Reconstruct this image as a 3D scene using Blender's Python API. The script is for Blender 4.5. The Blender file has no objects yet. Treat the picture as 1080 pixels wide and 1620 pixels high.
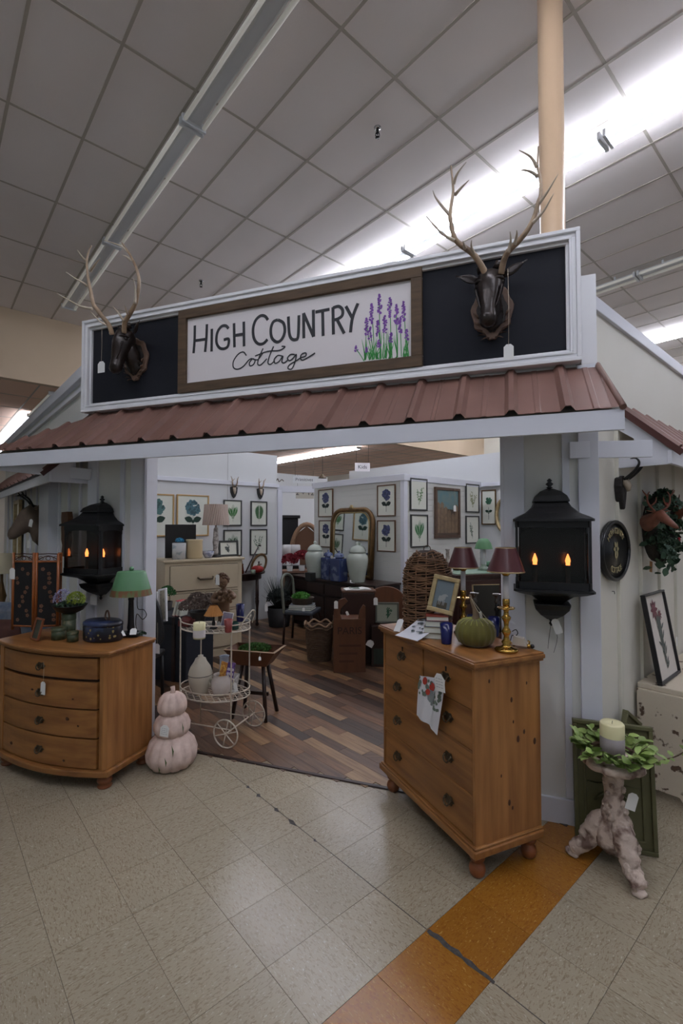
import bpy, bmesh, math, random
from math import sin, cos, pi, radians, sqrt, atan2
from mathutils import Vector as V, Matrix
random.seed(7)
sc = bpy.context.scene
C = sc.collection

# ---------------------------------------------------------------- camera, world, exposure
FPX, PIT, H = 752.0, radians(1.6), 1.70
cd = bpy.data.cameras.new('camera'); cam = bpy.data.objects.new('camera', cd); C.objects.link(cam)
cam.location = (0, 0, H); cam.rotation_euler = (pi/2 + PIT, 0, 0)
cd.sensor_fit = 'HORIZONTAL'; cd.sensor_width = 36; cd.lens = FPX/1080*36; cd.clip_start = .05
sc.camera = cam
sc.view_settings.view_transform = 'Standard'; sc.view_settings.look = 'None'
sc.view_settings.gamma = 1; sc.view_settings.use_curve_mapping = False
sc.view_settings.exposure = 0.0
wd = bpy.data.worlds.new('hall_light'); sc.world = wd; wd.use_nodes = True
wd.node_tree.nodes['Background'].inputs[0].default_value = (.80, .86, 1.0, 1)
wd.node_tree.nodes['Background'].inputs[1].default_value = 0.26
TUBE = 35.0      # fluorescent tube emission

# ---------------------------------------------------------------- geometry of the place
def ray(u, v):
    x = (u-540)/FPX; y = (810-v)/FPX
    return V((x, cos(PIT)-y*sin(PIT), sin(PIT)+y*cos(PIT)))
O = V((0, 0, H))
def at(u, v, Y): r = ray(u, v); return O + r*(Y/r.y)
def onz(u, v, z): r = ray(u, v); return O + r*((z-H)/r.z)
def onp(u, v, p, n): r = ray(u, v); return O + r*((p-O).dot(n)/r.dot(n))
Y1 = radians(41.5); FA = radians(70.3)
d1 = V((-sin(Y1), cos(Y1), 0)); d2 = V((cos(Y1), sin(Y1), 0))          # the hall's two grid directions
e = V((-sin(FA), cos(FA), 0)); nn = V((cos(FA), sin(FA), 0))           # along the shop front, and into the shop
P0 = V((1.335, 2.747, 0))
def G(a, b, z=0): return d1*a + d2*b + V((0, 0, z))
def F(s, d, z=0): return P0 + e*s + nn*d + V((0, 0, z))
RZF = atan2(-e.y, -e.x)       # local x = to the right along the front, local y = inward
RZ2 = Y1                      # local x = d2, local y = d1
RZL = Y1 - pi/2               # local x = -d1, local y = d2
AR = F(-.118, 0).dot(d1)      # plane of the right aisle wall
BL = F(3.65, 0).dot(d2)       # plane of the left aisle wall
CEIL = 5.45

# ---------------------------------------------------------------- materials
def lin(c):
    c = [x/255 for x in c]
    return tuple(x/12.92 if x <= .04045 else ((x+.055)/1.055)**2.4 for x in c) + (1,)
MATS = {}
def mat(key, c, rough=.6, metal=0, c2=None, sc_=8, st=(1, 1, 1), mix=.5, bump=0, bsc=None, emit=0, rnd=0, alpha=None, spec=None, det=4, lo=.35, hi=.7):
    """c base colour (sRGB 0-255); c2 second colour laid over by noise; rnd = per object variation"""
    if key in MATS: return MATS[key]
    m = bpy.data.materials.new(key); m.use_nodes = True; nt = m.node_tree; N = nt.nodes; L = nt.links
    b = N['Principled BSDF']; b.inputs['Roughness'].default_value = rough; b.inputs['Metallic'].default_value = metal
    b.inputs['Base Color'].default_value = lin(c)
    if spec is not None: b.inputs['Specular IOR Level'].default_value = spec
    if c2 or bump or rnd:
        tc = N.new('ShaderNodeTexCoord'); mp = N.new('ShaderNodeMapping'); mp.inputs['Scale'].default_value = st
        oi = N.new('ShaderNodeObjectInfo')
        ad = N.new('ShaderNodeVectorMath'); ad.operation = 'ADD'
        ml = N.new('ShaderNodeMath'); ml.operation = 'MULTIPLY'; ml.inputs[1].default_value = 37.0
        L.new(oi.outputs['Random'], ml.inputs[0]); L.new(tc.outputs['Object'], ad.inputs[0]); L.new(ml.outputs[0], ad.inputs[1])
        L.new(ad.outputs[0], mp.inputs['Vector'])
        col = None
        if c2:
            nz = N.new('ShaderNodeTexNoise'); nz.inputs['Scale'].default_value = sc_; nz.inputs['Detail'].default_value = det
            L.new(mp.outputs[0], nz.inputs['Vector'])
            cr = N.new('ShaderNodeValToRGB'); cr.color_ramp.elements[0].position = lo; cr.color_ramp.elements[1].position = hi
            cr.color_ramp.elements[0].color = lin(c); k = mix
            a_, b_ = lin(c), lin(c2); cr.color_ramp.elements[1].color = tuple(a_[i]*(1-k)+b_[i]*k for i in range(4))
            L.new(nz.outputs['Fac'], cr.inputs[0]); col = cr.outputs[0]
        if rnd:
            hs = N.new('ShaderNodeHueSaturation'); mr = N.new('ShaderNodeMapRange')
            mr.inputs['To Min'].default_value = 1-rnd; mr.inputs['To Max'].default_value = 1+rnd
            L.new(oi.outputs['Random'], mr.inputs['Value']); L.new(mr.outputs[0], hs.inputs['Value'])
            if col: L.new(col, hs.inputs['Color'])
            else: hs.inputs['Color'].default_value = lin(c)
            col = hs.outputs[0]
        if col: L.new(col, b.inputs['Base Color'])
        if bump:
            n2 = N.new('ShaderNodeTexNoise'); n2.inputs['Scale'].default_value = bsc or sc_; n2.inputs['Detail'].default_value = 5
            L.new(mp.outputs[0], n2.inputs['Vector'])
            bp = N.new('ShaderNodeBump'); bp.inputs['Strength'].default_value = bump; bp.inputs['Distance'].default_value = .01
            L.new(n2.outputs['Fac'], bp.inputs['Height']); L.new(bp.outputs[0], b.inputs['Normal'])
    if emit:
        b.inputs['Emission Color'].default_value = lin(c); b.inputs['Emission Strength'].default_value = emit
    if alpha is not None: b.inputs['Alpha'].default_value = alpha
    MATS[key] = m; return m
def glassy(key, tint=(255, 255, 255), gl=.12):
    if key in MATS: return MATS[key]
    m = bpy.data.materials.new(key); m.use_nodes = True; nt = m.node_tree; N = nt.nodes; L = nt.links
    N.remove(N['Principled BSDF']); out = N['Material Output']
    t = N.new('ShaderNodeBsdfTransparent'); t.inputs[0].default_value = lin(tint)
    g = N.new('ShaderNodeBsdfGlossy'); g.inputs['Roughness'].default_value = .03
    fr = N.new('ShaderNodeFresnel'); fr.inputs[0].default_value = 1.45
    mx = N.new('ShaderNodeMixShader'); L.new(fr.outputs[0], mx.inputs[0]); L.new(t.outputs[0], mx.inputs[1]); L.new(g.outputs[0], mx.inputs[2])
    L.new(mx.outputs[0], out.inputs[0]); MATS[key] = m; return m
WHITE = mat('white_wall_paint', (226, 226, 222), .6, c2=(205, 205, 198), sc_=1.5, mix=.5, bump=.04, bsc=30)
TRIMW = mat('white_trim_paint', (222, 224, 232), .45)
FRAMEW = mat('white_moulding', (236, 236, 238), .4)
CREAM = mat('cream_wall_paint', (222, 219, 206), .6, c2=(205, 200, 185), sc_=1.2)
NAVY = mat('charcoal_sign_field', (24, 26, 33), .7, c2=(29, 31, 39), sc_=3, spec=.25)
BEIGE = mat('beige_bulkhead_paint', (204, 184, 158), .8, c2=(192, 170, 142), sc_=1)
POLEM = mat('beige_pole_paint', (205, 176, 144), .35)
BARN = mat('weathered_frame_wood', (92, 72, 50), .7, c2=(60, 44, 30), sc_=5, st=(1, 8, 8), mix=.7, bump=.2)
BOARDW = mat('sign_board_white', (228, 222, 222), .6)
INK = mat('sign_black_ink', (34, 35, 40), .6)
PURP = mat('lavender_paint', (140, 88, 178), .7, rnd=.2)
GRNP = mat('stem_green_paint', (62, 150, 72), .7)
ROOFM = mat('brown_metal_roof', (130, 97, 86), .42, c2=(108, 78, 68), sc_=2.5, mix=.8, bump=.03)
CTILE = mat('ceiling_tile_face', (230, 223, 219), .95, c2=(220, 213, 208), sc_=1.2, rnd=.03, bump=.08, bsc=60)
CTILEW = mat('ceiling_tile_warm_lit', (236, 204, 182), .95, c2=(226, 188, 162), sc_=1.2, rnd=.03)  # warm light on the lower ceiling is put into this tile colour
TBAR = mat('ceiling_rail_metal', (172, 164, 152), .6)
PINE = mat('honey_pine', (170, 118, 66), .36, c2=(116, 70, 34), sc_=3.0, st=(7, 7, .7), mix=.75, bump=.05, bsc=12)
PINEH = mat('honey_pine_lengthwise', (158, 108, 58), .36, c2=(106, 64, 32), sc_=3.0, st=(.7, 7, 7), mix=.75, bump=.05, bsc=12)
KNOT = mat('pine_knot', (70, 34, 16), .5)
DKW = mat('dark_mahogany', (44, 24, 18), .35, c2=(22, 12, 10), sc_=3, st=(1, 1, 6))
MIDW = mat('mid_brown_wood', (104, 62, 36), .5, c2=(70, 38, 22), sc_=3, st=(6, 6, .8), bump=.05)
BLACK = mat('black_painted_metal', (16, 16, 18), .45, bump=.05, bsc=20)
BLKW = mat('black_wood', (20, 19, 20), .5)
BRASS = mat('brass', (188, 148, 74), .22, 1)
GOLD = mat('gilt_frame', (192, 172, 130), .38, .6, c2=(128, 100, 60), sc_=20, bump=.2)
GOLDD = mat('dark_gilt_frame', (112, 84, 48), .45, .5, c2=(60, 44, 28), sc_=14, bump=.15)
IRON = mat('dark_bronze_pull', (88, 76, 60), .42, .7, bump=.2, bsc=60)
PAPER = mat('print_paper', (222, 224, 212), .8)
PAPERW = mat('white_card', (235, 235, 232), .75)
STRING = mat('cotton_string', (196, 182, 160), .9)
ANT = mat('antler_horn', (176, 152, 124), .5, c2=(86, 64, 46), sc_=9, mix=.8, bump=.2, bsc=40)
ANTW = mat('antler_tip', (206, 194, 176), .5, c2=(150, 128, 100), sc_=9, mix=.6)
BZ = mat('dark_bronze_cast', (36, 30, 28), .28, .35, c2=(58, 44, 36), sc_=8, bump=.25, bsc=22)
PLAQ = mat('carved_plaque_wood', (112, 88, 72), .6, c2=(70, 52, 42), sc_=9, bump=.4, bsc=26)
LAV = mat('leaf_green', (122, 148, 72), .5, c2=(176, 192, 122), sc_=14, rnd=.25)
DLEAF = mat('dark_leaf_green', (38, 66, 44), .6, c2=(70, 96, 70), sc_=12, rnd=.3)
MOSS = mat('moss_green', (46, 84, 30), .9, c2=(90, 130, 50), sc_=30)
WAX = mat('cream_candle_wax', (226, 218, 172), .45)
METW = mat('fixture_white_metal', (205, 208, 210), .4, .1)
CHROME = mat('chrome', (180, 180, 180), .15, 1)
TUBEM = mat('lit_fluorescent_tube', (236, 240, 255), .5, emit=TUBE)
TUBED = mat('unlit_tube_faint_glow', (232, 230, 220), .3, emit=.12)  # tubes that are off, with a faint glow added
FLAME = mat('candle_bulb_glow', (255, 140, 72), .5, emit=5)
PANE = glassy('window_glass')

# ---------------------------------------------------------------- mesh builder
class MB:
    def __init__(s): s.b = bmesh.new(); s.sm = set()
    def face(s, pts, sm=False):
        f = s.b.faces.new([s.b.verts.new(V(p)) for p in pts]); f.smooth = sm; return s
    def box(s, x0, x1, y0, y1, z0, z1, M=None):
        P = [V((x, y, z)) for x in (x0, x1) for y in (y0, y1) for z in (z0, z1)]
        if M: P = [M @ p for p in P]
        v = [s.b.verts.new(p) for p in P]
        for f in ((0, 1, 3, 2), (4, 6, 7, 5), (0, 4, 5, 1), (2, 3, 7, 6), (0, 2, 6, 4), (1, 5, 7, 3)): s.b.faces.new([v[i] for i in f])
        return s
    def bar(s, p, q, w, h=None, up=V((0, 0, 1))):
        p, q = V(p), V(q); h = h or w; d = (q-p).normalized(); x = d.cross(up)
        if x.length < 1e-4: x = d.cross(V((0, 1, 0)))
        x.normalize(); y = x.cross(d); M = Matrix((x, d, y)).transposed().to_4x4(); M.translation = p
        return s.box(-w/2, w/2, 0, (q-p).length, -h/2, h/2, M)
    def rings(s, R, closed_ends=True, sm=True):
        vs = [[s.b.verts.new(p) for p in r] for r in R]; n = len(R[0])
        for a, b in zip(vs, vs[1:]):
            for i in range(n):
                f = s.b.faces.new((a[i], a[(i+1) % n], b[(i+1) % n], b[i])); f.smooth = sm
        if closed_ends:
            for r in (vs[0], vs[-1]):
                try: s.b.faces.new(r)
                except Exception: pass
        return s
    def lathe(s, prof, n=20, c=(0, 0, 0), sx=1, sy=1, M=None, sm=True, caps=True, lobes=0, lob=.06, rot=0):
        R = []
        for r, z in prof:
            ring = []
            for i in range(n):
                a = 2*pi*i/n + rot; k = 1
                if lobes: k = 1 - lob*(1-abs(cos(a*lobes/2)))**1.5*min(1, r/.02)
                ring.append(V((c[0]+r*k*cos(a)*sx, c[1]+r*k*sin(a)*sy, c[2]+z)))
            if M: ring = [M @ p for p in ring]
            R.append(ring)
        return s.rings(R, caps, sm)
    def tube(s, pts, r, n=6, sub=0, flat=1):
        pts = [V(p) for p in pts]; rs = list(r) if isinstance(r, (list, tuple)) else [r]*len(pts)
        if sub: pts, rs = spline(pts, rs, sub)
        R = []; prev = None
        for i, p in enumerate(pts):
            t = (pts[min(i+1, len(pts)-1)] - pts[max(i-1, 0)])
            if t.length < 1e-7: t = V((0, 0, 1))
            t.normalize()
            if prev is None:
                x = t.cross(V((0, 0, 1)));
                if x.length < .1: x = t.cross(V((0, 1, 0)))
            else: x = prev - t*prev.dot(t)
            x.normalize(); prev = x; y = t.cross(x)
            R.append([p + (x*cos(2*pi*k/n) + y*sin(2*pi*k/n)*flat)*max(rs[i], 1e-4) for k in range(n)])
        return s.rings(R)
    def loft(s, secs, n=14, M=None):
        """sections: (centre, x half axis, z' half axis, direction)"""
        R = []
        for c, rx, rz, d in secs:
            c, d = V(c), V(d).normalized(); x = V((1, 0, 0)); z = x.cross(d); z.normalize()
            ring = [c + x*rx*cos(2*pi*k/n) + z*rz*sin(2*pi*k/n) for k in range(n)]
            if M: ring = [M @ p for p in ring]
            R.append(ring)
        return s.rings(R)
    def prism(s, poly, y0, y1, M=None, sm=False):
        a = [V((x, y0, z)) for x, z in poly]; b = [V((x, y1, z)) for x, z in poly]
        if M: a = [M @ p for p in a]; b = [M @ p for p in b]
        va = [s.b.verts.new(p) for p in a]; vb = [s.b.verts.new(p) for p in b]; n = len(poly)
        s.b.faces.new(va); s.b.faces.new(vb[::-1])
        for i in range(n): s.b.faces.new((va[i], vb[i], vb[(i+1) % n], va[(i+1) % n])).smooth = sm
        return s
    def vprism(s, poly, z0, z1, sm=False):
        a = [s.b.verts.new((x, y, z0)) for x, y in poly]; b = [s.b.verts.new((x, y, z1)) for x, y in poly]; n = len(poly)
        s.b.faces.new(a); s.b.faces.new(b)
        for i in range(n): s.b.faces.new((a[i], b[i], b[(i+1) % n], a[(i+1) % n])).smooth = sm
        return s
    def ball(s, c, r, n=10, sz=1, M=None):
        k = max(4, n//2)
        return s.lathe([(max(1e-4, r*sin(pi*i/k)), -r*sz*cos(pi*i/k)) for i in range(k+1)], n, c, M=M)
    def build(s, name, m, parent=None, bev=0, kind=None, label=None, mesh_only=False):
        bmesh.ops.recalc_face_normals(s.b, faces=s.b.faces)
        me = bpy.data.meshes.new(name); s.b.to_mesh(me); s.b.free()
        for x in (m if isinstance(m, (list, tuple)) else [m]): me.materials.append(x)
        if mesh_only: return me
        o = bpy.data.objects.new(name, me); C.objects.link(o)
        if parent: o.parent = parent
        if bev:
            md = o.modifiers.new('bevel', 'BEVEL'); md.width = bev; md.segments = 2; md.limit_method = 'ANGLE'; md.angle_limit = radians(50)
        if kind: o['kind'] = kind
        if label: o['label'] = label
        return o
def spline(pts, rs, sub):
    P, Rr = [], []; n = len(pts)
    for i in range(n-1):
        p0, p1, p2, p3 = pts[max(i-1, 0)], pts[i], pts[i+1], pts[min(i+2, n-1)]
        for k in range(sub):
            t = k/sub; t2, t3 = t*t, t*t*t
            P.append(.5*((2*p1)+(p2-p0)*t+(2*p0-5*p1+4*p2-p3)*t2+(3*p1-p0-3*p2+p3)*t3)); Rr.append(rs[i]*(1-t)+rs[i+1]*t)
    P.append(pts[-1]); Rr.append(rs[-1]); return P, Rr
def thing(name, label, cat, loc=(0, 0, 0), rz=0, group=None, tilt=None):
    o = bpy.data.objects.new(name, None); C.objects.link(o); o.empty_display_size = .05
    o.location = loc; o.rotation_euler = (0, 0, rz)
    if tilt: o.rotation_mode = 'ZXY' if False else 'XYZ'; o.rotation_euler = (tilt[0], tilt[1], rz)
    o['label'] = label; o['category'] = cat
    if group: o['group'] = group
    return o
def tagit(o, label, cat, group=None, loc=None, rz=None):
    o['label'] = label; o['category'] = cat
    if group: o['group'] = group
    if loc is not None: o.location = loc
    if rz is not None: o.rotation_euler = (0, 0, rz)
    return o
def struct(o): o['kind'] = 'structure'; return o
def shelfroot(name, loc=(0, 0, 0), rz=0):
    o = bpy.data.objects.new(name, None); C.objects.link(o); o.location = loc; o.rotation_euler = (0, 0, rz); o['kind'] = 'structure'; return o
def inst(me, name, parent, M):
    o = bpy.data.objects.new(name, me); C.objects.link(o); o.parent = parent; o.matrix_local = M; return o
def RT(loc, rz=0, rx=0, ry=0, s=1):
    return Matrix.Translation(V(loc)) @ Matrix.Rotation(rz, 4, 'Z') @ Matrix.Rotation(rx, 4, 'X') @ Matrix.Rotation(ry, 4, 'Y') @ Matrix.Scale(s, 4)
# ================================================================ THE HALL: floor, wood floor, ceiling
# ---- vinyl floor tiles (0.30 m) laid on the slab
floor = struct(MB().box(-14, 16, -4, 22, -.05, -.004).build('floor', mat('floor_seam', (66, 59, 50), .7)))
def tmat(key, c, c2, c3, rough=.32):
    m = bpy.data.materials.new(key); m.use_nodes = True; nt = m.node_tree; N = nt.nodes; L = nt.links; b = N['Principled BSDF']
    tc = N.new('ShaderNodeTexCoord'); oi = N.new('ShaderNodeObjectInfo'); ad = N.new('ShaderNodeVectorMath'); ml = N.new('ShaderNodeMath'); ml.operation = 'MULTIPLY'; ml.inputs[1].default_value = 53
    L.new(oi.outputs['Random'], ml.inputs[0]); L.new(tc.outputs['Object'], ad.inputs[0]); L.new(ml.outputs[0], ad.inputs[1])
    mp = N.new('ShaderNodeMapping'); mp.inputs['Scale'].default_value = (1, 2.6, 1); L.new(ad.outputs[0], mp.inputs['Vector'])
    last = None
    base = N.new('ShaderNodeHueSaturation'); base.inputs['Color'].default_value = lin(c)
    mr = N.new('ShaderNodeMapRange'); mr.inputs['To Min'].default_value = .95; mr.inputs['To Max'].default_value = 1.05
    L.new(oi.outputs['Random'], mr.inputs['Value']); L.new(mr.outputs[0], base.inputs['Value']); last = base.outputs[0]
    for scl, th, col, k in ((52, .56, c2, .6), (70, .63, c3, .75), (34, .60, c2, .5)):
        nz = N.new('ShaderNodeTexNoise'); nz.inputs['Scale'].default_value = scl; nz.inputs['Detail'].default_value = 3; nz.inputs['Distortion'].default_value = .6
        L.new(mp.outputs[0], nz.inputs['Vector'])
        r = N.new('ShaderNodeValToRGB'); r.color_ramp.elements[0].position = th; r.color_ramp.elements[1].position = th+.05
        r.color_ramp.elements[0].color = (0, 0, 0, 1); r.color_ramp.elements[1].color = (k, k, k, 1); L.new(nz.outputs['Fac'], r.inputs[0])
        mx = N.new('ShaderNodeMixRGB'); L.new(r.outputs[0], mx.inputs[0]); L.new(last, mx.inputs[1]); mx.inputs[2].default_value = lin(col); last = mx.outputs[0]
    L.new(last, b.inputs['Base Color']); b.inputs['Roughness'].default_value = rough
    return m
VCT = tmat('speckled_vinyl_tile', (156, 145, 124), (126, 110, 88), (190, 182, 164), .24)
ORG = tmat('amber_vinyl_tile', (148, 98, 34), (130, 74, 28), (182, 140, 70), .26)
TS = .30; ta0, tb0 = .095, .125
def tile_mesh(m, nm):
    q = MB(); w = TS/2-.0009; q.box(-w, w, -w, w, -.004, 0); return q.build(nm, m, mesh_only=True)
tv, to_ = tile_mesh(VCT, 'tile_slab'), tile_mesh(ORG, 'amber_tile_slab')
cells = []
def inshop(a, b):
    p = G(a, b) - P0; s_, dd = p.dot(e), p.dot(nn)
    return dd > .02 and a > AR-.0 and b > BL
for i in range(-12, 60):
    for j in range(-12, 60):
        a = ta0 + (i+.5)*TS; b = tb0 + (j+.5)*TS; p = G(a, b)
        if p.y < -1.5 or p.length > 17: continue
        corner = [inshop(a+x, b+y) for x in (-.15, .15) for y in (-.15, .15)]
        if all(corner): continue
        vis = p.y > .9 and abs(p.x) < .78*p.y+.3
        cells.append((0 if vis else 1, p.length, a, b))
cells.sort()
far = MB(); fo = MB()
for k, (nv, _, a, b) in enumerate(cells):
    orange = abs(a - (ta0+3.5*TS)) < .01
    if k < 296 and not nv:
        R = Y1 + (pi/2)*((int(a*7.3)+int(b*11.7)) % 2)
        dz = random.uniform(-.0004, .0004)
        inst(to_ if orange else tv, 'floor_tile', floor, RT(G(a, b, dz), R))
    else:
        w = TS/2-.0007; M = RT(G(a, b), Y1); (fo if orange else far).box(-w, w, -w, w, -.004, 0, M)
far.build('floor_tile_field', VCT, floor, kind='stuff'); fo.build('amber_tile_field', ORG, floor, kind='stuff')
# crack filler where the long seam crosses the amber row, and chips along the seam
cr = MB(); bs = 1.626
pts = [(1.29, .016), (1.27, .026), (1.25, .031), (1.23, .024), (1.20, .029), (1.18, .021), (1.15, .026), (1.12, .019), (1.09, .023), (1.05, .018), (1.02, .021), (1.0, .013), (.982, .015)]
L_ = [G(a, bs-w*(.45+.15*sin(a*60)), .0014) for a, w in pts]; R_ = [G(a, bs+w*(.5+.2*sin(a*83)), .0014) for a, w in pts]
for i in range(len(pts)-1): cr.face([L_[i], L_[i+1], R_[i+1], R_[i]])
for a, w, l in ((2.62, .02, .05), (2.42, .018, .06), (2.26, .02, .09), (2.05, .012, .03), (2.75, .016, .04)):
    cr.face([G(a-l/2, bs-.004, .0012), G(a, bs-w, .0012), G(a+l/2, bs, .0012), G(a+.01, bs+w*.6, .0012)])
cr.face([G(1.30, bs-.0016, .001), G(3.2, bs-.0012, .001), G(3.2, bs+.0012, .001), G(1.30, bs+.0016, .001)])
cr.face([G(.975, bs-.0016, .001), G(.2, bs-.0012, .001), G(.2, bs+.0012, .001), G(.975, bs+.0016, .001)])
cr.build('seam_filler', mat('dark_seam_filler', (58, 54, 52), .85, c2=(96, 92, 88), sc_=60), floor)
# ---- mixed plank floor inside the shop
wf = struct(MB().face([F(-.02, .0, -.003), G(AR+.06, 9.5, -.003), G(10.5, 9.5, -.003), G(10.5, BL+.06, -.003), F(3.64, .0, -.003)]).build('trim_1', mat('plank_seam', (28, 18, 14), .8)))
wf.name = 'floor_wood'
tones = [((128, 92, 62), (84, 56, 38)), ((92, 64, 46), (62, 42, 30)), ((60, 44, 36), (40, 30, 25)), ((160, 128, 92), (112, 82, 56)), ((108, 80, 60), (70, 50, 38)), ((78, 60, 48), (52, 40, 34))]
PM = [mat('plank_wood_%s' % n, a, .36, c2=b, sc_=4, st=(1, 10, 10), mix=.8) for n, (a, b) in zip(('amber', 'brown', 'dark', 'straw', 'walnut', 'umber'), tones)]
planks = []
pw = .095
for j in range(int((9.2-BL)/pw)):
    b0 = BL+.08 + j*pw; a = AR-.3 + random.uniform(-.8, 0)
    while a < 9.9:
        l = random.choice((.45, .6, .75, .9)); a1 = a+l
        # clip against the front line
        def dd(a_, b_): return (G(a_, b_)-P0).dot(nn)
        c0, c1 = dd(a, b0+pw/2), dd(a1, b0+pw/2)
        if c1 > .02 and a1 > AR+.1:
            aa = a
            if c0 < 0: aa = a + (a1-a)*(0-c0)/(c1-c0)
            aa = max(aa, AR+.08)
            if a1-aa > .03: planks.append((G((aa+a1)/2, b0+pw/2).length, aa, a1, b0))
        a = a1
vis = lambda p: abs(p.x) < .72*p.y
planks.sort(key=lambda t: (not (-.42 < G((t[1]+t[2])/2, t[3]).x/G((t[1]+t[2])/2, t[3]).y < .1), t[0]))
fields = [MB() for _ in PM]
seedp = {}
for k, (_, a0, a1, b0) in enumerate(planks):
    mi = random.choices(range(6), (5, 5, 4, 3, 4, 4))[0]; ln = a1-a0-.002
    if k < 296:
        key = (round(ln, 2), mi)
        if key not in seedp:
            q = MB(); q.box(-ln/2, ln/2, -pw/2+.0008, pw/2-.0008, -.003, 0); seedp[key] = q.build('plank_board', PM[mi], mesh_only=True)
        # planks at the front edge are cut along the sill
        inst(seedp[key], 'plank', wf, RT(G((a0+a1)/2, b0+pw/2, .004+random.uniform(-.0003, .0003)), Y1+pi/2))
    else:
        fields[mi].box(-ln/2, ln/2, -pw/2+.0008, pw/2-.0008, -.003, 0, RT(G((a0+a1)/2, b0+pw/2, .004), Y1+pi/2))
for q, m in zip(fields, PM):
    if len(q.b.verts): q.build('plank_field', m, wf, kind='stuff')
MB().prism([(0, 0), (.035, 0), (.03, .008), (.005, .008)], 0, 3.4, RT(F(.22, -.02), RZF+pi/2)@Matrix.Rotation(0, 4, 'Z')).build('edge_strip', DKW, wf)
# ---- suspended ceiling: lay-in tiles between rails
BULK = 9.9
ceil = struct(MB().box(-6.5, 16, -6.5, 14, .06, .08, RT((0, 0, CEIL), Y1)).build('ceiling', mat('plenum_dark', (60, 60, 60), .9)))
# (local x = d2, local y = d1)
ca0, cb0, CA, CB = 1.40-1.215*6, 1.11-.6*12, 1.215, .60
q = MB(); q.box(-CB/2+.012, CB/2-.012, -CA/2+.012, CA/2-.012, .004, .02); ct = q.build('ceiling_board', CTILE, mesh_only=True)
cl = []
for i in range(15):
    for j in range(40):
        a = ca0+(i+.5)*CA; b = cb0+(j+.5)*CB
        if a > BULK: continue
        p = G(a, b, CEIL); Yc = p.y; inview = Yc > .8 and abs(p.x)/Yc < .76 and (CEIL-H)/Yc < 1.16
        cl.append((not inview, p.length, a, b))
cl.sort(); rest = MB()
for k, (nv, _, a, b) in enumerate(cl):
    if not nv and k < 298: inst(ct, 'ceiling_tile', ceil, RT(G(a, b, CEIL+random.uniform(-.001, .002)), Y1))
    else: rest.box(-CB/2+.012, CB/2-.012, -CA/2+.012, CA/2-.012, .004, .02, RT(G(a, b, CEIL), Y1))
rest.build('ceiling_tile_field', CTILE, ceil, kind='stuff')
q = MB()
for i in range(16):
    if ca0+i*CA < BULK: q.box(cb0, cb0+40*CB, ca0+i*CA-.0125, ca0+i*CA+.0125, 0, .03, RT((0, 0, CEIL), Y1))
q.build('cross_rails', TBAR, ceil, kind='stuff')
q = MB()
for j in range(41): q.box(cb0+j*CB-.0125, cb0+j*CB+.0125, ca0, BULK, -.001, .03, RT((0, 0, CEIL), Y1))
q.build('main_rails', TBAR, ceil, kind='stuff')
# beige bulkhead and the lower ceiling beyond it, its tiles coloured as warmly lit
struct(MB().box(-14, 24, BULK, BULK+.15, 4.24, CEIL+.1, RT((0, 0, 0), Y1)).build('wall_bulkhead', BEIGE))
LC = 4.28
lc = struct(MB().box(-8, 24, BULK+.15, 24, .03, .05, RT((0, 0, LC), Y1)).build('ceiling_lower', mat('plenum_dark', (60, 60, 60), .9)))
q = MB(); q.box(-CB/2+.012, CB/2-.012, -CA/2+.012, CA/2-.012, .004, .02); ct2 = q.build('ceiling_board_warm_lit', CTILEW, mesh_only=True)
cl = []
for i in range(11):
    for j in range(52):
        a = BULK+.2+(i+.5)*CA; b = -8+(j+.5)*CB; p = G(a, b, LC)
        cl.append((abs(p.x/p.y) > .74, p.length, a, b))
cl.sort(); rest = MB()
for k, (nv, _, a, b) in enumerate(cl):
    if not nv and k < 200: inst(ct2, 'ceiling_tile', lc, RT(G(a, b, LC), Y1))
    else: rest.box(-CB/2+.012, CB/2-.012, -CA/2+.012, CA/2-.012, .004, .02, RT(G(a, b, LC), Y1))
rest.build('ceiling_tile_field', CTILEW, lc, kind='stuff')
q = MB()
for i in range(12): q.box(-8, 23, BULK+.2+i*CA-.0125, BULK+.2+i*CA+.0125, 0, .02, RT((0, 0, LC), Y1))
for j in range(53): q.box(-8+j*CB-.0125, -8+j*CB+.0125, BULK+.15, 23.5, 0, .02, RT((0, 0, LC), Y1))
q.build('grid_rails', TBAR, lc, kind='stuff')
# hall walls far off
struct(MB().box(-8, 24, 23.6, 23.8, 0, 4.4, RT((0, 0, 0), Y1)).build('wall_far', CREAM))
struct(MB().box(16, 16.2, -6.5, 24, 0, 5.6, RT((0, 0, 0), Y1)).build('wall_east', CREAM))
struct(MB().box(-6.7, -6.5, -6.5, 24, 0, 5.6, RT((0, 0, 0), Y1)).build('wall_west', mat('pale_green_wall', (196, 208, 200), .7)))

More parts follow.
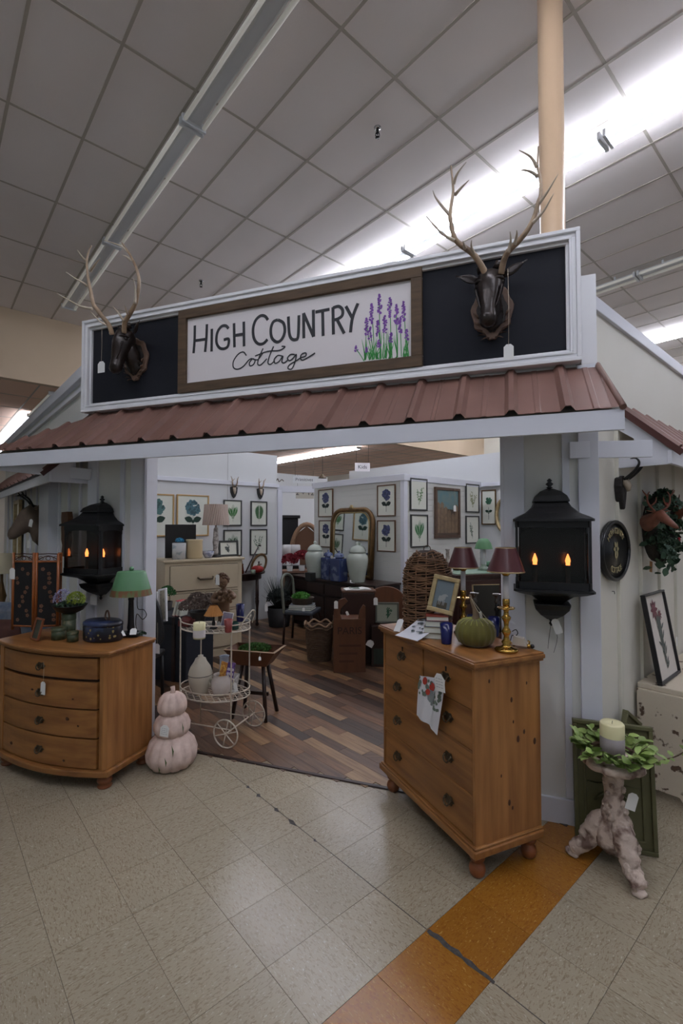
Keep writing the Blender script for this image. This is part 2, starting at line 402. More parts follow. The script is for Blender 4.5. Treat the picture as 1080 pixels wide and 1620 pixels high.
# ---- strip light fixtures (2.43 m, two tubes, end to end in rows along d1)
FL = 2.43
ordn = ['nearest', 'second', 'third', 'fourth', 'fifth', 'sixth']
def fixture(a0, b, z, lit, label, grp, which=(1, 1)):
    t = thing('strip_light', label, 'ceiling light', G(a0+.01, b, z), Y1, grp)       # local x = d2, y = d1
    L_ = FL-.02
    MB().prism([(-.045, .0), (-.062, -.04), (-.045, -.05), (.045, -.05), (.062, -.04), (.045, 0)], .02, L_-.02).build('channel', METW, t)
    for y0, y1 in ((0, .03), (L_-.03, L_)): MB().box(-.115, .115, y0, y1, -.085, -.01).build('end_bracket', METW, t, bev=.006)
    for s_, w in ((-1, which[0]), (1, which[1])):
        MB().tube([(s_*.088, .03, -.055), (s_*.088, L_-.03, -.055)], .019, 10).build('tube', TUBEM if (lit and w) else TUBED, t)
    for y in (.3, L_-.3): MB().box(-.012, .012, y-.012, y+.012, .0, .06).build('hanger', METW, t)
ZF = CEIL-.06
for k, a0 in enumerate((-3.22, -.79, 1.64, 4.07, 6.50)):
    fixture(a0, 1.79, ZF, k < 2, ['lit strip light overhead behind the viewer, left row', 'strip light of the left row just above the picture edge', 'strip light of the left row at the top of the picture', 'unlit strip light left of the sign, middle length of the left row', 'unlit strip light farthest along the left row, near the beige bulkhead'][k], 'strip lights in the left ceiling row')
for k, a0 in enumerate((-3.22, -.79, 1.64, 4.07, 6.50)):
    fixture(a0, 4.79, ZF, True, ['lit strip light of the middle row, behind the viewer', 'lit strip light at the right picture edge, middle row', 'lit strip light crossing behind the right antlers and beige pole', 'lit strip light just above the middle of the sign frame', 'lit strip light of the middle row hidden low behind the sign'][k], 'strip lights in the middle ceiling row')
for r, (b, nm) in enumerate(((7.79, 'third'), (10.79, 'fourth'), (13.79, 'fifth'))):
    for k, a0 in enumerate((-2.6, -.17, 2.26, 4.69, 7.12)):
        lit = not (r == 0 and k in (0, 1, 2))
        fixture(a0, b, ZF, lit, '%s strip light right of the pole, %s row, %s from the right' % ('lit' if lit else 'unlit', nm, ordn[k]), 'strip lights in the %s ceiling row' % nm)
for k, a0 in enumerate((-3.2, -.77, 1.66)):
    fixture(a0, -1.2, ZF, True, 'lit strip light of the row over the left aisle, %s' % ordn[k], 'strip lights over the left aisle')
# lower ceiling lights
pb = onz(505, 720, LC-.1).dot(d2); pa = onz(570, 709, LC-.1).dot(d1)
for k in range(3):
    fixture(pa+k*FL, pb, LC-.05, True, 'lit strip light under the lower ceiling seen through the doorway, %s' % ordn[k], 'strip lights under the tan ceiling')
pb2 = onz(40, 670, LC-.1).dot(d2); pa2 = onz(80, 622, LC-.1).dot(d1)
for k in range(4):
    fixture(pa2+k*FL, pb2, LC-.05, k > 0, '%s strip light below the beige bulkhead at far left, %s' % ('unlit' if k == 0 else 'lit', ordn[k]), 'strip lights below the left bulkhead')
# fire sprinklers
for u, v, lb in ((597, 206, 'dark sprinkler head hanging from the ceiling above the sign'), (318, 448, 'small sprinkler head hanging low above the left part of the sign'), ):
    p = onz(u, v-4, CEIL); t = thing('sprinkler_head', lb, 'sprinkler', p, 0, 'ceiling sprinklers')
    MB().lathe([(.001, 0), (.035, 0), (.03, -.012), (.001, -.014)], 14).build('escutcheon', CHROME, t)
    MB().lathe([(.012, -.012), (.012, -.05), (.02, -.055), (.006, -.06)], 8).build('nozzle', BLACK, t)
    MB().tube([(-.016, 0, -.05), (-.02, 0, -.075), (0, 0, -.095), (.02, 0, -.075), (.016, 0, -.05)], .004, 5).lathe([(.001, -.1), (.022, -.098), (.022, -.095)], 10).build('deflector', BLACK, t)
# ================================================================ THE SHOP FRONT
# local frame of the front: x to the right (= -s), y inward, z up; origin at P0
fr = RT(P0, RZF)
def fbox(mb, s0, s1, dd0, dd1, z0, z1): return mb.box(-s1, -s0, dd0, dd1, z0, z1)
wfr = shelfroot('wall_front', P0, RZF)
fbox(MB(), -.03, .375, .0, .10, 0, 2.65).build('wall_pier', WHITE, wfr)
fbox(MB(), 3.09, 3.65, .0, .10, 0, 2.65).build('wall_pier', WHITE, wfr)
fbox(MB(), .375, 3.09, .0, .10, 2.40, 2.65).build('lintel', WHITE, wfr)
fbox(MB(), -.04, 3.66, .0, .10, 2.65, 3.36).build('upper_wall', WHITE, wfr)
for s_ in (.035,): fbox(MB(), s_-.019, s_+.019, -.019, 0, .15, 2.6).build('batten', TRIMW, wfr, bev=.002)
for s_ in (3.30,): fbox(MB(), s_-.019, s_+.019, -.019, 0, .15, 2.6).build('batten', TRIMW, wfr, bev=.002)
fbox(MB(), .375, .395, -.02, .12, 0, 2.45).build('jamb_board', TRIMW, wfr, bev=.002)
fbox(MB(), .26, .375, -.02, 0, 0, 2.45).build('jamb_board', TRIMW, wfr, bev=.002)
fbox(MB(), 3.56, 3.66, -.022, 0, 0, 2.6).build('corner_board', TRIMW, wfr, bev=.002)
fbox(MB(), 3.065, 3.205, -.025, -.0, 0, 2.45).build('jamb_board', TRIMW, wfr, bev=.002)
fbox(MB(), 3.065, 3.09, -.025, .12, 0, 2.45).build('jamb_board', TRIMW, wfr, bev=.002)
fbox(MB(), -.03, .375, -.022, 0, 0, .14).build('baseboard', TRIMW, wfr, bev=.003)
fbox(MB(), 3.09, 3.65, -.022, 0, 0, .14).build('baseboard', TRIMW, wfr, bev=.003)
# corner post at the right, standing proud
fbox(MB(), -.135, -.03, -.028, .10, 0, 2.62).build('corner_board', TRIMW, wfr, bev=.003)
# white upright just right of the sign
fbox(MB(), -.135, -.055, -.025, .0, 2.62, 3.14).build('corner_upright', FRAMEW, wfr, bev=.003)
# side walls along the aisles
def gwall(name, b0, b1, a0, a1, z0, z1, m=WHITE): return struct(MB().box(b0, b1, a0, a1, z0, z1, RT((0, 0, 0), Y1)).build(name, m))
BR = F(-.118, 0).dot(d2)
wr = gwall('wall_right', BR-.0, 9.4, AR, AR+.1, 0, 2.94, mat('warm_white_wall', (232, 229, 218), .6, c2=(220, 215, 200), sc_=1))
for k in range(12):
    b = BR+.33+k*.405
    MB().box(b-.02, b+.02, AR-.02, AR, .1, 2.44, RT((0, 0, 0), Y1)).build('batten', mat('warm_trim', (226, 223, 210), .5), wr, bev=.002)
MB().box(BR+.0, 9.4, AR-.02, AR+.12, 2.94, 3.02, RT((0, 0, 0), Y1)).build('cap_board', TRIMW, wr, bev=.004)
MB().box(BR, 9.4, AR-.022, AR, 0, .12, RT((0, 0, 0), Y1)).build('baseboard', TRIMW, wr, bev=.003)
ALf = F(3.65, 0).dot(d1)
wl = gwall('wall_left', BL, BL+.1, ALf, 9.8, 0, 2.98)
for k in range(12):
    a = ALf+.3+k*.42
    MB().box(BL-.02, BL, a-.02, a+.02, .1, 2.44, RT((0, 0, 0), Y1)).build('batten', TRIMW, wl, bev=.002)
MB().box(BL-.05, BL+.15, ALf-.02, 9.8, 2.98, 3.08, RT((0, 0, 0), Y1)).build('cap_board', TRIMW, wl, bev=.004)
MB().box(BL-.03, BL-.0, ALf-.02, 9.8, 2.88, 2.92, RT((0, 0, 0), Y1)).build('cap_moulding', TRIMW, wl)
MB().box(BL-.09, BL, ALf+1.25, ALf+1.75, 0, 2.2, RT((0, 0, 0), Y1)).build('pilaster', TRIMW, wl, bev=.003)
# interior partitions
IW = 7.43
w1 = gwall('wall_interior_left', BL+.1, 4.97, IW, IW+.12, 0, 3.0, mat('interior_white', (214, 216, 216), .6))
MB().box(BL+.1, 4.99, IW-.04, IW, 2.40, 2.47, RT((0, 0, 0), Y1)).build('cap_moulding', TRIMW, w1, bev=.004)
MB().box(3.95, 3.956, IW-.002, IW, 0, 3.0, RT((0, 0, 0), Y1)).build('panel_joint', mat('joint_grey', (150, 150, 150), .8), w1)
MB().box(4.97, 5.07, IW-.03, IW+.14, 0, 2.36, RT((0, 0, 0), Y1)).build('end_post', TRIMW, w1, bev=.004)
BC, AC = 5.32, 4.63
sh = mat('shiplap_white', (216, 217, 212), .55)
w2 = gwall('wall_centre', BC, 7.3, AC, 6.75, 0, 2.36, sh)
for k in range(27):     # boards of the panelling
    z = k*.0874
    MB().box(BC-.006, 7.306, AC-.012, 6.75, z, z+.083, RT((0, 0, 0), Y1)).build('shiplap_board', sh, w2, bev=.002)
MB().box(BC-.03, 7.33, AC-.035, 6.78, 2.36, 2.46, RT((0, 0, 0), Y1)).build('cap_board', TRIMW, w2, bev=.004)
MB().box(BC-.02, BC+.06, AC-.026, AC+.05, 0, 2.36, RT((0, 0, 0), Y1)).build('corner_board', TRIMW, w2, bev=.003)
w3 = gwall('wall_back', 7.68, 7.8, AR+.1, 8.4, 0, 3.0, mat('interior_white', (214, 216, 216), .6))
MB().box(7.60, 7.68, AR+.1, 8.4, 2.40, 2.47, RT((0, 0, 0), Y1)).build('cap_moulding', TRIMW, w3)
gwall('wall_next_shop', 4.9, 9.5, 11.4, 11.5, 0, 3.2, mat('interior_white', (214, 216, 216), .6))
MB().box(0, .09, -.05, .05, -.04, .04).b.free()
# thin beam bridging the passage beyond the left partition
struct(MB().bar(G(IW+.05, 4.97, 2.38), G(6.75, 6.2, 2.38), .06, .12).build('trim_1', TRIMW))

# ---- sign box on the front
sg = thing('shop_sign', 'long shop sign reading High Country Cottage in a white moulded frame above the roof', 'sign', P0, RZF)
S0, S1, Z0, Z1 = -.05, 3.68, 2.632, 3.398
fbox(MB(), S0+.05, S1-.05, -.035, 0, Z0+.05, Z1-.05).build('field_board', NAVY, sg)
def moulding(mb, s0, s1, z0, z1, w, y0, steps):
    """stepped picture moulding: list of (inner offset, outer offset, depth)"""
    for i0, i1, dp in steps:
        fbox(mb, s0+i0, s1-i0, y0-dp, y0, z1-i1, z1-i0); fbox(mb, s0+i0, s1-i0, y0-dp, y0, z0+i0, z0+i1)
        fbox(mb, s0+i0, s0+i1, y0-dp, y0, z0+i1, z1-i1); fbox(mb, s1-i1, s1-i0, y0-dp, y0, z0+i1, z1-i1)
    return mb
moulding(MB(), S0, S1, Z0, Z1, .07, -.0, [(0, .022, .085), (.022, .044, .07), (.044, .058, .078), (.058, .075, .055)]).build('outer_frame', FRAMEW, sg, bev=.003)
def sp(u, v, dd=0): p = onp(u, v, F(0, dd), nn); q = fr.inverted() @ p; return q     # a point of the front plane in local coordinates
a_ = sp(283, 560, -.06); b_ = sp(668, 560, -.06)
s0_, s1_ = -b_.x, -a_.x; zb0, zb1 = 2.705, 3.345
MB().box(a_.x, b_.x, -.05, -.036, zb0, zb1).build('letter_board', BOARDW, sg)
wdt = .07
for (x0, x1, z0, z1) in ((a_.x, b_.x, zb1-wdt, zb1), (a_.x, b_.x, zb0, zb0+wdt), (a_.x, a_.x+wdt, zb0+wdt, zb1-wdt), (b_.x-wdt, b_.x, zb0+wdt, zb1-wdt)):
    MB().box(x0, x1, -.075, -.03, z0, z1).build('frame_board', BARN, sg, bev=.003)
zx = lambda x, y: sp(260+x/2.4545, 420+y/2.4545, -.0515)
def ribbon(mb, pts, w, sub=6, taper=None, y=-.0517):
    P = [zx(*p) for p in pts]; rs = [w]*len(P) if taper is None else taper
    if len(P) > 2: P, rs = spline(P, rs, sub)
    for i in range(len(P)-1):
        t = (P[i+1]-P[i]); n = V((-t.z, 0, t.x)).normalized()
        if i == 0: t0 = n
        t1 = n if i == len(P)-2 else (n+V((-(P[i+2]-P[i+1]).z, 0, (P[i+2]-P[i+1]).x)).normalized()).normalized()
        q = [P[i]+t0*rs[i]/2, P[i+1]+t1*rs[i+1]/2, P[i+1]-t1*rs[i+1]/2, P[i]-t0*rs[i]/2]
        mb.face([V((p.x, y, p.z)) for p in q]); t0 = t1
w = .022
letters = [('letter_h', [[(118, 233), (117, 290), (113, 341)], [(165, 228), (163, 280), (158, 336)], [(119, 292), (163, 286)]]),
 ('letter_i', [[(184, 246), (183, 334)]]),
 ('letter_g', [[(249, 245), (238, 234), (220, 238), (205, 262), (202, 298), (214, 320), (233, 323), (247, 312), (249, 286), (230, 289)]]),
 ('letter_h', [[(270, 224), (272, 318)], [(308, 218), (309, 314)], [(272, 272), (308, 266)]]),
 ('letter_c', [[(402, 212), (390, 197), (372, 196), (353, 215), (344, 248), (348, 284), (364, 304), (384, 303), (400, 287)]]),
 ('letter_o', [[(440, 211), (422, 220), (413, 248), (417, 281), (436, 297), (455, 287), (467, 257), (462, 224), (440, 211)]]),
 ('letter_u', [[(481, 198), (484, 258), (492, 283), (508, 288), (519, 274), (522, 193)]]),
 ('letter_n', [[(541, 283), (540, 185)], [(540, 185), (579, 277)], [(579, 277), (578, 172)]]),
 ('letter_t', [[(586, 181), (641, 170)], [(614, 176), (616, 274)]]),
 ('letter_r', [[(654, 162), (656, 268)], [(654, 165), (676, 159), (691, 172), (690, 194), (674, 207), (656, 212)], [(670, 210), (698, 264)]]),
 ('letter_y', [[(704, 158), (729, 204)], [(751, 147), (730, 203), (722, 260)]])]
for nm, st in letters:
    q = MB()
    for k, s_ in enumerate(st): ribbon(q, s_, w, y=-.0517-.0002*k)
    q.build(nm, INK, sg)
q = MB()
script = [[(318, 350), (306, 336), (286, 345), (268, 372), (268, 396), (284, 403), (306, 392), (327, 368), (340, 362), (330, 378), (333, 390), (346, 384), (352, 368), (342, 362), (362, 366), (382, 340)],
 [(383, 322), (368, 356), (362, 382), (374, 386), (398, 362)], [(424, 314), (408, 352), (402, 378), (412, 384), (428, 370)], [(352, 352), (400, 334), (446, 330), (468, 316), (455, 314)],
 [(458, 352), (440, 350), (426, 366), (430, 380), (446, 372), (460, 352), (456, 374), (466, 378), (482, 364)],
 [(506, 346), (490, 346), (478, 360), (486, 370), (500, 360), (512, 346), (506, 378), (494, 402), (480, 400), (486, 386), (512, 370), (530, 358)],
 [(530, 358), (548, 352), (549, 340), (534, 344), (528, 358), (536, 368), (560, 356), (585, 340)]]
for k, s_ in enumerate(script): ribbon(q, s_, .010, 5, y=-.0517-.0002*k)
q.build('script_lettering', INK, sg)
q = MB(); rr = random.Random(3)
stems = [(835, 112, 842, 362), (875, 125, 880, 358), (900, 152, 905, 356), (928, 140, 938, 352), (803, 150, 815, 362), (785, 205, 812, 366), (855, 196, 858, 360), (828, 215, 835, 364), (745, 312, 775, 372), (786, 318, 796, 368), (832, 290, 838, 366), (880, 262, 884, 360), (798, 240, 806, 368), (915, 200, 920, 354), (940, 250, 938, 352)]
for x0, y0, x1, y1 in stems: ribbon(q, [(x0, y0+15), ((x0+x1)/2+rr.uniform(-6, 6), (y0+y1)/2), (x1, y1)], .005, 3, y=-.0516)
for k in range(34):
    x = rr.uniform(770, 945); ribbon(q, [(x+rr.uniform(-16, 16), rr.uniform(255, 330)), (x+rr.uniform(-8, 8), 345), (x, 368-(x-770)*.07)], 0, 3, [.001, .009, .006], y=-.0518)
q.build('painted_stems', GRNP, sg)
q = MB()
for x0, y0, x1, y1 in stems:
    ln = min(80, (y1-y0)*.42)
    for k in range(int(ln/2.6)):
        t = k*2.6; r_ = 2+5.5*min(1, t/22)*(1 if t < ln*.8 else .6); cx = x0+rr.uniform(-r_, r_); cy = y0+t; c_ = zx(cx, cy); s_ = rr.uniform(.005, .010)
        q.face([V((c_.x+s_*cos(a), -.0522, c_.z+s_*.8*sin(a))) for a in (0.3, 1.5, 2.8, 4.1, 5.3)])
q.build('painted_blossoms', PURP, sg)

# ---- metal awning on the front
DO, ZT, ZB = -.42, 2.615, 2.285
aw = thing('awning_roof', 'brown ribbed metal awning roof under the shop sign with white fascia', 'awning', P0, RZF)
def ribprofile(w0, w1, off):
    """x positions and heights of a ribbed sheet"""
    out = []; x = w0; k = math.floor((w0-off)/.268)
    pts = [w0]
    r = off + k*.268
    while r < w1+.3:
        for dx, h in ((-.034, 0), (-.013, .027), (.013, .027), (.034, 0), (.122, 0), (.128, .003), (.15, .003), (.156, 0)): 
            if w0 < r+dx < w1: out.append((r+dx, h))
        r += .268
    return [(w0, 0)] + out + [(w1, 0)]
def sheet(s0, s1, topline, botline, off=.06, th=.003):
    """topline/botline: functions s-> local point ; panel from s0 to s1"""
    q = MB(); pr = ribprofile(s0, s1, off); up = []
    for s_, h in pr:
        T, B = topline(s_), botline(s_); n = V((0, -.5, .8)).normalized()
        up.append((T+n*h, B+n*h, T+n*(h-th), B+n*(h-th)))
    for a, b in zip(up, up[1:]):
        q.face([a[0], b[0], b[1], a[1]]); q.face([a[2], a[3], b[3], b[2]]); q.face([a[1], b[1], b[3], a[3]]); q.face([a[0], a[2], b[2], b[0]])
    q.face([up[0][0], up[0][1], up[0][3], up[0][2]]); q.face([up[-1][0], up[-1][1], up[-1][3], up[-1][2]])
    return q
SE = 4.35; SR = -.19
topf = lambda s_: V((-min(s_, 3.66+(s_-3.66)*.0), -.01, ZT+.01)) if s_ > 3.66 else V((-s_, -.01, ZT+.02*s_/3.6))
def botf(s_): return V((-s_, DO, ZB-.01+.012*s_/4))
edges = [-.135, .73, 1.53, 2.34, 3.14, 3.66]
for a, b in zip(edges, edges[1:]): sheet(a, b, topf, botf).build('metal_panel', ROOFM, aw)
# tapering end panel at the left
q = MB()
n_ = V((0, -.5, .8)).normalized()
for k, (sa, sb) in enumerate(((3.66, 3.80), (3.80, 3.93), (3.93, 4.07), (4.07, 4.20), (4.20, SE))):
    f0, f1 = (sa-3.66)/(SE-3.66), (sb-3.66)/(SE-3.66)
    def P_(s_, f, top): 
        hipx = V((-(3.66+(SE-3.66)*f), DO*f, ZT*(1-f)+ZB*f)); B = botf(s_); return hipx if top else B
    T0, T1, B0, B1 = P_(sa, f0, 1), P_(sb, f1, 1), P_(sa, 0, 0), P_(sb, 0, 0)
    q.face([T0, T1, B1, B0])
    if k < 4:
        for t in (B1,):
            q.prism([(-.026, 0), (-.012, .02), (.012, .02), (.026, 0)], 0, max(.01, (T1-B1).length), Matrix.Translation(B1) @ (T1-B1).to_track_quat('Y', 'Z').to_matrix().to_4x4())
q.build('metal_end_panel', ROOFM, aw)
# hip cap at the right
hp = [V((.137, -.01, ZT+.012)), V((.182, DO-.01, ZB-.008))]
q = MB(); q.face([V((.134, -.01, ZT+.010)), V((.134, DO, ZB-.010)), hp[1], hp[0]]); q.tube([hp[0]+V((.0, 0, -.01)), hp[1]+V((0, 0, -.005))], .016, 8); q.build('hip_cap', ROOFM, aw)
fbox(MB(), SR, SE+.05, DO+.005, DO+.028, 2.165, ZB-.018).build('fascia_board', TRIMW, aw, bev=.002)
MB().face([(-3.66, -.001, ZT-.03), (.13, -.001, ZT-.03), (.19, DO+.02, ZB-.04), (-SE, DO+.02, ZB-.04)]).build('underside_panel', mat('awning_underside', (190, 186, 176), .7), aw)
for s_ in (-.10, .35, 1.3, 2.2, 3.1, 3.64):
    q = MB(); q.prism([(-.0, ZT-.06), (-.0, ZT-.14), (DO+.03, 2.18), (DO+.03, ZB-.05)], -.019, .019, RT((-s_, 0, 0), -pi/2) @ Matrix.Scale(-1, 4, (1, 0, 0))); q.build('rafter', TRIMW, aw)
# end return boards
MB().bar((-SE+.02, DO+.03, 2.20), (-3.62, -.03, 2.12), .02, .09).build('return_board', TRIMW, aw)

# ---- side awnings along both aisle walls
def side_awning(label, root, rz, mirror, L0, L1):
    t = thing('side_awning', label, 'awning', root, rz)       # local x along the wall away from the corner, local -y outward
    m = -1 if mirror else 1
    YO = -.30; zt, zb = 2.45, 2.14
    x = L0; k = 0
    while x < L1:
        x1 = min(x+.8, L1); q = MB(); up = []
        for s_, h in ribprofile(x, x1, L0+.05):
            n = V((0, -.7, .7)); T = V((m*s_, 0, zt)); B = V((m*s_, YO-.02, zb)); up.append((T+n*h, B+n*h))
        for a, b in zip(up, up[1:]): q.face([a[0], b[0], b[1], a[1]])
        q.build('metal_panel', ROOFM, t); x = x1
    q = MB(); q.box(*sorted((m*L0, m*L1)), YO, YO+.022, zb-.09, zb-.012); q.build('fascia_board', TRIMW, t, bev=.002)
    q = MB(); q.prism([(0, zt-.02), (YO, zb-.02), (YO, 2.055), (YO+.02, 2.05), (0, 2.05), (0, 2.12), (YO*.35, 2.12), (YO*.35, 2.22), (0, 2.30)], -.012, .012, RT((m*(L0+.03), 0, 0), -pi/2) @ Matrix.Scale(-1, 4, (1, 0, 0))); q.build('gable_board', TRIMW, t)
    q = MB(); q.box(m*(L0+.0)-.011, m*(L0+.0)+.011, YO-.03, 0, -.03, .0, Matrix.Translation((0, 0, zt)) @ Matrix.Shear('XY', 4, (0, 0)) ); q = MB()
    q.bar((m*L0, .0, zt-.012), (m*L0, YO-.05, zb-.035), .012, .035); q.build('rake_trim', mat('dark_brown_trim', (78, 42, 36), .5), t)
    for k in range(int((L1-L0)/.9)+1):
        xx = m*(L0+.1+k*.9); MB().prism([(0, zt-.05), (YO+.03, zb-.03), (YO+.03, zb-.08), (0, zt-.12)], -.015, .015, RT((xx, 0, 0), -pi/2) @ Matrix.Scale(-1, 4, (1, 0, 0))).build('rafter', TRIMW, t)
    return t
side_awning('brown metal side awning descending along the right aisle wall', G(AR, BR, 0), RZ2, False, .30, 5.5)
side_awning('brown metal side awning along the left aisle wall behind the left lantern', G(ALf, BL, 0), RZL, True, .02, 5.0)
# horizontal tie board at each corner
tb = struct(MB().bar(G(AR+.10, BR-.10, 2.13)-nn*.0, G(AR-.23, BR+.19, 2.13), .025, .095).build('trim_2', TRIMW, bev=.002))

# ---- beige pole
p = at(871, 500, 3.2); pole = MB(); pole.lathe([(.081, 0), (.081, CEIL+.03)], 28, (p.x+.02, p.y, 0), caps=True)
tagit(pole.build('column', POLEM), 'round beige steel column rising to the ceiling behind the sign', 'column')
# ================================================================ OBJECTS ON THE SHOP FRONT
def price_tag(p, rz, label, ln=.15, w=.045, h=.07, tip=0, grp='white price tags', txt=False):
    """p = top end of the string; the card hangs below"""
    t = thing('price_tag', label, 'price tag', p, rz, grp)
    if ln > .012: MB().tube([(0, 0, 0), (.003, 0, -ln*.5), (0, 0, -ln-.006)], .0012, 4).build('string', STRING, t)
    c = MB(); k = .28*w
    c.prism([(-w/2+k, 0), (w/2-k, 0), (w/2, -k), (w/2, -h), (-w/2, -h), (-w/2, -k)], -.0006, .0006, RT((0, 0, -ln), 0, 0, tip)); c.build('card', PAPERW, t)
    if txt:
        q = MB()
        for i in range(4):
            for j in range(3): q.box(-w*.36+j*w*.25, -w*.36+j*w*.25+w*(.16+.05*((i+j) % 2)), -.0012, -.0007, -h*(.3+.16*i), -h*(.3+.16*i)+.0016, RT((0, 0, -ln), 0, 0, tip))
        q.build('handwriting', mat('pencil_grey', (120, 120, 130), .8), t)
    return t
# ---- the two stag trophies
def zr(x, y): return 670+x/4.909, 230+y/4.909
def zl(x, y): return 80+x/6.353, 380+y/6.353
def stag(label, s_, z, turn, conv, beams, tines, dd, droop=0):
    root = F(s_, 0, z); t = thing('stag_trophy', label, 'trophy', root, RZF)
    inv = RT(root, RZF).inverted()
    # carved plaque
    out = []
    for i in range(40):
        a = 2*pi*i/40; r = 1+.05*sin(9*a); x = .122*cos(a)*r*(1 if sin(a) > -.2 else .95+.05*sin(a)); zz = .17*sin(a)*r
        if sin(a) < -.5: x *= 1-.55*(-sin(a)-.5)/.5
        out.append((x, zz-.04))
    MB().prism(out, -.058, -.036).build('plaque', PLAQ, t, bev=.006)
    MB().prism([(x*.72, z_*.74-.012) for x, z_ in out], -.066, -.058).build('plaque_centre', mat('plaque_dark', (40, 34, 30), .6), t)
    q = MB()
    for sx in (-1, 1):
        for k in range(5):
            a = -pi/2+sx*(.25+.28*k); c = V((.10*cos(a)*.8, -.066, .165*sin(a)-.04)); q.loft([(c+V((0, -.004, 0)), .004, .008, (cos(a+sx*1.3), 0, sin(a+sx*1.3))), (c+V((.02*cos(a+sx*1.2), -.012, .02*sin(a+sx*1.2))), .010, .009, (cos(a+sx*1.3), 0, sin(a+sx*1.3))), (c+V((.045*cos(a+sx*1.1), -.004, .045*sin(a+sx*1.1))), .002, .002, (cos(a+sx*1.3), 0, sin(a+sx*1.3)))], 8)
    q.build('carved_leaves', PLAQ, t)
    # neck and head, head turned by «turn»
    M = Matrix.Translation((0, -.11, .035)) @ Matrix.Rotation(turn, 4, 'Z') @ Matrix.Rotation(droop+.30, 4, 'X') @ Matrix.Scale(1.2, 4)
    q = MB()
    q.loft([((0, -.05, -.10), .05, .05, (0, -1, -.5)), ((0, -.075, -.085), .062, .075, (0, -1, .0)), ((0, -.06, -.05), .068, .10, (0, -1, .2)), ((0, -.09, -.03), .06, .085, (0, -1, .5)), ((0, -.12, .02), .052, .07, (0, -1, .8)), ((0, -.14, .07), .045, .05, (0, -1, .6))], 18)
    q.loft([((0, .045, .075), .02, .02, (0, -1, -.2)), ((0, .02, .07), .055, .058, (0, -1, -.3)), ((0, -.02, .055), .066, .070, (0, -1, -.6)), ((0, -.055, .015), .060, .064, (0, -1, -.9)), ((0, -.085, -.035), .046, .050, (0, -1, -1.1)), ((0, -.11, -.08), .035, .040, (0, -1, -1.2)), ((0, -.13, -.115), .040, .040, (0, -1, -1.0)), ((0, -.152, -.138), .036, .032, (0, -1, -.8)), ((0, -.162, -.145), .012, .012, (0, -1, -.7))], 18, M)
    for sx in (-1, 1):
        q.ball((sx*.056, -.045, .045), .014, 8, M=M).tube([M @ V((sx*.03, -.075, .065)), M @ V((sx*.058, -.055, .066)), M @ V((sx*.066, -.025, .05))], [.008, .010, .006], 6, 3).tube([M @ V((sx*.012, -.06, .085)), M @ V((sx*.014, -.09, .03)), M @ V((sx*.012, -.12, -.04))], [.010, .008, .005], 6, 3); q.loft([((sx*.028, -.148, -.122), .008, .006, (0, -1, -.6)), ((sx*.028, -.156, -.13), .004, .004, (0, -1, -.6))], 6, M)
        q.lathe([(.026, 0), (.022, .02), (.018, .035)], 10, M=M @ RT((sx*.036, .0, .115), 0, 0, sx*.35))
        q.tube([M @ V((sx*.062, -.075, .03)), M @ V((sx*.05, -.10, -.02)), M @ V((sx*.035, -.13, -.07))], [.006, .007, .003], 6, 3)
    q.build('head', BZ, t)
    for sx in (-1, 1):
        q = MB(); b0 = M @ V((sx*.055, .02, .08)); dr = (M.to_3x3() @ V((sx*1.0, -.05, .42))).normalized(); up = V((0, -1, .1))
        R = []
        for k in range(7):
            f = k/6; wd_ = .027*sin(pi*min(.97, f+.12))+.002; c = b0+dr*.15*f; yv = dr.cross(up).normalized()
            R.append([c+yv*wd_*cos(a)+up*wd_*.35*sin(a)*(1 if sin(a) < 0 else .3) for a in [2*pi*i/10 for i in range(10)]])
        q.rings(R); q.build('ear', BZ, t)
    for nm, paths in (('antler', beams),):
        for k, bm_ in enumerate(beams):
            q = MB(); pts = []
            n = len(bm_)
            for i, (x, y) in enumerate(bm_):
                u, v = conv(x, y); f = i/(n-1); pts.append(inv @ onp(u, v, F(0, dd[0]*(1-f)+dd[1]*f-.07*sin(pi*f)), nn))
            q.tube(pts, [.0185-.014*(i/(n-1))**1.2 for i in range(n)], 9, 4)
            main = pts
            ob = q.build('antler', ANT, t)
            for tn in tines[k]:
                q = MB(); tp = []; m = len(tn)
                u, v = conv(*tn[0]); p0 = min(main, key=lambda w_: ((inv @ onp(u, v, F(0, dd[0]), nn))-w_).length if False else abs((inv @ onp(u, v, F(0, dd[0]), nn)).z-w_.z))
                base_d = p0.y
                for i, (x, y) in enumerate(tn):
                    u, v = conv(x, y); f = i/(m-1); tp.append(inv @ onp(u, v, F(0, base_d-.07*f), nn))
                q.tube(tp, [.011-.0095*(i/(m-1)) for i in range(m)], 7, 4); to = q.build('tine', ANTW, ob)
    return t
rb = [[(480, 1000), (440, 920), (380, 840), (290, 775), (240, 720), (215, 620), (205, 540), (215, 450), (228, 370), (225, 290), (212, 160)],
      [(600, 1000), (620, 900), (660, 820), (740, 740), (810, 650), (860, 550), (890, 440), (908, 380), (905, 260), (885, 170), (890, 10)]]
rt = [[[(240, 740), (150, 690), (80, 620), (20, 550)], [(205, 540), (140, 470), (90, 400), (70, 350)], [(242, 385), (300, 320), (352, 270)], [(232, 300), (260, 220), (330, 130)], [(395, 850), (370, 790), (372, 735)], [(320, 800), (305, 740)]],
      [[(895, 450), (960, 360), (1045, 220)], [(850, 600), (930, 510), (1010, 370)], [(885, 240), (820, 200), (750, 190)], [(880, 170), (830, 90), (740, 38)], [(655, 830), (675, 740), (670, 670)], [(705, 770), (722, 700), (722, 660)]]]
p = onp(775, 478, F(0, -.2), nn); sr = (onp(778, 500, F(0, -.06), nn)-P0).dot(e)
stag('bronze stag head with tall antlers, right of the lettering on the sign', sr, 3.03, -.12, zr, rb, rt, (-.20, -.26))
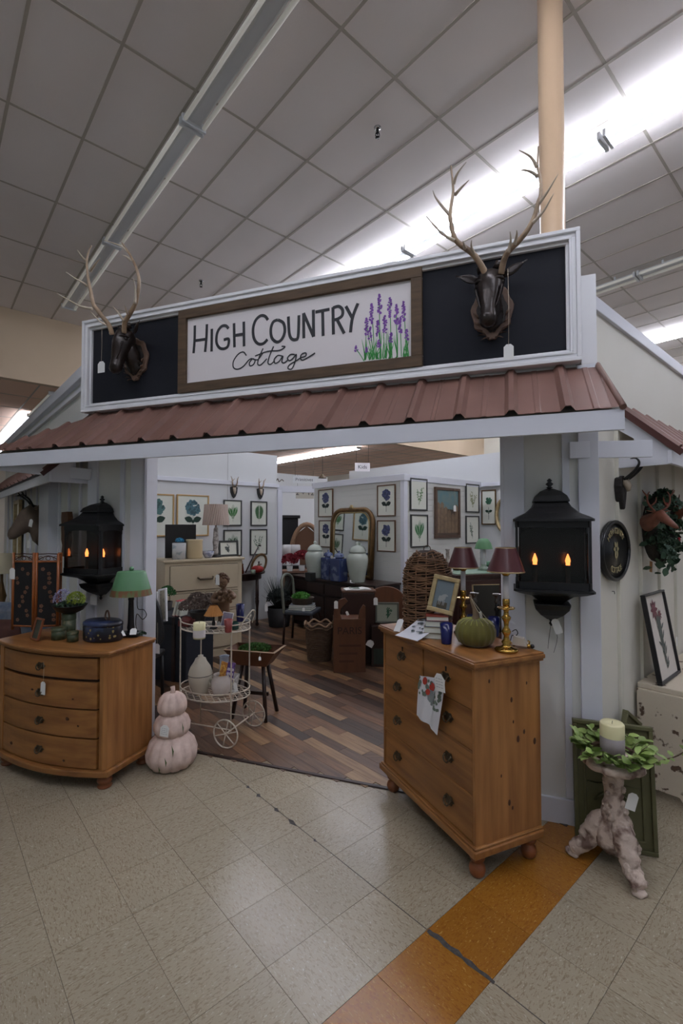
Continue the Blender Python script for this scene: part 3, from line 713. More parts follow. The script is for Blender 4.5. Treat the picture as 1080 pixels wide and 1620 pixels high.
lb = [[(620, 950), (590, 860), (530, 780), (470, 700), (430, 640), (405, 520), (385, 430), (370, 330), (365, 210), (380, 120), (410, 55)],
      [(740, 930), (745, 830), (790, 750), (850, 640), (880, 520), (888, 400), (860, 280), (810, 170), (765, 95), (715, 25)]]
lt = [[[(420, 690), (300, 665), (180, 600), (65, 535)], [(370, 460), (330, 430), (240, 380), (155, 320)], [(358, 210), (310, 160), (270, 100)], [(400, 310), (450, 240), (497, 185)], [(590, 860), (500, 820), (400, 715)]],
      [[(848, 640), (852, 500), (832, 385)], [(805, 205), (760, 165), (715, 150)], [(780, 120), (690, 50), (530, 0)], [(735, 810), (680, 730), (625, 665)], [(775, 740), (740, 650)]]]
sl = (onp(213, 568, F(0, -.06), nn)-P0).dot(e)
stag('bronze stag head with looping antlers at the left end of the sign', sl, 3.06, -.35, zl, lb, lt, (-.22, -.30))
price_tag(onp(803, 425, F(0, -.30), nn), RZF, 'white tag on a long string below the right stag head', .42, .052, .085)
price_tag(onp(161, 517, F(0, -.34), nn), RZF, 'white tag hanging from the left stag antler over the dark sign', .26, .066, .085)

# ---- wall lanterns: half-hexagon body with pagoda roof
def hexring(w, d_, z, n=0):
    """front of a lantern: back edge on the wall (y=0)"""
    h = w/2*.91; d_ *= 1.12
    return [V((-h, 0, z)), V((-h, -d_*.93, z)), V((-h*.94, -d_, z)), V((h*.94, -d_, z)), V((h, -d_*.93, z)), V((h, 0, z))]
def lantern(label, root):
    t = thing('wall_lantern', label, 'lantern', root, RZF)        # origin = bottom tip, on the wall plane
    W, D = .40, .20; t.scale = (1, 1, .885)
    def skin(prof, name, par=t):
        q = MB(); q.rings([hexring(w, d_, z) for w, d_, z in prof], True, False); return q.build(name, BLACK, par)
    skin([(.05, .05, 0), (.13, .10, .035), (.19, .135, .075), (.205, .145, .105), (.205, .145, .112)], 'bottom_bowl')
    skin([(.13, .10, .112), (.16, .115, .13), (.24, .15, .165), (.38, .205, .185), (.44, .235, .20), (.44, .235, .212)], 'bottom_flare')
    skin([(.44, .235, .628), (.44, .235, .642), (.40, .22, .655), (.30, .185, .68), (.22, .15, .72), (.185, .13, .755)], 'roof_skirt')
    skin([(.205, .145, .752), (.205, .145, .760), (.18, .13, .79), (.12, .09, .82), (.05, .05, .838), (.015, .015, .845)], 'roof_cap')
    MB().lathe([(.006, 0), (.02, .006), (.008, .014), (.022, .03), (.008, .044), (.015, .052), (.004, .066)], 12, (0, -.03, .842)).build('finial', BLACK, t)
    MB().lathe([(.004, -.05), (.012, -.035), (.006, -.02), (.02, 0)], 10, (0, -.03, .004)).build('drop_finial', BLACK, t)
    MB().box(-W/2*.9, W/2*.9, -.012, -.002, .21, .63).build('back_plate', mat('lantern_back', (24, 15, 15), .25, spec=.6), t)
    R0, R1 = hexring(W, D, .21), hexring(W, D, .63)
    for i in (1, 4):
        MB().bar(R0[i]*.985, R1[i]*.985, .018, .018).build('corner_bar', BLACK, t)
    for zz in (.235, .612):
        q = MB(); Q = hexring(W, D, zz)
        for i in range(5): q.bar(Q[i], Q[i+1], .014, .045)
        q.build('rail', BLACK, t)
    # arched spandrels in the front faces
    q = MB()
    for i in (0, 2, 4):
        a, b = hexring(W, D, .595)[i], hexring(W, D, .595)[i+1]; P_ = []
        for k in range(9):
            f = k/8; c = a.lerp(b, f); P_.append(c-V((0, 0, .045*(1-sin(pi*f)**.6))))
        for k in range(8): q.face([a.lerp(b, k/8), a.lerp(b, (k+1)/8), P_[k+1], P_[k]])
    q.build('arched_rail', BLACK, t)
    for i in range(5):
        a0, a1, b0, b1 = R0[i], R0[i+1], R1[i], R1[i+1]
        c = (a0+a1+b0+b1)/4; q = MB(); s_ = .95
        q.face([c+(x-c)*s_ for x in (a0, a1, b1, b0)]); q.build('glass_pane', glassy('smoky_glass', (196, 188, 184)), t)
    for x in (-.085, .085):
        MB().lathe([(.02, 0), (.022, .01), (.012, .02), (.012, .13), (.016, .135), (.016, .14)], 12, (x, -.095, .212)).build('candle_sleeve', mat('sleeve_grey', (70, 66, 62), .5), t)
        bl = MB().lathe([(.011, 0), (.011, .012), (.014, .027), (.012, .04), (.006, .06), (.002, .072)], 12, (x, -.095, .352)).build('candle_bulb', FLAME, t)
    return t
def wallpt(u, v, dd_=0): q = onp(u, v, F(0, dd_), nn); return q
sL = (onp(873, 850, F(0, -.20), nn)-P0).dot(e); sLL = (onp(150, 850, F(0, -.12), nn)-P0).dot(e)
zb_ = onp(873, 981, F(0, -.1), nn).z
lantern('large black candle lantern on the right pier beside the pine chest', F(sL, -.022, zb_))
lantern('large black candle lantern on the left pier, behind the folding screen', F(sLL, -.022, onp(150, 942, F(0, -.1), nn).z))
price_tag(wallpt(876, 978, -.09), RZF, 'tilted white tag hanging from the bottom of the right lantern', .005, .04, .085, -.35)
price_tag(wallpt(148, 938, -.09), RZF, 'white tag hanging from the bottom of the left lantern', .012, .07, .085)
t = thing('cord', 'thin dark cord ends dangling under the right lantern', 'cord', wallpt(872, 985, -.05), RZF)
MB().tube([(0, 0, 0), (-.012, 0, -.07), (-.02, .0, -.15)], .0012, 4, 3).build('strand', BLACK, t); MB().tube([(.01, 0, 0), (.03, 0, -.08), (.01, 0, -.17)], .0012, 4, 3).build('strand', BLACK, t)

# ================================================================ CHESTS OF DRAWERS
def pull(parent, x, y, z, M=None, drop=True, w=.075):
    """ornate back plate with swan-neck bail"""
    M = M or Matrix.Identity(4); q = MB()
    pts = []
    for i in range(24):
        a = 2*pi*i/24; r = 1+.16*cos(6*a); pts.append((x+w/2*cos(a)*r, z+w*.30*sin(a)*r))
    q.prism(pts, y-.005, y, M); q.tube([M @ V(p) for p in ((x-w*.33, y-.006, z+.006), (x-w*.33, y-.018, z-.002), (x-w*.2, y-.022, z-.018), (x, y-.022, z-.024), (x+w*.2, y-.022, z-.018), (x+w*.33, y-.018, z-.002), (x+w*.33, y-.006, z+.006))], .0042, 6, 2)
    for sx in (-1, 1): q.ball((x+sx*w*.33, y-.008, z+.006), .008, 8, M=M)
    return q.build('drawer_pull', IRON, parent)
ctr = (onz(599, 988, 1.05)+onz(863, 1031, 1.05))/2; ctr.z = 0
rzc = atan2(-.914, .405)
ch = thing('pine_chest', 'tall honey pine chest of drawers with turned feet beside the right pier', 'chest of drawers', ctr, rzc)
W, D, HT = .90, .42, 1.05
hw, hd = W/2, D/2
MB().box(-hw-.03, hw+.03, -hd-.025, hd+.01, HT-.03, HT-.008).box(-hw-.022, hw+.022, -hd-.018, hd+.01, HT-.008, HT).box(-hw-.018, hw+.018, -hd-.014, hd+.01, HT-.045, HT-.03).build('top', PINEH, ch, bev=.005)
MB().box(-hw, -hw+.02, -hd, hd, .14, HT-.045).build('side_panel', PINE, ch, bev=.003)
MB().box(hw-.02, hw, -hd, hd, .13, HT-.045).build('side_panel', PINE, ch, bev=.003)
MB().box(-hw, hw, hd-.012, hd, .13, HT-.045).build('back_panel', PINE, ch)
MB().box(-hw+.02, hw-.02, -hd+.02, hd-.012, .13, .15).build('bottom_board', PINE, ch)
q = MB(); q.box(-hw-.022, hw+.022, -hd-.022, hd, .122, .158).box(-hw-.014, hw+.014, -hd-.014, hd, .158, .170); q.build('plinth', PINEH, ch, bev=.006)
rows = [(.173, .385), (.395, .60), (.61, .795), (.805, 1.0)]
q = MB()
for z in (.39, .605, .80): q.box(-hw+.02, hw-.02, -hd, -hd+.02, z-.006, z+.006)
q.box(-.008, .008, -hd, -hd+.02, .80, 1.005); q.build('drawer_rails', PINEH, ch)
for x0, x1, z0, z1 in [(-hw+.024, hw-.024)+r for r in rows[:3]] + [(-hw+.024, -.011)+rows[3], (.011, hw-.024)+rows[3]]:
    MB().box(x0, x1, -hd+.004, -hd+.022, z0, z1).build('drawer', PINEH, ch, bev=.004)
    dr = bpy.data.objects[[o.name for o in C.objects if o.name.startswith('drawer')][-1]] if False else C.objects[-1]
    zc = (z0+z1)/2
    xs = (-.27, .24) if x1-x0 > .5 else ((x0+x1)/2,)
    for x in xs: pull(dr, x, -hd+.004, zc+.005)
    if x1-x0 < .5: MB().prism([(-.006, .03), (.006, .03), (.004, .005), (-.004, .005)], -hd+.002, -hd+.005, RT(((x0+x1)/2, 0, zc+.028))).build('keyhole', BLACK, dr)
for sx in (-1, 1):
    for sy in (-1, 1):
        MB().lathe([(.028, 0), (.036, .012), (.041, .032), (.036, .052), (.024, .064), (.024, .070), (.036, .080), (.038, .092), (.030, .102), (.034, .114), (.036, .13)], 18, (sx*(hw-.045), sy*(hd-.045), 0)).build('turned_foot', mat('pine_foot', (140, 82, 46), .4, c2=(96, 50, 26), sc_=6), ch)
q = MB()
for y, z, r in ((-.12, .94, .006), (.02, .83, .008), (.06, .63, .010), (.10, .66, .007), (.17, .60, .010), (-.05, .47, .005), (.0, .33, .009), (.02, .30, .006), (.12, .90, .005), (.03, .72, .005)):
    q.lathe([(r, 0), (r*.6, .001)], 8, (0, 0, 0), M=RT((hw+.0001, y, z), 0, 0, pi/2) @ Matrix.Scale(1.8, 4, (1, 0, 0)))
q.build('knots', KNOT, ch)
for dr_z in (): pass

# bow-front dresser at the left
lc_ = V((-1.51, 3.06, 0)); rzl = RZF
ux, uy = V((cos(rzl), sin(rzl), 0)), V((-sin(rzl), cos(rzl), 0))
W2, D2, H2 = .98, .42, .885
ctr2 = lc_ - ux*(W2/2+.015) + uy*(D2/2+.03)
ld = thing('bow_front_dresser', 'low bow-front honey pine dresser with four drawers under the left lantern', 'chest of drawers', ctr2, rzl)
hw2, hd2 = W2/2, D2/2
def bow(x, o=0, hw_=hw2, b=.075): return -hd2 - b*(1-(x/hw_)**2) - o
def bowpoly(o, x0, x1, n=16, back=hd2, b=.075):
    return [(x0+(x1-x0)*i/n, bow(x0+(x1-x0)*i/n, o, b=b)) for i in range(n+1)] + [(x1, back), (x0, back)]
MB().vprism(bowpoly(.02, -hw2-.03, hw2+.03, b=.085), H2-.02, H2).build('top', PINEH, ld, bev=.006)
MB().vprism(bowpoly(.010, -hw2-.018, hw2+.018, b=.08), H2-.036, H2-.02).build('top_moulding', PINEH, ld, bev=.004)
MB().vprism(bowpoly(.018, -hw2-.025, hw2+.025, b=.085), .085, .125).build('plinth', PINEH, ld, bev=.008)
for x0, x1 in ((-hw2, -hw2+.06), (hw2-.06, hw2)):
    q = MB(); q.vprism([(x0, -hd2+.01), (x0+.012, -hd2-.008), (x1-.012, bow(x1 if x1 < 0 else x0)+.004), (x1 if x1 < 0 else x1, -hd2+.006 if x1 > 0 else bow(x1)), (x1, hd2), (x0, hd2)], .125, H2-.036); q.build('side_panel', PINE, ld, bev=.004)
MB().box(-hw2+.05, hw2-.05, hd2-.012, hd2, .125, H2-.036).build('back_panel', PINE, ld)
MB().vprism([(x, y+.03) for x, y in bowpoly(0, -hw2+.06, hw2-.06)[:-2]]+[(hw2-.06, hd2-.02), (-hw2+.06, hd2-.02)], .126, H2-.037).build('carcass', mat('dark_gap', (50, 26, 14), .7), ld)
for z0, z1 in ((.13, .315), (.325, .50), (.51, .68), (.70, .835)):
    x0, x1 = -hw2+.064, hw2-.064; n = 16
    q = MB(); q.vprism([(x0+(x1-x0)*i/n, bow(x0+(x1-x0)*i/n)+.004) for i in range(n+1)]+[(x0+(x1-x0)*i/n, bow(x0+(x1-x0)*i/n)+.034) for i in range(n, -1, -1)], z0, z1)
    dr = q.build('drawer', PINEH, ld, bev=.003)
    pull(dr, 0, bow(0)+.004, (z0+z1)/2, w=.07)
for sx in (-1, 1):
    for sy in (-1, 1):
        MB().lathe([(.042, 0), (.046, .01), (.03, .02), (.044, .034), (.048, .048), (.036, .066), (.028, .074), (.036, .086)], 18, (sx*(hw2-.045), sy*(hd2-.04), 0)).build('bun_foot', mat('pine_foot', (140, 82, 46)), ld)
q = MB()
for x, z, r in ((.22, .44, .012), (-.08, .60, .008), (.30, .40, .007), (-.30, .20, .012), (.2, .17, .008), (.26, .57, .006)):
    q.lathe([(r, 0), (r*.6, .001)], 8, M=RT((x, bow(x)+.0035, z), 0, pi/2) @ Matrix.Scale(1.5, 4, (1, 0, 0)))
q.build('knots', KNOT, ld)
def onchest(u, v, z=1.05): return onz(u, v, z)
price_tag(onp(69, 1047, ctr2-uy*(hd2+.085), uy), rzl, 'white tag on a cord from the top drawer pull of the left dresser', .13, .042, .085, .05)

# tea towel on the chest drawer + its tag
nf = V((-.914, -.405, 0))
chf = ctr + nf*(hd+.035)
q = MB(); TW = []; uvl = [(665, 1066), (707, 1076)], [(660, 1108), (701, 1122)], [(659, 1132), (694, 1163)]
def towel_pt(f, g):
    a = V((664, 1068, 0)).lerp(V((704, 1076, 0)), f); b = V((659, 1131, 0)).lerp(V((693, 1163, 0)), f); c = a.lerp(b, g)
    P_ = onp(c.x, c.y, chf, nf); return P_ + nf*(.008*sin(f*9)+.004*sin(f*17+g*3))
tr = thing('tea_towel', 'white tea towel printed with red poppies hanging from the chest drawer pull', 'towel', onp(684, 1068, chf, nf), rzc)
inv = RT(tr.location, rzc).inverted()
n, m = 12, 10
vs = [[inv @ towel_pt(i/n, j/m) for i in range(n+1)] for j in range(m+1)]
for j in range(m):
    for i in range(n): q.face([vs[j][i], vs[j][i+1], vs[j+1][i+1], vs[j+1][i]], True)
bmesh.ops.remove_doubles(q.b, verts=q.b.verts, dist=1e-5); q.build('cloth', mat('white_linen', (228, 228, 234), .9), tr)
inv = inv
def patches(name, items, m_, parent, off):
    q = MB()
    for f, g, r in items:
        c = inv @ towel_pt(f, g); fx = (inv @ towel_pt(min(1, f+.1), g))-c; gx = (inv @ towel_pt(f, min(1, g+.1)))-c
        fx.normalize(); gx.normalize(); o_ = V((0, -off, 0)); q.face([c+o_+fx*r*cos(a)+gx*r*sin(a)*1.2 for a in [2*pi*k/7+f*9 for k in range(7)]])
    return q.build(name, m_, parent)
rg = random.Random(5)
patches('printed_leaves', [(rg.uniform(.05, .95), rg.uniform(.02, .42), rg.uniform(.007, .014)) for _ in range(26)]+[(rg.uniform(.7, .95), rg.uniform(.4, .6), .008) for _ in range(8)], mat('print_grey_green', (112, 124, 112), .9), tr, .003)
patches('printed_poppies', [(.25, .10, .02), (.5, .2, .022), (.75, .12, .02), (.4, .32, .016)], mat('print_red', (178, 62, 50), .9), tr, .004)
patches('printed_jug', [(.48, .42, .026), (.52, .50, .022), (.5, .35, .02)], mat('print_grey', (140, 148, 150), .9), tr, .005)
price_tag(onp(694, 1067, ctr+nf*(hd+.065), nf)+V((0, 0, .008)), rzc, 'large white handwritten tag over the tea towel on the chest', .004, .085, .088, -.12, txt=True)
# ================================================================ ON TOP OF THE PINE CHEST (top at z 1.05)
ZC = HT+.001
def P_c(u, v, z=ZC): return onz(u, v, z)
# willow skep
p = P_c(676, 993); t = thing('willow_beehive', 'tall domed beehive basket woven of brown willow twigs on the pine chest', 'basket', p, 0)
TWIG = mat('willow_twig', (126, 92, 64), .7, c2=(74, 52, 36), sc_=14, rnd=.3, bump=.3, bsc=60)
def skep_r(f): return .152*(1-.02*(1-f)) if f < .62 else .152*sqrt(max(.0, 1-((f-.62)/.40)**2))
MB().lathe([(skep_r(i/20)*.93+.001, .49*i/20) for i in range(21)], 24).build('inner_basket', mat('dark_wicker', (48, 34, 24), .9), t)
q = MB(); rg = random.Random(11)
for k in range(44):
    z = .006+.485*k/44; f = z/.49; ph = rg.random()*6
    for a0 in (0, 2.1, 4.2):
        a0 += ph; pts = []
        for i in range(12):
            a = a0+2.6*i/11; r = skep_r(min(.99, f))+.004*sin(a*7+k*pi)+rg.uniform(-.002, .004)
            pts.append((r*cos(a), r*sin(a), z+rg.uniform(-.005, .005)+.006*sin(a*3+k)))
        q.tube(pts, [.0022]+[rg.uniform(.0035, .005)]*10+[.002], 5)
q.build('twig_weave', TWIG, t, kind='stuff')
q = MB()
for k in range(14):
    a = 2*pi*k/14; q.tube([(skep_r(f)*cos(a)*.985, skep_r(f)*sin(a)*.985, f*.49) for f in (0, .3, .6, .75, .88, .97)], .0045, 5)
q.build('stakes', TWIG, t)
MB().tube([(-.022, 0, .485), (-.018, 0, .51), (0, 0, .52), (.018, 0, .51), (.022, 0, .485)], .003, 5, 3).build('wire_loop', IRON, t)
def flat_tag(label, u, v, z, w, h, rz_, tilt, cat='price tag'):
    t = thing('price_tag', label, cat, onz(u, v, z), rz_, 'white price tags'); M = RT((0, 0, 0), 0, tilt)
    MB().prism([(-w/2+.01, h), (w/2-.01, h), (w/2, h-.012), (w/2, 0), (-w/2, 0), (-w/2, h-.012)], -.0006, .0006, M).build('card', PAPERW, t)
    MB().tube([M @ V((0, 0, h-.006)), M @ V((.006, .01, h+.02)), M @ V((.015, .03, h+.03))], .001, 4).build('string', STRING, t); return t
flat_tag('long white tag leaning at the foot of the willow beehive', 627, 999, ZC, .04, .10, -.5, -.9)
# stack of books
def book(name_lab, cat, loc, rz_, w, d_, h, col, tilt=None, grp=None, standing=False):
    t = thing('book', name_lab, cat, loc, rz_, grp, tilt)
    cm = mat('cover_%d_%d_%d' % col, col, .6)
    MB().box(-w/2+.003, w/2-.003, -d_/2+.004, d_/2-.004, .002, h-.002).build('page_block', PAPER, t)
    MB().box(-w/2, w/2, -d_/2, d_/2, 0, .0025).box(-w/2, w/2, -d_/2, d_/2, h-.0025, h).box(-w/2, w/2, d_/2-.003, d_/2, 0, h).build('cover', cm, t); return t
pb_ = P_c(694, 1011); zz = ZC; cols = [((112, 100, 84), .032), ((150, 140, 120), .034), ((56, 66, 92), .034), ((140, 60, 44), .026)]
for k, (c_, h_) in enumerate(cols):
    book(['bottom grey-brown book of the stack under the gold picture frame', 'cream book second from the bottom of the stack on the chest', 'blue-spined book third from the bottom of the stack on the chest', 'rust red book on top of the stack beneath the gold frame'][k], 'book', V((pb_.x, pb_.y+.05, zz)), -.35+.07*k, .15-.008*k, .12-.006*k, h_, c_, grp='books stacked on the pine chest'); zz += h_+.0005
# gilt frame with animal picture leaning on the books
def picture(label, loc, rz_, w, h, fw, fm, bg, art=None, depth=.02, lean=0, roll=0, cat='picture', grp=None, mount=None, mw=0, glass=False, nm='framed_picture'):
    """origin at bottom centre, faces local -y; art(mb-factory, parent, w, h, M) draws the print"""
    t = thing(nm, label, cat, loc, rz_, grp); M = RT((0, 0, 0), 0, -lean, roll)
    q = MB()
    for x0, x1, z0, z1 in ((-w/2, w/2, 0, fw), (-w/2, w/2, h-fw, h), (-w/2, -w/2+fw, fw, h-fw), (w/2-fw, w/2, fw, h-fw)):
        q.box(x0, x1, -depth, 0, z0, z1, M)
    q.build('frame', fm, t, bev=min(.004, fw*.25))
    MB().box(-w/2+fw, w/2-fw, -depth*.45, -depth*.3, fw, h-fw, M).build('print_sheet', mount or bg, t)
    if mw: MB().box(-w/2+fw+mw, w/2-fw-mw, -depth*.52, -depth*.45, fw+mw, h-fw-mw, M).build('image_area', bg, t)
    if art: art(t, w-2*fw, h-2*fw, M @ RT((0, -depth*.56, fw)))
    if glass: MB().box(-w/2+fw, w/2-fw, -depth*.78, -depth*.76, fw, h-fw, M).build('glass', PANE, t)
    return t
def leafpoly(c, a, l, w):
    dx, dz = cos(a), sin(a); return [(c[0]+dx*l*f-dz*w*s_, c[1]+dz*l*f+dx*w*s_) for f, s_ in ((0, 0), (.25, .42), (.55, .5), (.8, .3), (1, 0), (.8, -.3), (.55, -.5), (.25, -.42))]
def flat(q, poly, M, y=0): q.face([M @ V((x, y, z)) for x, z in poly])
def art_bloom(col, leaf=(52, 74, 60), two=False):
    def f(t, w, h, M):
        rg = random.Random(int(w*1e4)+int(h*1e5)); q = MB(); R = .27*w; cy = h*.70
        for k in range(60):
            a = rg.random()*6.28; r = R*sqrt(rg.random())*.82; c = (r*cos(a), cy+r*sin(a)); s_ = R*.24
            flat(q, [(c[0]+s_*cos(b+a), c[1]+s_*sin(b+a)) for b in (0, 1.2, 2.5, 3.7, 5)], M, -.0003-.00001*k)
        q.build('printed_bloom', mat('bloom_%d_%d_%d' % col, col, .8, c2=tuple(int(x*.7) for x in col), sc_=60), t)
        q = MB()
        for k in range(26):
            a = rg.random()*6.28; r = R*sqrt(rg.random())*.8; c = (r*cos(a), cy+r*sin(a)); s_ = R*.15
            flat(q, [(c[0]+s_*cos(b+a), c[1]+s_*sin(b+a)) for b in (0, 1.2, 2.5, 3.7, 5)], M, -.0011-.00001*k)
        q.build('printed_petals', mat('petal_%d_%d_%d' % col, tuple(int(x*.72) for x in col), .8), t)
        q = MB()
        for sx in (-1, 1): flat(q, leafpoly((0, h*.36), pi/2-sx*1.25, w*.30, w*.20), M, -.0002); flat(q, leafpoly((0, h*.30), pi/2-sx*.5, w*.12, w*.06), M, -.0002)
        flat(q, [(-.004, h*.12), (.004, h*.12), (.003, h*.5), (-.003, h*.5)], M, -.0001)
        q.build('printed_leaves', mat('leafprint_%d' % leaf[0], leaf, .8), t)
    return f
def art_fern(col=(58, 112, 60), kind=0):
    def f(t, w, h, M):
        q = MB()
        for st in ((0, .14, .02, .92), (-.03, .3, -.26, .75), (.03, .3, .26, .8))[:1 if kind == 1 else 3]:
            x0, z0, x1, z1 = st[0]*w, st[1]*h, st[2]*w, st[3]*h; n = 11
            a = atan2(z1-z0, x1-x0)
            flat(q, [(x0-.002, z0), (x0+.002, z0), (x1, z1)], M, -.0001)
            for k in range(n):
                fr_ = .15+.8*k/n; l = w*(.17 if kind != 1 else .36)*sin(pi*min(.95, fr_*.9+.1))
                for sx in (-1, 1): flat(q, leafpoly((x0+(x1-x0)*fr_, z0+(z1-z0)*fr_), a+sx*1.0, l, l*(.28 if kind != 1 else .3)), M, -.0002-.00001*k)
        q.build('printed_fern', mat('fern_%d_%d' % col[:2], col, .8), t)
    return f
def art_sprig(col=(120, 140, 120)):
    def f(t, w, h, M):
        q = MB(); rg = random.Random(int(w*9e3)+col[0])
        for k in range(6):
            a = pi/2+rg.uniform(-.5, .5); l = h*rg.uniform(.5, .72); x1, z1 = l*cos(a), h*.14+l*sin(a)
            flat(q, [(-.002, h*.14), (.002, h*.14), (x1, z1)], M, -.0001)
            for j in range(7):
                f_ = .3+.7*j/7; flat(q, leafpoly((x1*f_, h*.14+(z1-h*.14)*f_), rg.random()*6.28, w*.09, w*.05), M, -.0002-.00001*j)
        q.build('printed_sprig', mat('sprig_%d_%d' % col[:2], col, .8), t)
    return f
def art_goat(t, w, h, M):
    q = MB(); s_ = w*.9
    flat(q, [(-.30*s_, .05*s_), (.34*s_, .05*s_), (.34*s_, .42*s_), (-.30*s_, .42*s_)], M, -.0001); q.build('painted_ground', mat('murky_ground', (72, 66, 52), .8), t)
    q = MB(); flat(q, [(x*s_, z*s_+.3*s_) for x, z in ((-.28, .2), (-.16, .15), (.05, .2), (.16, .3), (.2, .5), (.32, .52), (.28, .6), (.14, .64), (.0, .6), (-.1, .5), (-.24, .48))], M, -.0003)
    for x in (-.22, -.12, .04, .12): flat(q, [(x*s_, .22*s_), (x*s_+.03*s_, .22*s_), (x*s_+.05*s_, .52*s_), (x*s_-.01*s_, .52*s_)], M, -.0002)
    q.build('painted_animal', mat('painted_grey', (150, 152, 150), .8), t)
p = P_c(700, 1000, 1.165)
picture('small gold framed painting of a grey animal propped on books on the chest', V((pb_.x+.015, pb_.y+.04, zz+.012)), -.45, .155, .215, .026, GOLD, mat('painting_sky', (104, 116, 122), .6), art_goat, .022, .22, .17)
# printed towel draped over the books towards the chest edge
p = P_c(668, 1005); t = thing('tea_towel', 'white printed tea towel folded over the books on the pine chest', 'towel', V((p.x, p.y, ZC)), rzc+.25)
q = MB(); n = 10; rowsP = []
for j in range(9):
    f = j/8; y = .16-.30*f; z = .125*(1-f)**1.3+.004 if f > .15 else .13
    rowsP.append([V((-.075+.15*i/n+.03*f*(i/n-.5), y, max(.004, z+.006*sin(i*1.4+f*5)*(1-f)))) for i in range(n+1)])
for j in range(8):
    for i in range(n): q.face([rowsP[j][i], rowsP[j][i+1], rowsP[j+1][i+1], rowsP[j+1][i]], True)
bmesh.ops.remove_doubles(q.b, verts=q.b.verts, dist=1e-5); q.build('cloth', mat('white_linen', (228, 228, 234)), t)
q = MB(); rg = random.Random(2)
for k in range(26):
    i, j = rg.randint(2, 8), rg.randint(3, 6); c = rowsP[j][i]+V((rg.uniform(-.01, .01), 0, .010)); s_ = rg.uniform(.005, .011); 
    dn = (rowsP[j+1][i]-rowsP[j][i])
    q.face([c+V((s_*cos(a), 0, 0))+dn.normalized()*s_*sin(a) for a in (0, 1.2, 2.4, 3.6, 4.9)])
q.build('printed_leaves', mat('printed_grey_blue', (104, 112, 116), .9), t)
# tumblers
BLU = mat('cobalt_glazed_cup', (20, 27, 86), .18)
def tumbler(label, p, col=BLU, r=.036, h=.11, grp=None, cat='cup'):
    t = thing('tumbler', label, cat, p, 0, grp)
    MB().lathe([(.001, 0), (r*.74, 0), (r*.78, .004), (r, h), (r*.93, h), (r*.74, .01), (.001, .008)], 24, caps=False).build('cup_body', col, t)
    MB().lathe([(r*.93, h-.012), (.001, h-.012)], 20, caps=False).build('candle_wax', mat('white_wax', (228, 226, 222), .5), t); return t
tumbler('cobalt blue cup in front of the books on the pine chest', P_c(706, 1018))
tumbler('cobalt blue cup behind the green velvet pumpkin on the chest', P_c(781, 1006))
tumbler('cobalt blue cup rim just visible behind the pumpkin stem', P_c(748, 999), h=.10)
# velvet pumpkin
p = P_c(756, 1024); p.y += .05; t = thing('velvet_pumpkin', 'olive green velvet pumpkin with a twisted stem on the pine chest', 'pumpkin', p, 0)
VEL = mat('olive_velvet', (104, 100, 30), .85, c2=(64, 54, 20), sc_=5, st=(1, 1, .6)); VEL.node_tree.nodes['Principled BSDF'].inputs['Sheen Weight'].default_value = .25
prof = [(.02, .002), (.06, 0), (.092, .018), (.108, .05), (.109, .085), (.095, .118), (.065, .138), (.03, .142), (.008, .136)]
MB().lathe(prof, 72, lobes=18, lob=.055).build('velvet_body', VEL, t)
q = MB()
for k in range(18):
    a = 2*pi*k/18; q.tube([((r-.0005)*cos(a), (r-.0005)*sin(a), z+.001) for r, z in ((.02, .142), (.045, .142), (.07, .136), (.088, .124), (.098, .108))], .0012, 4)
q.build('gather_stitches', mat('pale_olive_thread', (176, 176, 96), .8), t)
MB().tube([(0, 0, .13), (.002, 0, .165), (-.006, .004, .20), (-.02, .004, .245), (-.03, 0, .27)], [.024, .016, .012, .008, .006], 8, 3, .8).build('stem', mat('dried_stem', (128, 108, 84), .8, c2=(84, 66, 48), sc_=30, bump=.4), t)
q = MB(); q.tube([(-.028, -.01, .26), (0, -.02, .2), (.03, -.04, .15), (.05, -.07, .128)], .0016, 4, 3).tube([(-.02, -.01, .25), (.02, -.02, .19), (.06, -.03, .14), (.09, -.05, .11)], .0014, 4, 3); q.build('twine', STRING, t)
q = MB(); q.box(-.007, .007, -.0006, .0006, -.07, 0, RT((.018, -.03, .185), .3, .5, -.45)); q.build('slim_card', PAPERW, t)
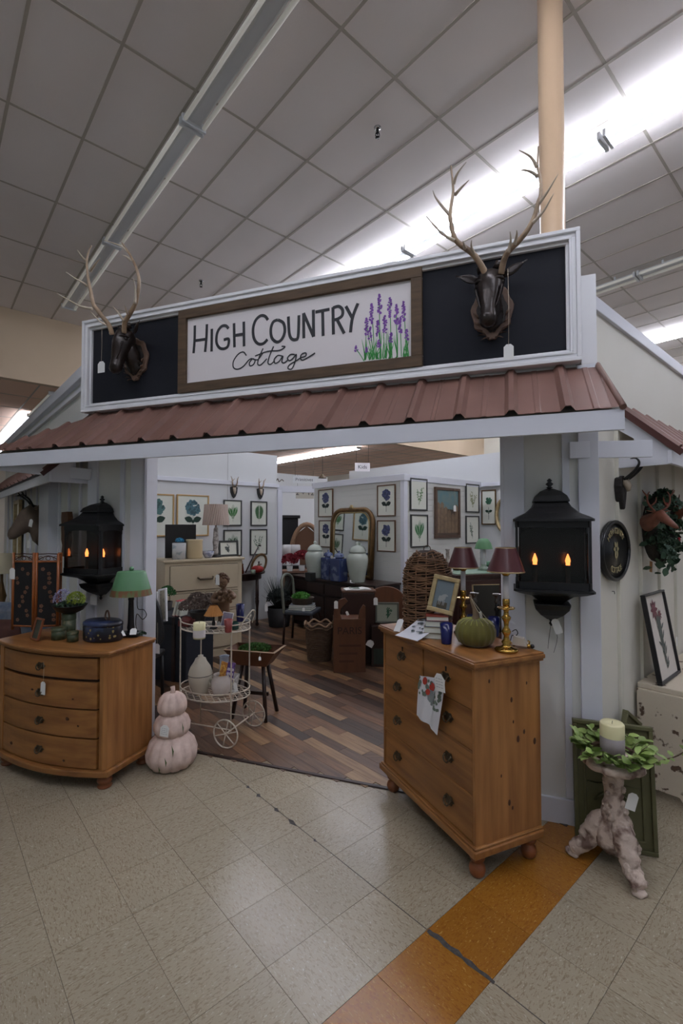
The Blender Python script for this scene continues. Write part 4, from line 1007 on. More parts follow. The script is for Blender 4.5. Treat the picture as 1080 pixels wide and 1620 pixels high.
# candlestick lamps with burgundy shades
BURG = mat('burgundy_card_shade', (84, 44, 46), .28, c2=(66, 32, 34), sc_=4)
def candlelamp(label, p, k=1.0, base=True):
    t = thing('candlestick_lamp', label, 'lamp', p, .3, 'candlestick lamps with burgundy shades'); t.scale = (k, k, k*1.12)
    MB().lathe([(.055, 0), (.06, .006), (.055, .014), (.03, .02), (.018, .03), (.026, .042), (.016, .052), (.012, .07), (.02, .082), (.024, .09), (.018, .10), (.011, .112), (.014, .135), (.022, .148), (.024, .156), (.014, .164), (.012, .18), (.016, .192), (.0165, .205)], 24).build('turned_base', BRASS, t)
    MB().lathe([(.014, .19), (.040, .194), (.044, .20), (.040, .198), (.014, .197)], 24, caps=False).build('drip_pan', BRASS, t)
    MB().lathe([(.0155, .20), (.018, .215), (.018, .232), (.016, .24)], 20).build('candle_cup', BRASS, t)
    MB().lathe([(.0145, .236), (.0145, .345)], 20).build('candle_tube', mat('ivory_candle', (222, 222, 228), .4), t)
    MB().lathe([(.012, .345), (.02, .352), (.028, .362), (.03, .372), (.012, .376)], 18).build('socket_cup', BRASS, t)
    MB().lathe([(.094, .365), (.052, .475)], 40, caps=False).build('shade', BURG, t)
    MB().lathe([(.0945, .363), (.0955, .366), (.0935, .369)], 40, caps=False).lathe([(.052, .472), (.053, .4755), (.051, .4765)], 40, caps=False).build('shade_trim', GOLD, t)
    q = MB()
    for a in (0, 2.1, 4.2): q.tube([(0, 0, .372), (.05*cos(a), .05*sin(a), .472)], .0015, 4)
    q.build('shade_carrier', BRASS, t)
    return t
p = P_c(801, 1030); candlelamp('taller brass candlestick lamp with burgundy shade at the right end of the chest', p, 1.0)
p = P_c(733, 1003); candlelamp('brass candlestick lamp with burgundy shade behind the gold frame', p, .97)
t = thing('lamp_switch_cord', 'black switch cord curled beside the right brass candlestick lamp', 'cord', P_c(806, 1022)+V((.01, -.01, .06)), 0)
MB().tube([(0, 0, .02), (.02, 0, .03), (.03, 0, .01), (.015, 0, -.005), (.0, 0, .0), (-.01, 0, -.03), (-.016, 0, -.058)], .0025, 5, 3).build('flex', BLACK, t)
# dark turned candlesticks with silver tops
for k, (u, v) in enumerate(((752, 997), (788, 1000))):
    p = P_c(u, v); t = thing('dark_candlestick', ['dark wooden candlestick with silver cup left of the leaning board on the chest', 'dark wooden candlestick with silver cup nearer the tall brass lamp'][k], 'candlestick', V((p.x, p.y+.02, ZC)), 0, 'dark candlesticks with silver cups')
    MB().lathe([(.04, 0), (.042, .01), (.02, .02), (.014, .04), (.022, .06), (.013, .08), (.012, .12), (.02, .135), (.012, .15), (.014, .17)], 18).build('turned_stem', BLKW, t)
    MB().lathe([(.012, .17), (.018, .18), (.012, .195), (.016, .21), (.026, .222), (.028, .228), (.020, .226), (.014, .215)], 20, caps=False).build('silver_cup', mat('tarnished_silver', (140, 134, 130), .25, .9), t)
p = P_c(772, 992); t = thing('leaning_board', 'dark board with a pale edge leaning at the back of the pine chest', 'board', V((p.x+.02, p.y+.05, ZC)), rzc+1.3)
MB().box(-.09, .09, 0, .012, 0, .26, RT((0, 0, 0), 0, -.15)).build('panel', mat('dark_olive_board', (46, 44, 36), .5), t); MB().box(-.094, -.088, -.001, .013, 0, .262, RT((0, 0, 0), 0, -.15)).box(-.094, .094, -.001, .013, .258, .264, RT((0, 0, 0), 0, -.15)).build('edge_trim', GOLD, t)
# glass block on brass bun feet
p = P_c(822, 1024); t = thing('glass_inkstand', 'clear glass block with brass feet at the right corner of the chest', 'ornament', p, rzc+.6)
MB().prism([(-.035, .012), (.04, .012), (.02, .05), (-.03, .06)], -.02, .02).build('glass_block', mat('frosted_pale_glass', (190, 182, 170), .15), t)
q = MB(); q.ball((.045, 0, .012), .012, 10).ball((-.03, 0, .008), .008, 10).tube([(.045, 0, .02), (.05, 0, .035), (.04, 0, .04)], .004, 6); q.build('brass_foot', BRASS, t)
MB().ball((.062, .004, .012), .012, 8).build('dark_knob', BLACK, t)

# ================================================================ ON TOP OF THE BOW-FRONT DRESSER (z .885)
ZD = H2+.001
def P_d(u, v, z=ZD): return onz(u, v, z)
# bamboo folding screen with black floral panels
BAM = mat('honey_bamboo', (156, 88, 40), .35, c2=(110, 56, 24), sc_=6, st=(5, 5, 1)); FLO = mat('black_fabric', (20, 18, 19), .8)
p = P_d(34, 1000); zt_ = ZD
t = thing('folding_screen', 'small bamboo folding screen with black floral fabric panels on the left dresser', 'screen', V((p.x-.01, p.y+.06, zt_)), RZF+.12)
HS = .60
def leafpanel(x0, y0, x1, y1, nm):
    a, b = V((x0, y0, 0)), V((x1, y1, 0)); d_ = (b-a); L_ = d_.length; ang = atan2(d_.y, d_.x); M = RT(a, ang)
    q = MB(); 
    for x in (.011, L_-.011): q.tube([M @ V((x, 0, 0)), M @ V((x, 0, HS))], .011, 8)
    for z in (.03, HS-.07): q.tube([M @ V((.01, 0, z)), M @ V((L_-.01, 0, z))], .008, 8)
    pan = q.build('screen_leaf', BAM, t)
    MB().box(.022, L_-.022, -.002, .002, .036, HS-.078, M).build('fabric_panel', FLO, pan)
    q = MB(); q.tube([M @ V((.02, 0, HS-.055)), M @ V((L_*.5, 0, HS-.025)), M @ V((L_-.02, 0, HS-.055))], .004, 6, 4)
    for k in range(3):
        c = .04+(L_-.08)*k/2; q.tube([M @ V((c+.017*cos(b_), 0, HS-.045+.015*sin(b_))) for b_ in [x_*.7 for x_ in range(10)]], .0025, 5)
    q.tube([M @ V((.02, 0, HS-.012)), M @ V((L_*.5, 0, HS-.008)), M @ V((L_-.02, 0, HS-.012))], .004, 6); q.build('fretwork', mat('dark_bamboo', (70, 34, 20), .5), pan)
    q = MB(); rg = random.Random(nm)
    for k in range(12):
        cx, cz = rg.uniform(.04, L_-.04), .06+(HS-.17)*(k+.5)/12
        for j in range(5): a_ = j*1.256; s_ = .011; q.face([M @ V((cx+s_*.8*cos(a_)+s_*.7*cos(b_), -.0026, cz+s_*.8*sin(a_)+s_*.7*sin(b_))) for b_ in (0, 1.3, 2.5, 3.8, 5)])
    q.build('embroidered_flowers', mat('dusty_flower', (118, 82, 62), .8), pan, kind='stuff')
    return pan
leafpanel(-.135, .0, .06, .02, 1); leafpanel(.06, .02, .23, .09, 2); leafpanel(.23, .09, .32, -.03, 3)
# small framed picture
picture('small dark framed still life leaning at the front left of the dresser', P_d(56, 1013), RZF-.25, .11, .155, .014, mat('copper_frame', (150, 92, 64), .35, .6), mat('dark_green_painting', (44, 56, 50), .5, c2=(104, 92, 60), sc_=16), None, .015, .25)
# green tins
GT = mat('painted_green_tin', (62, 72, 48), .45, c2=(132, 118, 84), sc_=22, lo=.5, hi=.6)
for k, (u, v, r, h) in enumerate(((88, 1013, .047, .085), (111, 1016, .036, .07), (104, 1009, .045, .17))):
    p = P_d(u, v); t = thing('painted_tin', ['round green painted tin behind the small frame on the dresser', 'small green tin beside the black tole box', 'tall patterned canister holding up the flower bowl'][k], 'tin', V((p.x, p.y+r*.8, ZD)), 0, 'painted tins on the dresser')
    MB().lathe([(r, 0), (r, h*.75)], 24).build('tin_body', GT, t); MB().lathe([(r+.003, h*.74), (r+.003, h*.97), (r*.9, h), (.001, h)], 24, caps=False).build('lid', GT, t)
# bowl of faux flowers
p = P_d(104, 1009); bz = ZD+.172
t = thing('flower_bowl', 'black bowl of lavender and yellow-green blossoms on the patterned canister', 'flower bowl', V((p.x, p.y+.045, bz)), 0)
MB().lathe([(.05, 0), (.09, .02), (.115, .055), (.118, .06), (.105, .055), (.05, .02)], 26, caps=False).build('bowl', BLACK, t)
def tuft(name, c, R, n, s_, m_, par, sq=.8, seed=1, up=0):
    q = MB(); rg = random.Random(seed)
    for k in range(n):
        a = rg.random()*6.28; h = rg.uniform(-.15, 1); r = R*sqrt(max(0, 1-h*h))*rg.uniform(.75, 1); pt = V((c[0]+r*cos(a), c[1]+r*sin(a)*.9, c[2]+R*h*sq+up*rg.random()))
        n_ = V((rg.uniform(-1, 1), rg.uniform(-1, 1), rg.uniform(-.3, 1))).normalized(); x = n_.orthogonal().normalized(); y = n_.cross(x)
        q.face([pt+x*s_, pt+y*s_*.6, pt-x*s_, pt-y*s_*.6]); q.face([pt+n_*s_*.5+y*s_*.8, pt+x*s_*.3, pt-y*s_*.8, pt-x*s_*.3])
    o = q.build(name, m_, par); o['kind'] = 'stuff'; return o
tuft('lavender_sprigs', (-.055, 0, .085), .065, 420, .0055, mat('lavender_blossom', (176, 170, 206), .8, c2=(120, 116, 150), sc_=40), t, 1.1, 1, .02)
tuft('yellow_green_sprigs', (.05, -.01, .085), .07, 520, .007, mat('lime_blossom', (150, 164, 62), .8, c2=(92, 116, 34), sc_=30), t, 1.0, 2)
tuft('dark_foliage', (0, 0, .05), .11, 260, .009, DLEAF, t, .35, 3)
# tole box
p = P_d(150, 1017); t = thing('tole_box', 'oval black tole box painted with blue flowers at the front of the left dresser', 'box', V((p.x+.005, p.y+.10, ZD)), RZF)
TOL = mat('tole_black_blue', (22, 24, 34), .3, c2=(58, 74, 118), sc_=7, lo=.5, hi=.62)
MB().lathe([(.14, 0), (.148, .01), (.148, .10), (.144, .105)], 40, sy=.72).build('box_body', TOL, t)
MB().lathe([(.148, .105), (.152, .108), (.150, .125), (.13, .14), (.10, .142), (.001, .142)], 40, sy=.72, caps=False).build('lid', TOL, t)
MB().tube([(-.02+.055, 0, .14), (.02, 0, .165), (.03, 0, .20), (.045, 0, .205), (.055, 0, .17), (.055, 0, .14)], .006, 8, 3).build('handle', mat('leather_brown', (70, 46, 34), .6), t)
q = MB(); rg = random.Random(8)
for k in range(26):
    a = -pi/2+rg.uniform(-1.3, 1.3); z = rg.uniform(.02, .12); r = .1495; c = V((r*cos(a), r*.72*sin(a)-.001, z)); s_ = rg.uniform(.004, .010); tx = V((-sin(a), .72*cos(a), 0)).normalized()
    q.face([c+tx*s_*cos(b_)+V((0, 0, s_*sin(b_))) for b_ in (0, 1.2, 2.5, 3.8, 5)])
q.build('painted_flowers', mat('gold_cream_paint', (150, 136, 84), .6), t, kind='stuff')
# green tole lamp
p = P_d(207, 1007); t = thing('green_tole_lamp', 'lamp with weathered green metal shade and black column on the left dresser', 'lamp', V((p.x-.01, p.y+.02, ZD)), 0)
MB().box(-.07, .07, -.05, .05, 0, .03).build('foot', BLACK, t, bev=.008)
MB().lathe([(.03, .03), (.022, .04), (.026, .06), (.022, .10), (.018, .26), (.022, .27), (.014, .30), (.012, .36)], 16).build('column', BLACK, t)
GS = mat('verdigris_shade', (86, 132, 92), .55, c2=(70, 114, 78), sc_=5)
MB().lathe([(.145, .30), (.134, .345)], 40, caps=False).build('rusty_hem', mat('rusty_green', (96, 108, 66), .7, c2=(116, 78, 50), sc_=30, st=(1, 1, .25), lo=.42, hi=.55, mix=1), t)
MB().lathe([(.134, .345), (.098, .47), (.094, .474), (.02, .478)], 40, caps=False).build('shade', GS, t)
MB().lathe([(.006, .47), (.016, .485), (.016, .50), (.004, .51)], 10).build('finial', mat('verdigris_shade', (84, 142, 92)), t)
t = thing('power_cord', 'black looped cord behind the green lamp column', 'cord', V((p.x+.01, p.y+.03, ZD)), 0)
MB().tube([(.02, 0, .30), (.025, 0, .2), (.07, 0, .19), (.09, 0, .15), (.06, 0, .12), (.02, 0, .16), (.012, 0, .08), (.03, .0, .02), (.02, .05, .005)], .003, 5, 4).build('flex', BLACK, t)
flat_tag('white tag lying against the foot of the green lamp', 210, 1004, ZD+.03, .045, .05, .2, -.7)
flat_tag('curled white paper slip beside the tole box handle', 197, 1006, ZD+.032, .02, .06, 1.0, -.8)
q = thing('trailing_garland', 'dark green leafy strand along the back edge of the left dresser', 'garland', P_d(222, 1005), 0)
tuft('foliage', (-.02, 0, .01), .06, 120, .010, DLEAF, q, .3, 6)
# ================================================================ FLOOR ITEMS BEFORE THE SHOP
PKM = mat('whitewashed_pumpkin', (222, 200, 188), .75, c2=(168, 136, 124), sc_=16, bump=.25, bsc=40, det=6)
p = onz(260, 1226, 0); t = thing('stacked_pumpkins', 'three tiered whitewashed pink terracotta pumpkins standing beside the left dresser', 'garden ornament', V((p.x, p.y+.14, 0)), 0)
def pumpkin(z, r, h, name, n=11):
    q = MB(); prof = [(r*.5, 0), (r*.82, h*.05), (r*.98, h*.25), (r, h*.45), (r*.88, h*.72), (r*.62, h*.93), (r*.3, h), (.01, h*.97)]
    R = []
    for rr_, zz_ in prof: R.append((rr_, zz_))
    q.lathe(R, n*6, (0, 0, z), lobes=n, lob=.09); return q.build(name, PKM, t)
pumpkin(0, .178, .235, 'bottom_pumpkin', 12); pumpkin(.215, .128, .16, 'middle_pumpkin', 11); pumpkin(.36, .104, .15, 'top_pumpkin', 10)
MB().tube([(0, 0, .49), (.004, 0, .53), (0, 0, .55)], [.022, .015, .017], 8).build('stem', PKM, t)
q = MB()
for a, z0, z1, r in ((-1.5, .07, .13, .176), (-1.25, .125, .21, .172), (-.7, .25, .33, .126), (-1.75, .03, .07, .174)):
    q.face([(r*1.0*cos(a), r*1.0*sin(a), z1), ((r+.004)*cos(a+.09), (r+.004)*sin(a+.09), (z0+z1)/2), ((r+.004)*cos(a+.05), (r+.004)*sin(a+.05), z0)])
q.build('green_chips', mat('green_chip', (92, 104, 66), .8), t)
price_tag(V((p.x+.0, p.y+.005, .335)), -.1, 'white tag hanging on the middle pumpkin of the stacked three', .003, .062, .078, .12, txt=True)

# ---- pedestal with wreath and candle
p1, p2 = onz(1000, 1408, 0), onz(935, 1366, 0)
pc = V((1.36, 2.42, 0)); STN = mat('chalky_carved_stone', (196, 178, 164), .8, c2=(104, 78, 68), sc_=15, mix=.9, bump=.9, bsc=30, det=8, lo=.48, hi=.62)
pz = .56
ctx_ = bpy.data.textures.new('stone_lumps', 'CLOUDS'); ctx_.noise_scale = .035
def rough(o, s_=.032):
    sb = o.modifiers.new('subdivide', 'SUBSURF'); sb.levels = 1; sb.render_levels = 1; d_ = o.modifiers.new('lumps', 'DISPLACE'); d_.texture = ctx_; d_.strength = s_; d_.mid_level = .5
t = thing('carved_pedestal', 'carved stone tripod pedestal stand beside the right corner of the shop', 'pedestal', pc, -.3)
q = MB()
q.lathe([(.05, .07), (.085, .10), (.098, .15), (.085, .20), (.062, .24), (.055, .30), (.038, .36), (.05, .42), (.04, .45), (.07, .475), (.10, .495)], 20, lobes=5, lob=.12); rough(q.build('shaft', STN, t), .018)
q = MB(); q.lathe([(.09, .485), (.135, .495), (.15, .51), (.145, .53), (.12, .54), (.001, .54)], 40, lobes=10, lob=.10, caps=False).lathe([(.02, .487), (.09, .486)], 40, caps=False); q.build('scalloped_top', STN, t)
for k in range(3):
    a = -pi/2+.35+2*pi*k/3; dx, dy = cos(a), sin(a); q = MB()
    q.tube([(dx*.03, dy*.03, .25), (dx*.075, dy*.075, .19), (dx*.105, dy*.105, .13), (dx*.125, dy*.125, .085), (dx*.16, dy*.16, .048), (dx*.195, dy*.195, .03)], [.035, .05, .048, .042, .040, .030], 12, 3)
    rg = random.Random(k)
    for j in range(14):
        f = j/13; c = V((dx*(.03+.16*f), dy*(.03+.16*f), .25*(1-f)**1.1+.02)); sd = (-1) ** j; c += V((-dy, dx, 0))*.036*sd*(1-.3*f)+V((0, 0, .012)); q.ball(c, rg.uniform(.012, .02), 8)
    q.lathe([(.03, 0), (.036, .012), (.028, .03)], 12, (dx*.185, dy*.185, 0)); o = q.build('scroll_leg', STN, t); rough(o)
q = MB(); rg = random.Random(4)
for j in range(26):
    a = rg.random()*6.28; z = rg.uniform(.18, .44); q.ball((.046*cos(a), .046*sin(a), z), rg.uniform(.008, .014), 7)
q.build('carved_relief', STN, t, kind='stuff')
price_tag(V((pc.x+.07, pc.y-.06, .40)), -.3, 'white tag hanging on the shaft of the carved pedestal', .01, .045, .085, .25)
ZP = .542
t = thing('pillar_candle', 'tall cream pillar candle with lilac-grey lower half inside the leafy wreath', 'candle', V((pc.x, pc.y, ZP)), 0)
MB().lathe([(.055, 0), (.056, .10)], 28).build('lilac_half', mat('lilac_wax', (150, 142, 142), .6, c2=(118, 106, 102), sc_=12), t)
MB().lathe([(.056, .10), (.056, .16), (.05, .168), (.02, .16), (.001, .16)], 28, caps=False).build('cream_half', WAX, t)
MB().tube([(0, 0, .16), (.002, 0, .175)], .0015, 4).build('wick', BLACK, t)
t = thing('leaf_wreath', 'wreath of green boxwood leaves around the pillar candle on the pedestal', 'wreath', V((pc.x, pc.y, ZP)), 0)
q = MB(); q.tube([(.105*cos(a), .105*sin(a), .02) for a in [2*pi*i/24 for i in range(25)]], .008, 6)
rg = random.Random(9); tips = []
for k in range(34):
    a = 2*pi*k/34+rg.uniform(-.1, .1); r = .10; l = rg.uniform(.05, .10); el = rg.uniform(-.1, .9); a2 = a+rg.uniform(-.2, 1.0)
    b0 = V((r*cos(a), r*sin(a), .02)); tp = b0+V((cos(a2)*cos(el), sin(a2)*cos(el), sin(el)))*l; q.tube([b0, (b0+tp)/2+V((0, 0, .008)), tp], [.002, .0015, .001], 4); tips.append((b0, tp))
q.build('twig_ring', mat('wreath_twig', (84, 62, 46), .8), t)
LL = MB(); pl = [(0, 0, 0), (.25, .34, .05), (.6, .40, .06), (.85, .22, .02), (1, 0, -.06), (.85, -.22, .02), (.6, -.40, .06), (.25, -.34, .05)]
LL.face([(x*.042, 0, z*.04) if i in (0, 4) else (x*.042, y*.042, z*.04) for i, (x, y, z) in enumerate(pl)]); leaf_me = LL.build('boxwood_leaf', LAV, mesh_only=True)
n_l = 0
for b0, tp in tips:
    for j in range(6):
        f = .25+.75*j/5; c = b0.lerp(tp, f); d_ = (tp-b0).normalized()
        a = atan2(d_.y, d_.x)+(-1)**j*rg.uniform(.5, 1.1); inst(leaf_me, 'leaf', t, RT(c, a, rg.uniform(-.7, .7), -rg.uniform(-.3, .8), rg.uniform(1.0, 1.55)))
t = thing('fallen_garland', 'thin leafy garland trailing from the pedestal towards the painted console', 'garland', V((pc.x, pc.y, 0)), 0)
tr_ = [V((.16, -.02, ZP)), V((.22, .02, .50)), V((.30, .12, .45)), V((.42, .25, .40)), V((.58, .35, .38)), V((.75, .45, .40))]
q = MB(); q.tube(tr_, .004, 5, 4); q.build('vine', mat('wreath_twig', (84, 62, 46)), t)
for k in range(26):
    f = k/25*4.99; i = int(f); c = tr_[i].lerp(tr_[i+1], f-i); inst(leaf_me, 'leaf', t, RT(c, rg.random()*6.28, rg.uniform(-.7, .7), rg.uniform(-.6, .6), rg.uniform(.6, 1)))

# ---- green embossed panels leaning on the corner
GP = mat('olive_tin_panel', (98, 96, 62), .5, c2=(72, 68, 44), sc_=6, bump=.15, bsc=20)
def greenpanel(label, loc, rz_, w, h, lean, roll=0, motif=True):
    t = thing('embossed_panel', label, 'panel', loc, rz_, 'olive green embossed panels'); M = RT((0, 0, 0), 0, -lean, roll)
    MB().box(-w/2, w/2, -.012, 0, 0, h, M).build('plate', GP, t)
    q = MB()
    for i0, i1, dp in ((0, .02, .03), (.05, .062, .02)):
        for x0, x1, z0, z1 in ((-w/2+i0, w/2-i0, i0, i1), (-w/2+i0, w/2-i0, h-i1, h-i0), (-w/2+i0, -w/2+i1, i1, h-i1), (w/2-i1, w/2-i0, i1, h-i1)): q.box(x0, x1, -dp, -.010, z0, z1, M)
    q.build('raised_border', GP, t, bev=.003)
    if motif:
        q = MB()
        for k in range(8):
            a = 2*pi*k/8; q.loft([(M @ V((.05*cos(a), -.012, h*.5+.05*sin(a))), .004, .004, M.to_3x3() @ V((cos(a), 0, sin(a)))), (M @ V((.085*cos(a), -.020, h*.5+.085*sin(a))), .014, .012, M.to_3x3() @ V((cos(a), 0, sin(a)))), (M @ V((.13*cos(a), -.012, h*.5+.13*sin(a))), .003, .003, M.to_3x3() @ V((cos(a), 0, sin(a))))], 8)
        q.lathe([(.001, .012), (.035, .008), (.045, 0)], 16, M=M @ RT((0, -.012, h*.5), 0, pi/2)); q.build('embossed_rosette', GP, t)
    return t
pa_, pb__ = onz(918, 1318, 0), onz(1046, 1342, 0)
cc = (pa_+pb__)/2 + V((-.055, -.05, 0)); gz = atan2(pb__.y-pa_.y, pb__.x-pa_.x)
greenpanel('large olive green embossed tin panel leaning behind the carved pedestal', V((cc.x, cc.y, 0)), gz, (pb__-pa_).length+.0, .63, .11)
ctop = onp(985, 1112, G(AR-.05, 0), d1)
greenpanel('upper olive green panel set cornerwise behind the larger one', V((ctop.x-.05, ctop.y-.13, .40)) if False else G(AR-.05, (ctop.dot(d2))-.0, ctop.z-.345), RZ2, .27, .27, .03, pi/4-.25, False)

# ---- chippy white console along the right wall and what stands on it
ZK = .60
kc = onp(1012, 1078, G(AR-.03, 0), d1); kb = kc.dot(d2); ZK = kc.z
CHP = mat('chipped_cream_paint', (202, 190, 170), .7, c2=(86, 64, 48), sc_=13, bump=.3, bsc=20, det=8, lo=.60, hi=.64, mix=1)
t = thing('chipped_console', 'cream painted console with chipped brown edges against the right aisle wall', 'console', G(AR-.02, kb, 0), RZ2)
# local x = d2, local y = d1 ; depth towards -y
KD, KW = .42, 1.5
MB().box(-.02, KW, -KD-.02, 0, ZK-.035, ZK).build('top', CHP, t, bev=.006)
poly = [(0, 0), (0, ZK-.035), (-KD, ZK-.035), (-KD, ZK-.09), (-KD+.03, ZK-.14), (-KD-.0, ZK-.20), (-KD+.06, ZK-.33), (-KD+.10, .10), (-KD+.05, .0), (-KD+.16, .0), (-KD+.2, .06), (-.06, .06), (-.05, 0)]
for x in (0, KW-.05): MB().prism([(y, z) for y, z in poly], -.0, .035, RT((x+.035 if False else x, 0, 0), pi/2) @ Matrix.Scale(1, 4)).build('carved_side', CHP, t, bev=.004)
MB().box(.02, KW-.04, -.04, -.02, .10, ZK-.035).build('back_panel', CHP, t)
MB().box(.03, KW-.05, -KD+.02, -KD+.04, ZK-.16, ZK-.035).build('apron', CHP, t, bev=.004)
q = MB(); q.loft([((.02, -KD-.01, ZK-.12), .02, .02, (0, -.2, -1)), ((.02, -KD-.04, ZK-.18), .022, .035, (0, -.1, -1)), ((.02, -KD-.0, ZK-.26), .02, .02, (0, .3, -1)), ((.02, -KD+.05, ZK-.36), .015, .015, (0, .3, -1))], 10); q.build('scroll', CHP, t)
# framed botanical leaning on the console
f0 = onz(1052, 1082, ZK); 
def art_redflower(t, w, h, M):
    q = MB()
    for (cx, cz, s_) in ((-.12, .82, .11), (.12, .74, .06)):
        for k in range(8): flat(q, leafpoly((cx*w, cz*h), k*.785, s_*w*1.7, s_*w*.6), M, -.0002-.00001*k)
    q.build('printed_flower', mat('print_wine_red', (122, 74, 80), .8), t)
    q = MB(); flat(q, [(-.003, .1*h), (.003, .1*h), (.10*w, .72*h), (-.12*w, .78*h)], M, -.0001)
    rg = random.Random(4)
    for k in range(15):
        f = k/15; flat(q, leafpoly((rg.uniform(-.04, .06)*w, (.1+.58*f)*h), rg.uniform(.3, 2.8), w*.20, w*.045), M, -.0002-.00001*k)
    q.build('printed_leaves', mat('print_dark_green', (92, 98, 92), .8), t)
picture('tall black framed botanical print with red flower leaning on the console', G(AR-.13, f0.dot(d2)+.13, ZK), RZ2, .42, .56, .015, mat('black_frame', (26, 25, 27), .4), mat('aged_paper', (226, 218, 208), .7), art_redflower, .03, .16)
flat_tag('small white tag on the glass of the black framed print', 1068, 1044, ZK+.12, .03, .05, RZ2, 0) if False else None
price_tag(onp(1070, 1005, G(AR-.14, 0), d1), RZ2, 'white tag hanging at the side of the black framed print', .01, .03, .06)
# oval plaque
oc = onp(969, 871, G(AR-.01, 0), d1)
t = thing('oval_plaque', 'black oval plaque with gold lettering and flower on the right wall', 'plaque', oc, RZ2)
oh = .5*(onp(969, 824, G(AR, 0), d1)-onp(969, 918, G(AR, 0), d1)).z; ow = .5*(onp(991, 870, G(AR, 0), d1)-onp(947, 870, G(AR, 0), d1)).length
MB().lathe([(.001, 0), (1, 0), (1, .004), (.001, .004)], 48, M=RT((0, 0, 0), 0, pi/2) @ Matrix.Diagonal((ow, oh, 4, 1)), caps=False).build('plaque_board', mat('gloss_black_plaque', (22, 23, 24), .3), t)
q = MB(); q.tube([(ow*.95*cos(a), -.018, oh*.95*sin(a)) for a in [2*pi*i/40 for i in range(41)]], .012, 8); q.build('rim', mat('gloss_black_plaque', (22, 23, 24)), t)
def text(body, size, M, m, parent, name, depth=.0008):
    cu = bpy.data.curves.new(name, 'FONT'); cu.body = body; cu.size = size; cu.align_x = 'CENTER'; cu.align_y = 'CENTER'; cu.extrude = depth
    o = bpy.data.objects.new(name, cu); dg = bpy.context.evaluated_depsgraph_get()
    C.objects.link(o); bpy.context.view_layer.update(); me = bpy.data.meshes.new_from_object(o.evaluated_get(bpy.context.evaluated_depsgraph_get())); C.objects.unlink(o); bpy.data.objects.remove(o)
    me.materials.clear(); me.materials.append(m); r = bpy.data.objects.new(name, me); C.objects.link(r); r.parent = parent; r.matrix_local = M; return r
GL = mat('gilt_lettering', (170, 158, 118), .5)
def arc_text(s_, top, sz, par):
    n = len(s_)
    for k, c_ in enumerate(s_):
        if c_ == ' ': continue
        f = (k-(n-1)/2)/n; a = (pi/2-f*1.9) if top else (-pi/2+f*1.2)
        text(c_, sz, RT((ow*.66*cos(a), -.019, oh*.66*sin(a)), 0, pi/2) @ Matrix.Rotation((a-pi/2) if top else (a+pi/2), 4, 'Z'), GL, par, 'gold_letter')
arc_text('HIGH COUNTRY', True, .05, t); arc_text('COTTAGE', False, .05, t)
q = MB()
for k in range(6):
    a = k*pi/3; flat(q, leafpoly((.008*cos(a), .01*sin(a)), a, .04, .026), RT((0, -.019, .01)), -.0003*k)
flat(q, [(-.002, -.07), (.002, -.07), (.002, -.02), (-.002, -.02)], RT((0, -.019, .01))); flat(q, leafpoly((0, -.055), .6, .03, .014), RT((0, -.019, .01))); flat(q, leafpoly((0, -.055), 2.5, .03, .014), RT((0, -.019, .01)))
q.build('painted_flower', GL, t)
# chamois skull with hooked horns
hc = onp(975, 775, G(AR-.0, 0), d1)
t = thing('horned_skull_mount', 'small dark carved mount with two hooked black horns on the right wall', 'trophy', hc, RZ2)
MB().prism([(-.04, .07), (0, .085), (.04, .07), (.05, .02), (.035, -.05), (.012, -.115), (0, -.125), (-.012, -.115), (-.035, -.05), (-.05, .02)], -.045, 0).build('shield', mat('black_forest_carving', (30, 24, 21), .6, bump=.6, bsc=50), t, bev=.008)
q = MB(); q.loft([((0, -.03, .05), .022, .03, (0, -1, -.2)), ((0, -.055, .045), .026, .030, (0, -1, -.4)), ((0, -.068, .015), .02, .02, (0, -.6, -1)), ((0, -.066, -.012), .010, .010, (0, -.2, -1))], 12); q.build('skull', mat('bone', (170, 156, 138), .6), t)
for k, sx in enumerate((-1, 1)):
    MB().tube([(sx*.012, -.05, .06), (sx*.02, -.085, .085), (sx*.028, -.12, .12), (sx*.034, -.135, .155), (sx*.036, -.12, .18), (sx*.038, -.09, .18)], [.013, .011, .009, .007, .005, .002], 8, 3).build('horn', BLACK, t)
# wreath with two small stag figures
wc = onp(1034, 836, G(AR-.05, 0), d1)
t = thing('evergreen_wreath', 'dark evergreen wreath with red berries hanging on the right wall', 'wreath', V(wc), RZ2)
q = MB(); q.tube([(.2*cos(a), -.03, .19*sin(a)) for a in [2*pi*i/24 for i in range(25)]], .045, 8); q.build('wreath_ring', mat('dark_twig', (36, 30, 24), .9), t)
rg = random.Random(21)
LL = MB(); LL.face([(x*.04, y*.036, z*.03) for x, y, z in pl]); dl = LL.build('bay_leaf', DLEAF, mesh_only=True)
for k in range(290):
    a = rg.random()*6.28; r = .2+rg.gauss(0, .04); c = V((r*cos(a), -.03-rg.random()*.07, r*sin(a)-.01))
    inst(dl, 'leaf', t, RT(c, rg.random()*6.28, rg.uniform(-1.3, 1.3), rg.uniform(-1.5, 1.5), rg.uniform(.8, 1.5)))
for k in range(7): tuft('eucalyptus_sprigs' if k % 2 else 'cedar_sprigs', (.2*cos(k*.9), -.07, .19*sin(k*.9)), .075, 150, .017, mat('sage_leaf', (104, 128, 112), .7, c2=(60, 84, 66), sc_=20) if k % 2 else DLEAF, t, 1, 200+k)
q = MB()
for k in range(16): a = rg.random()*6.28; q.ball((.2*cos(a), -.10, .19*sin(a)), .010, 7)
q.build('red_berries', mat('berry_red', (140, 24, 34), .4), t, kind='stuff')
RS = mat('rust_brown_cast', (126, 74, 54), .5, c2=(80, 44, 32), sc_=20)
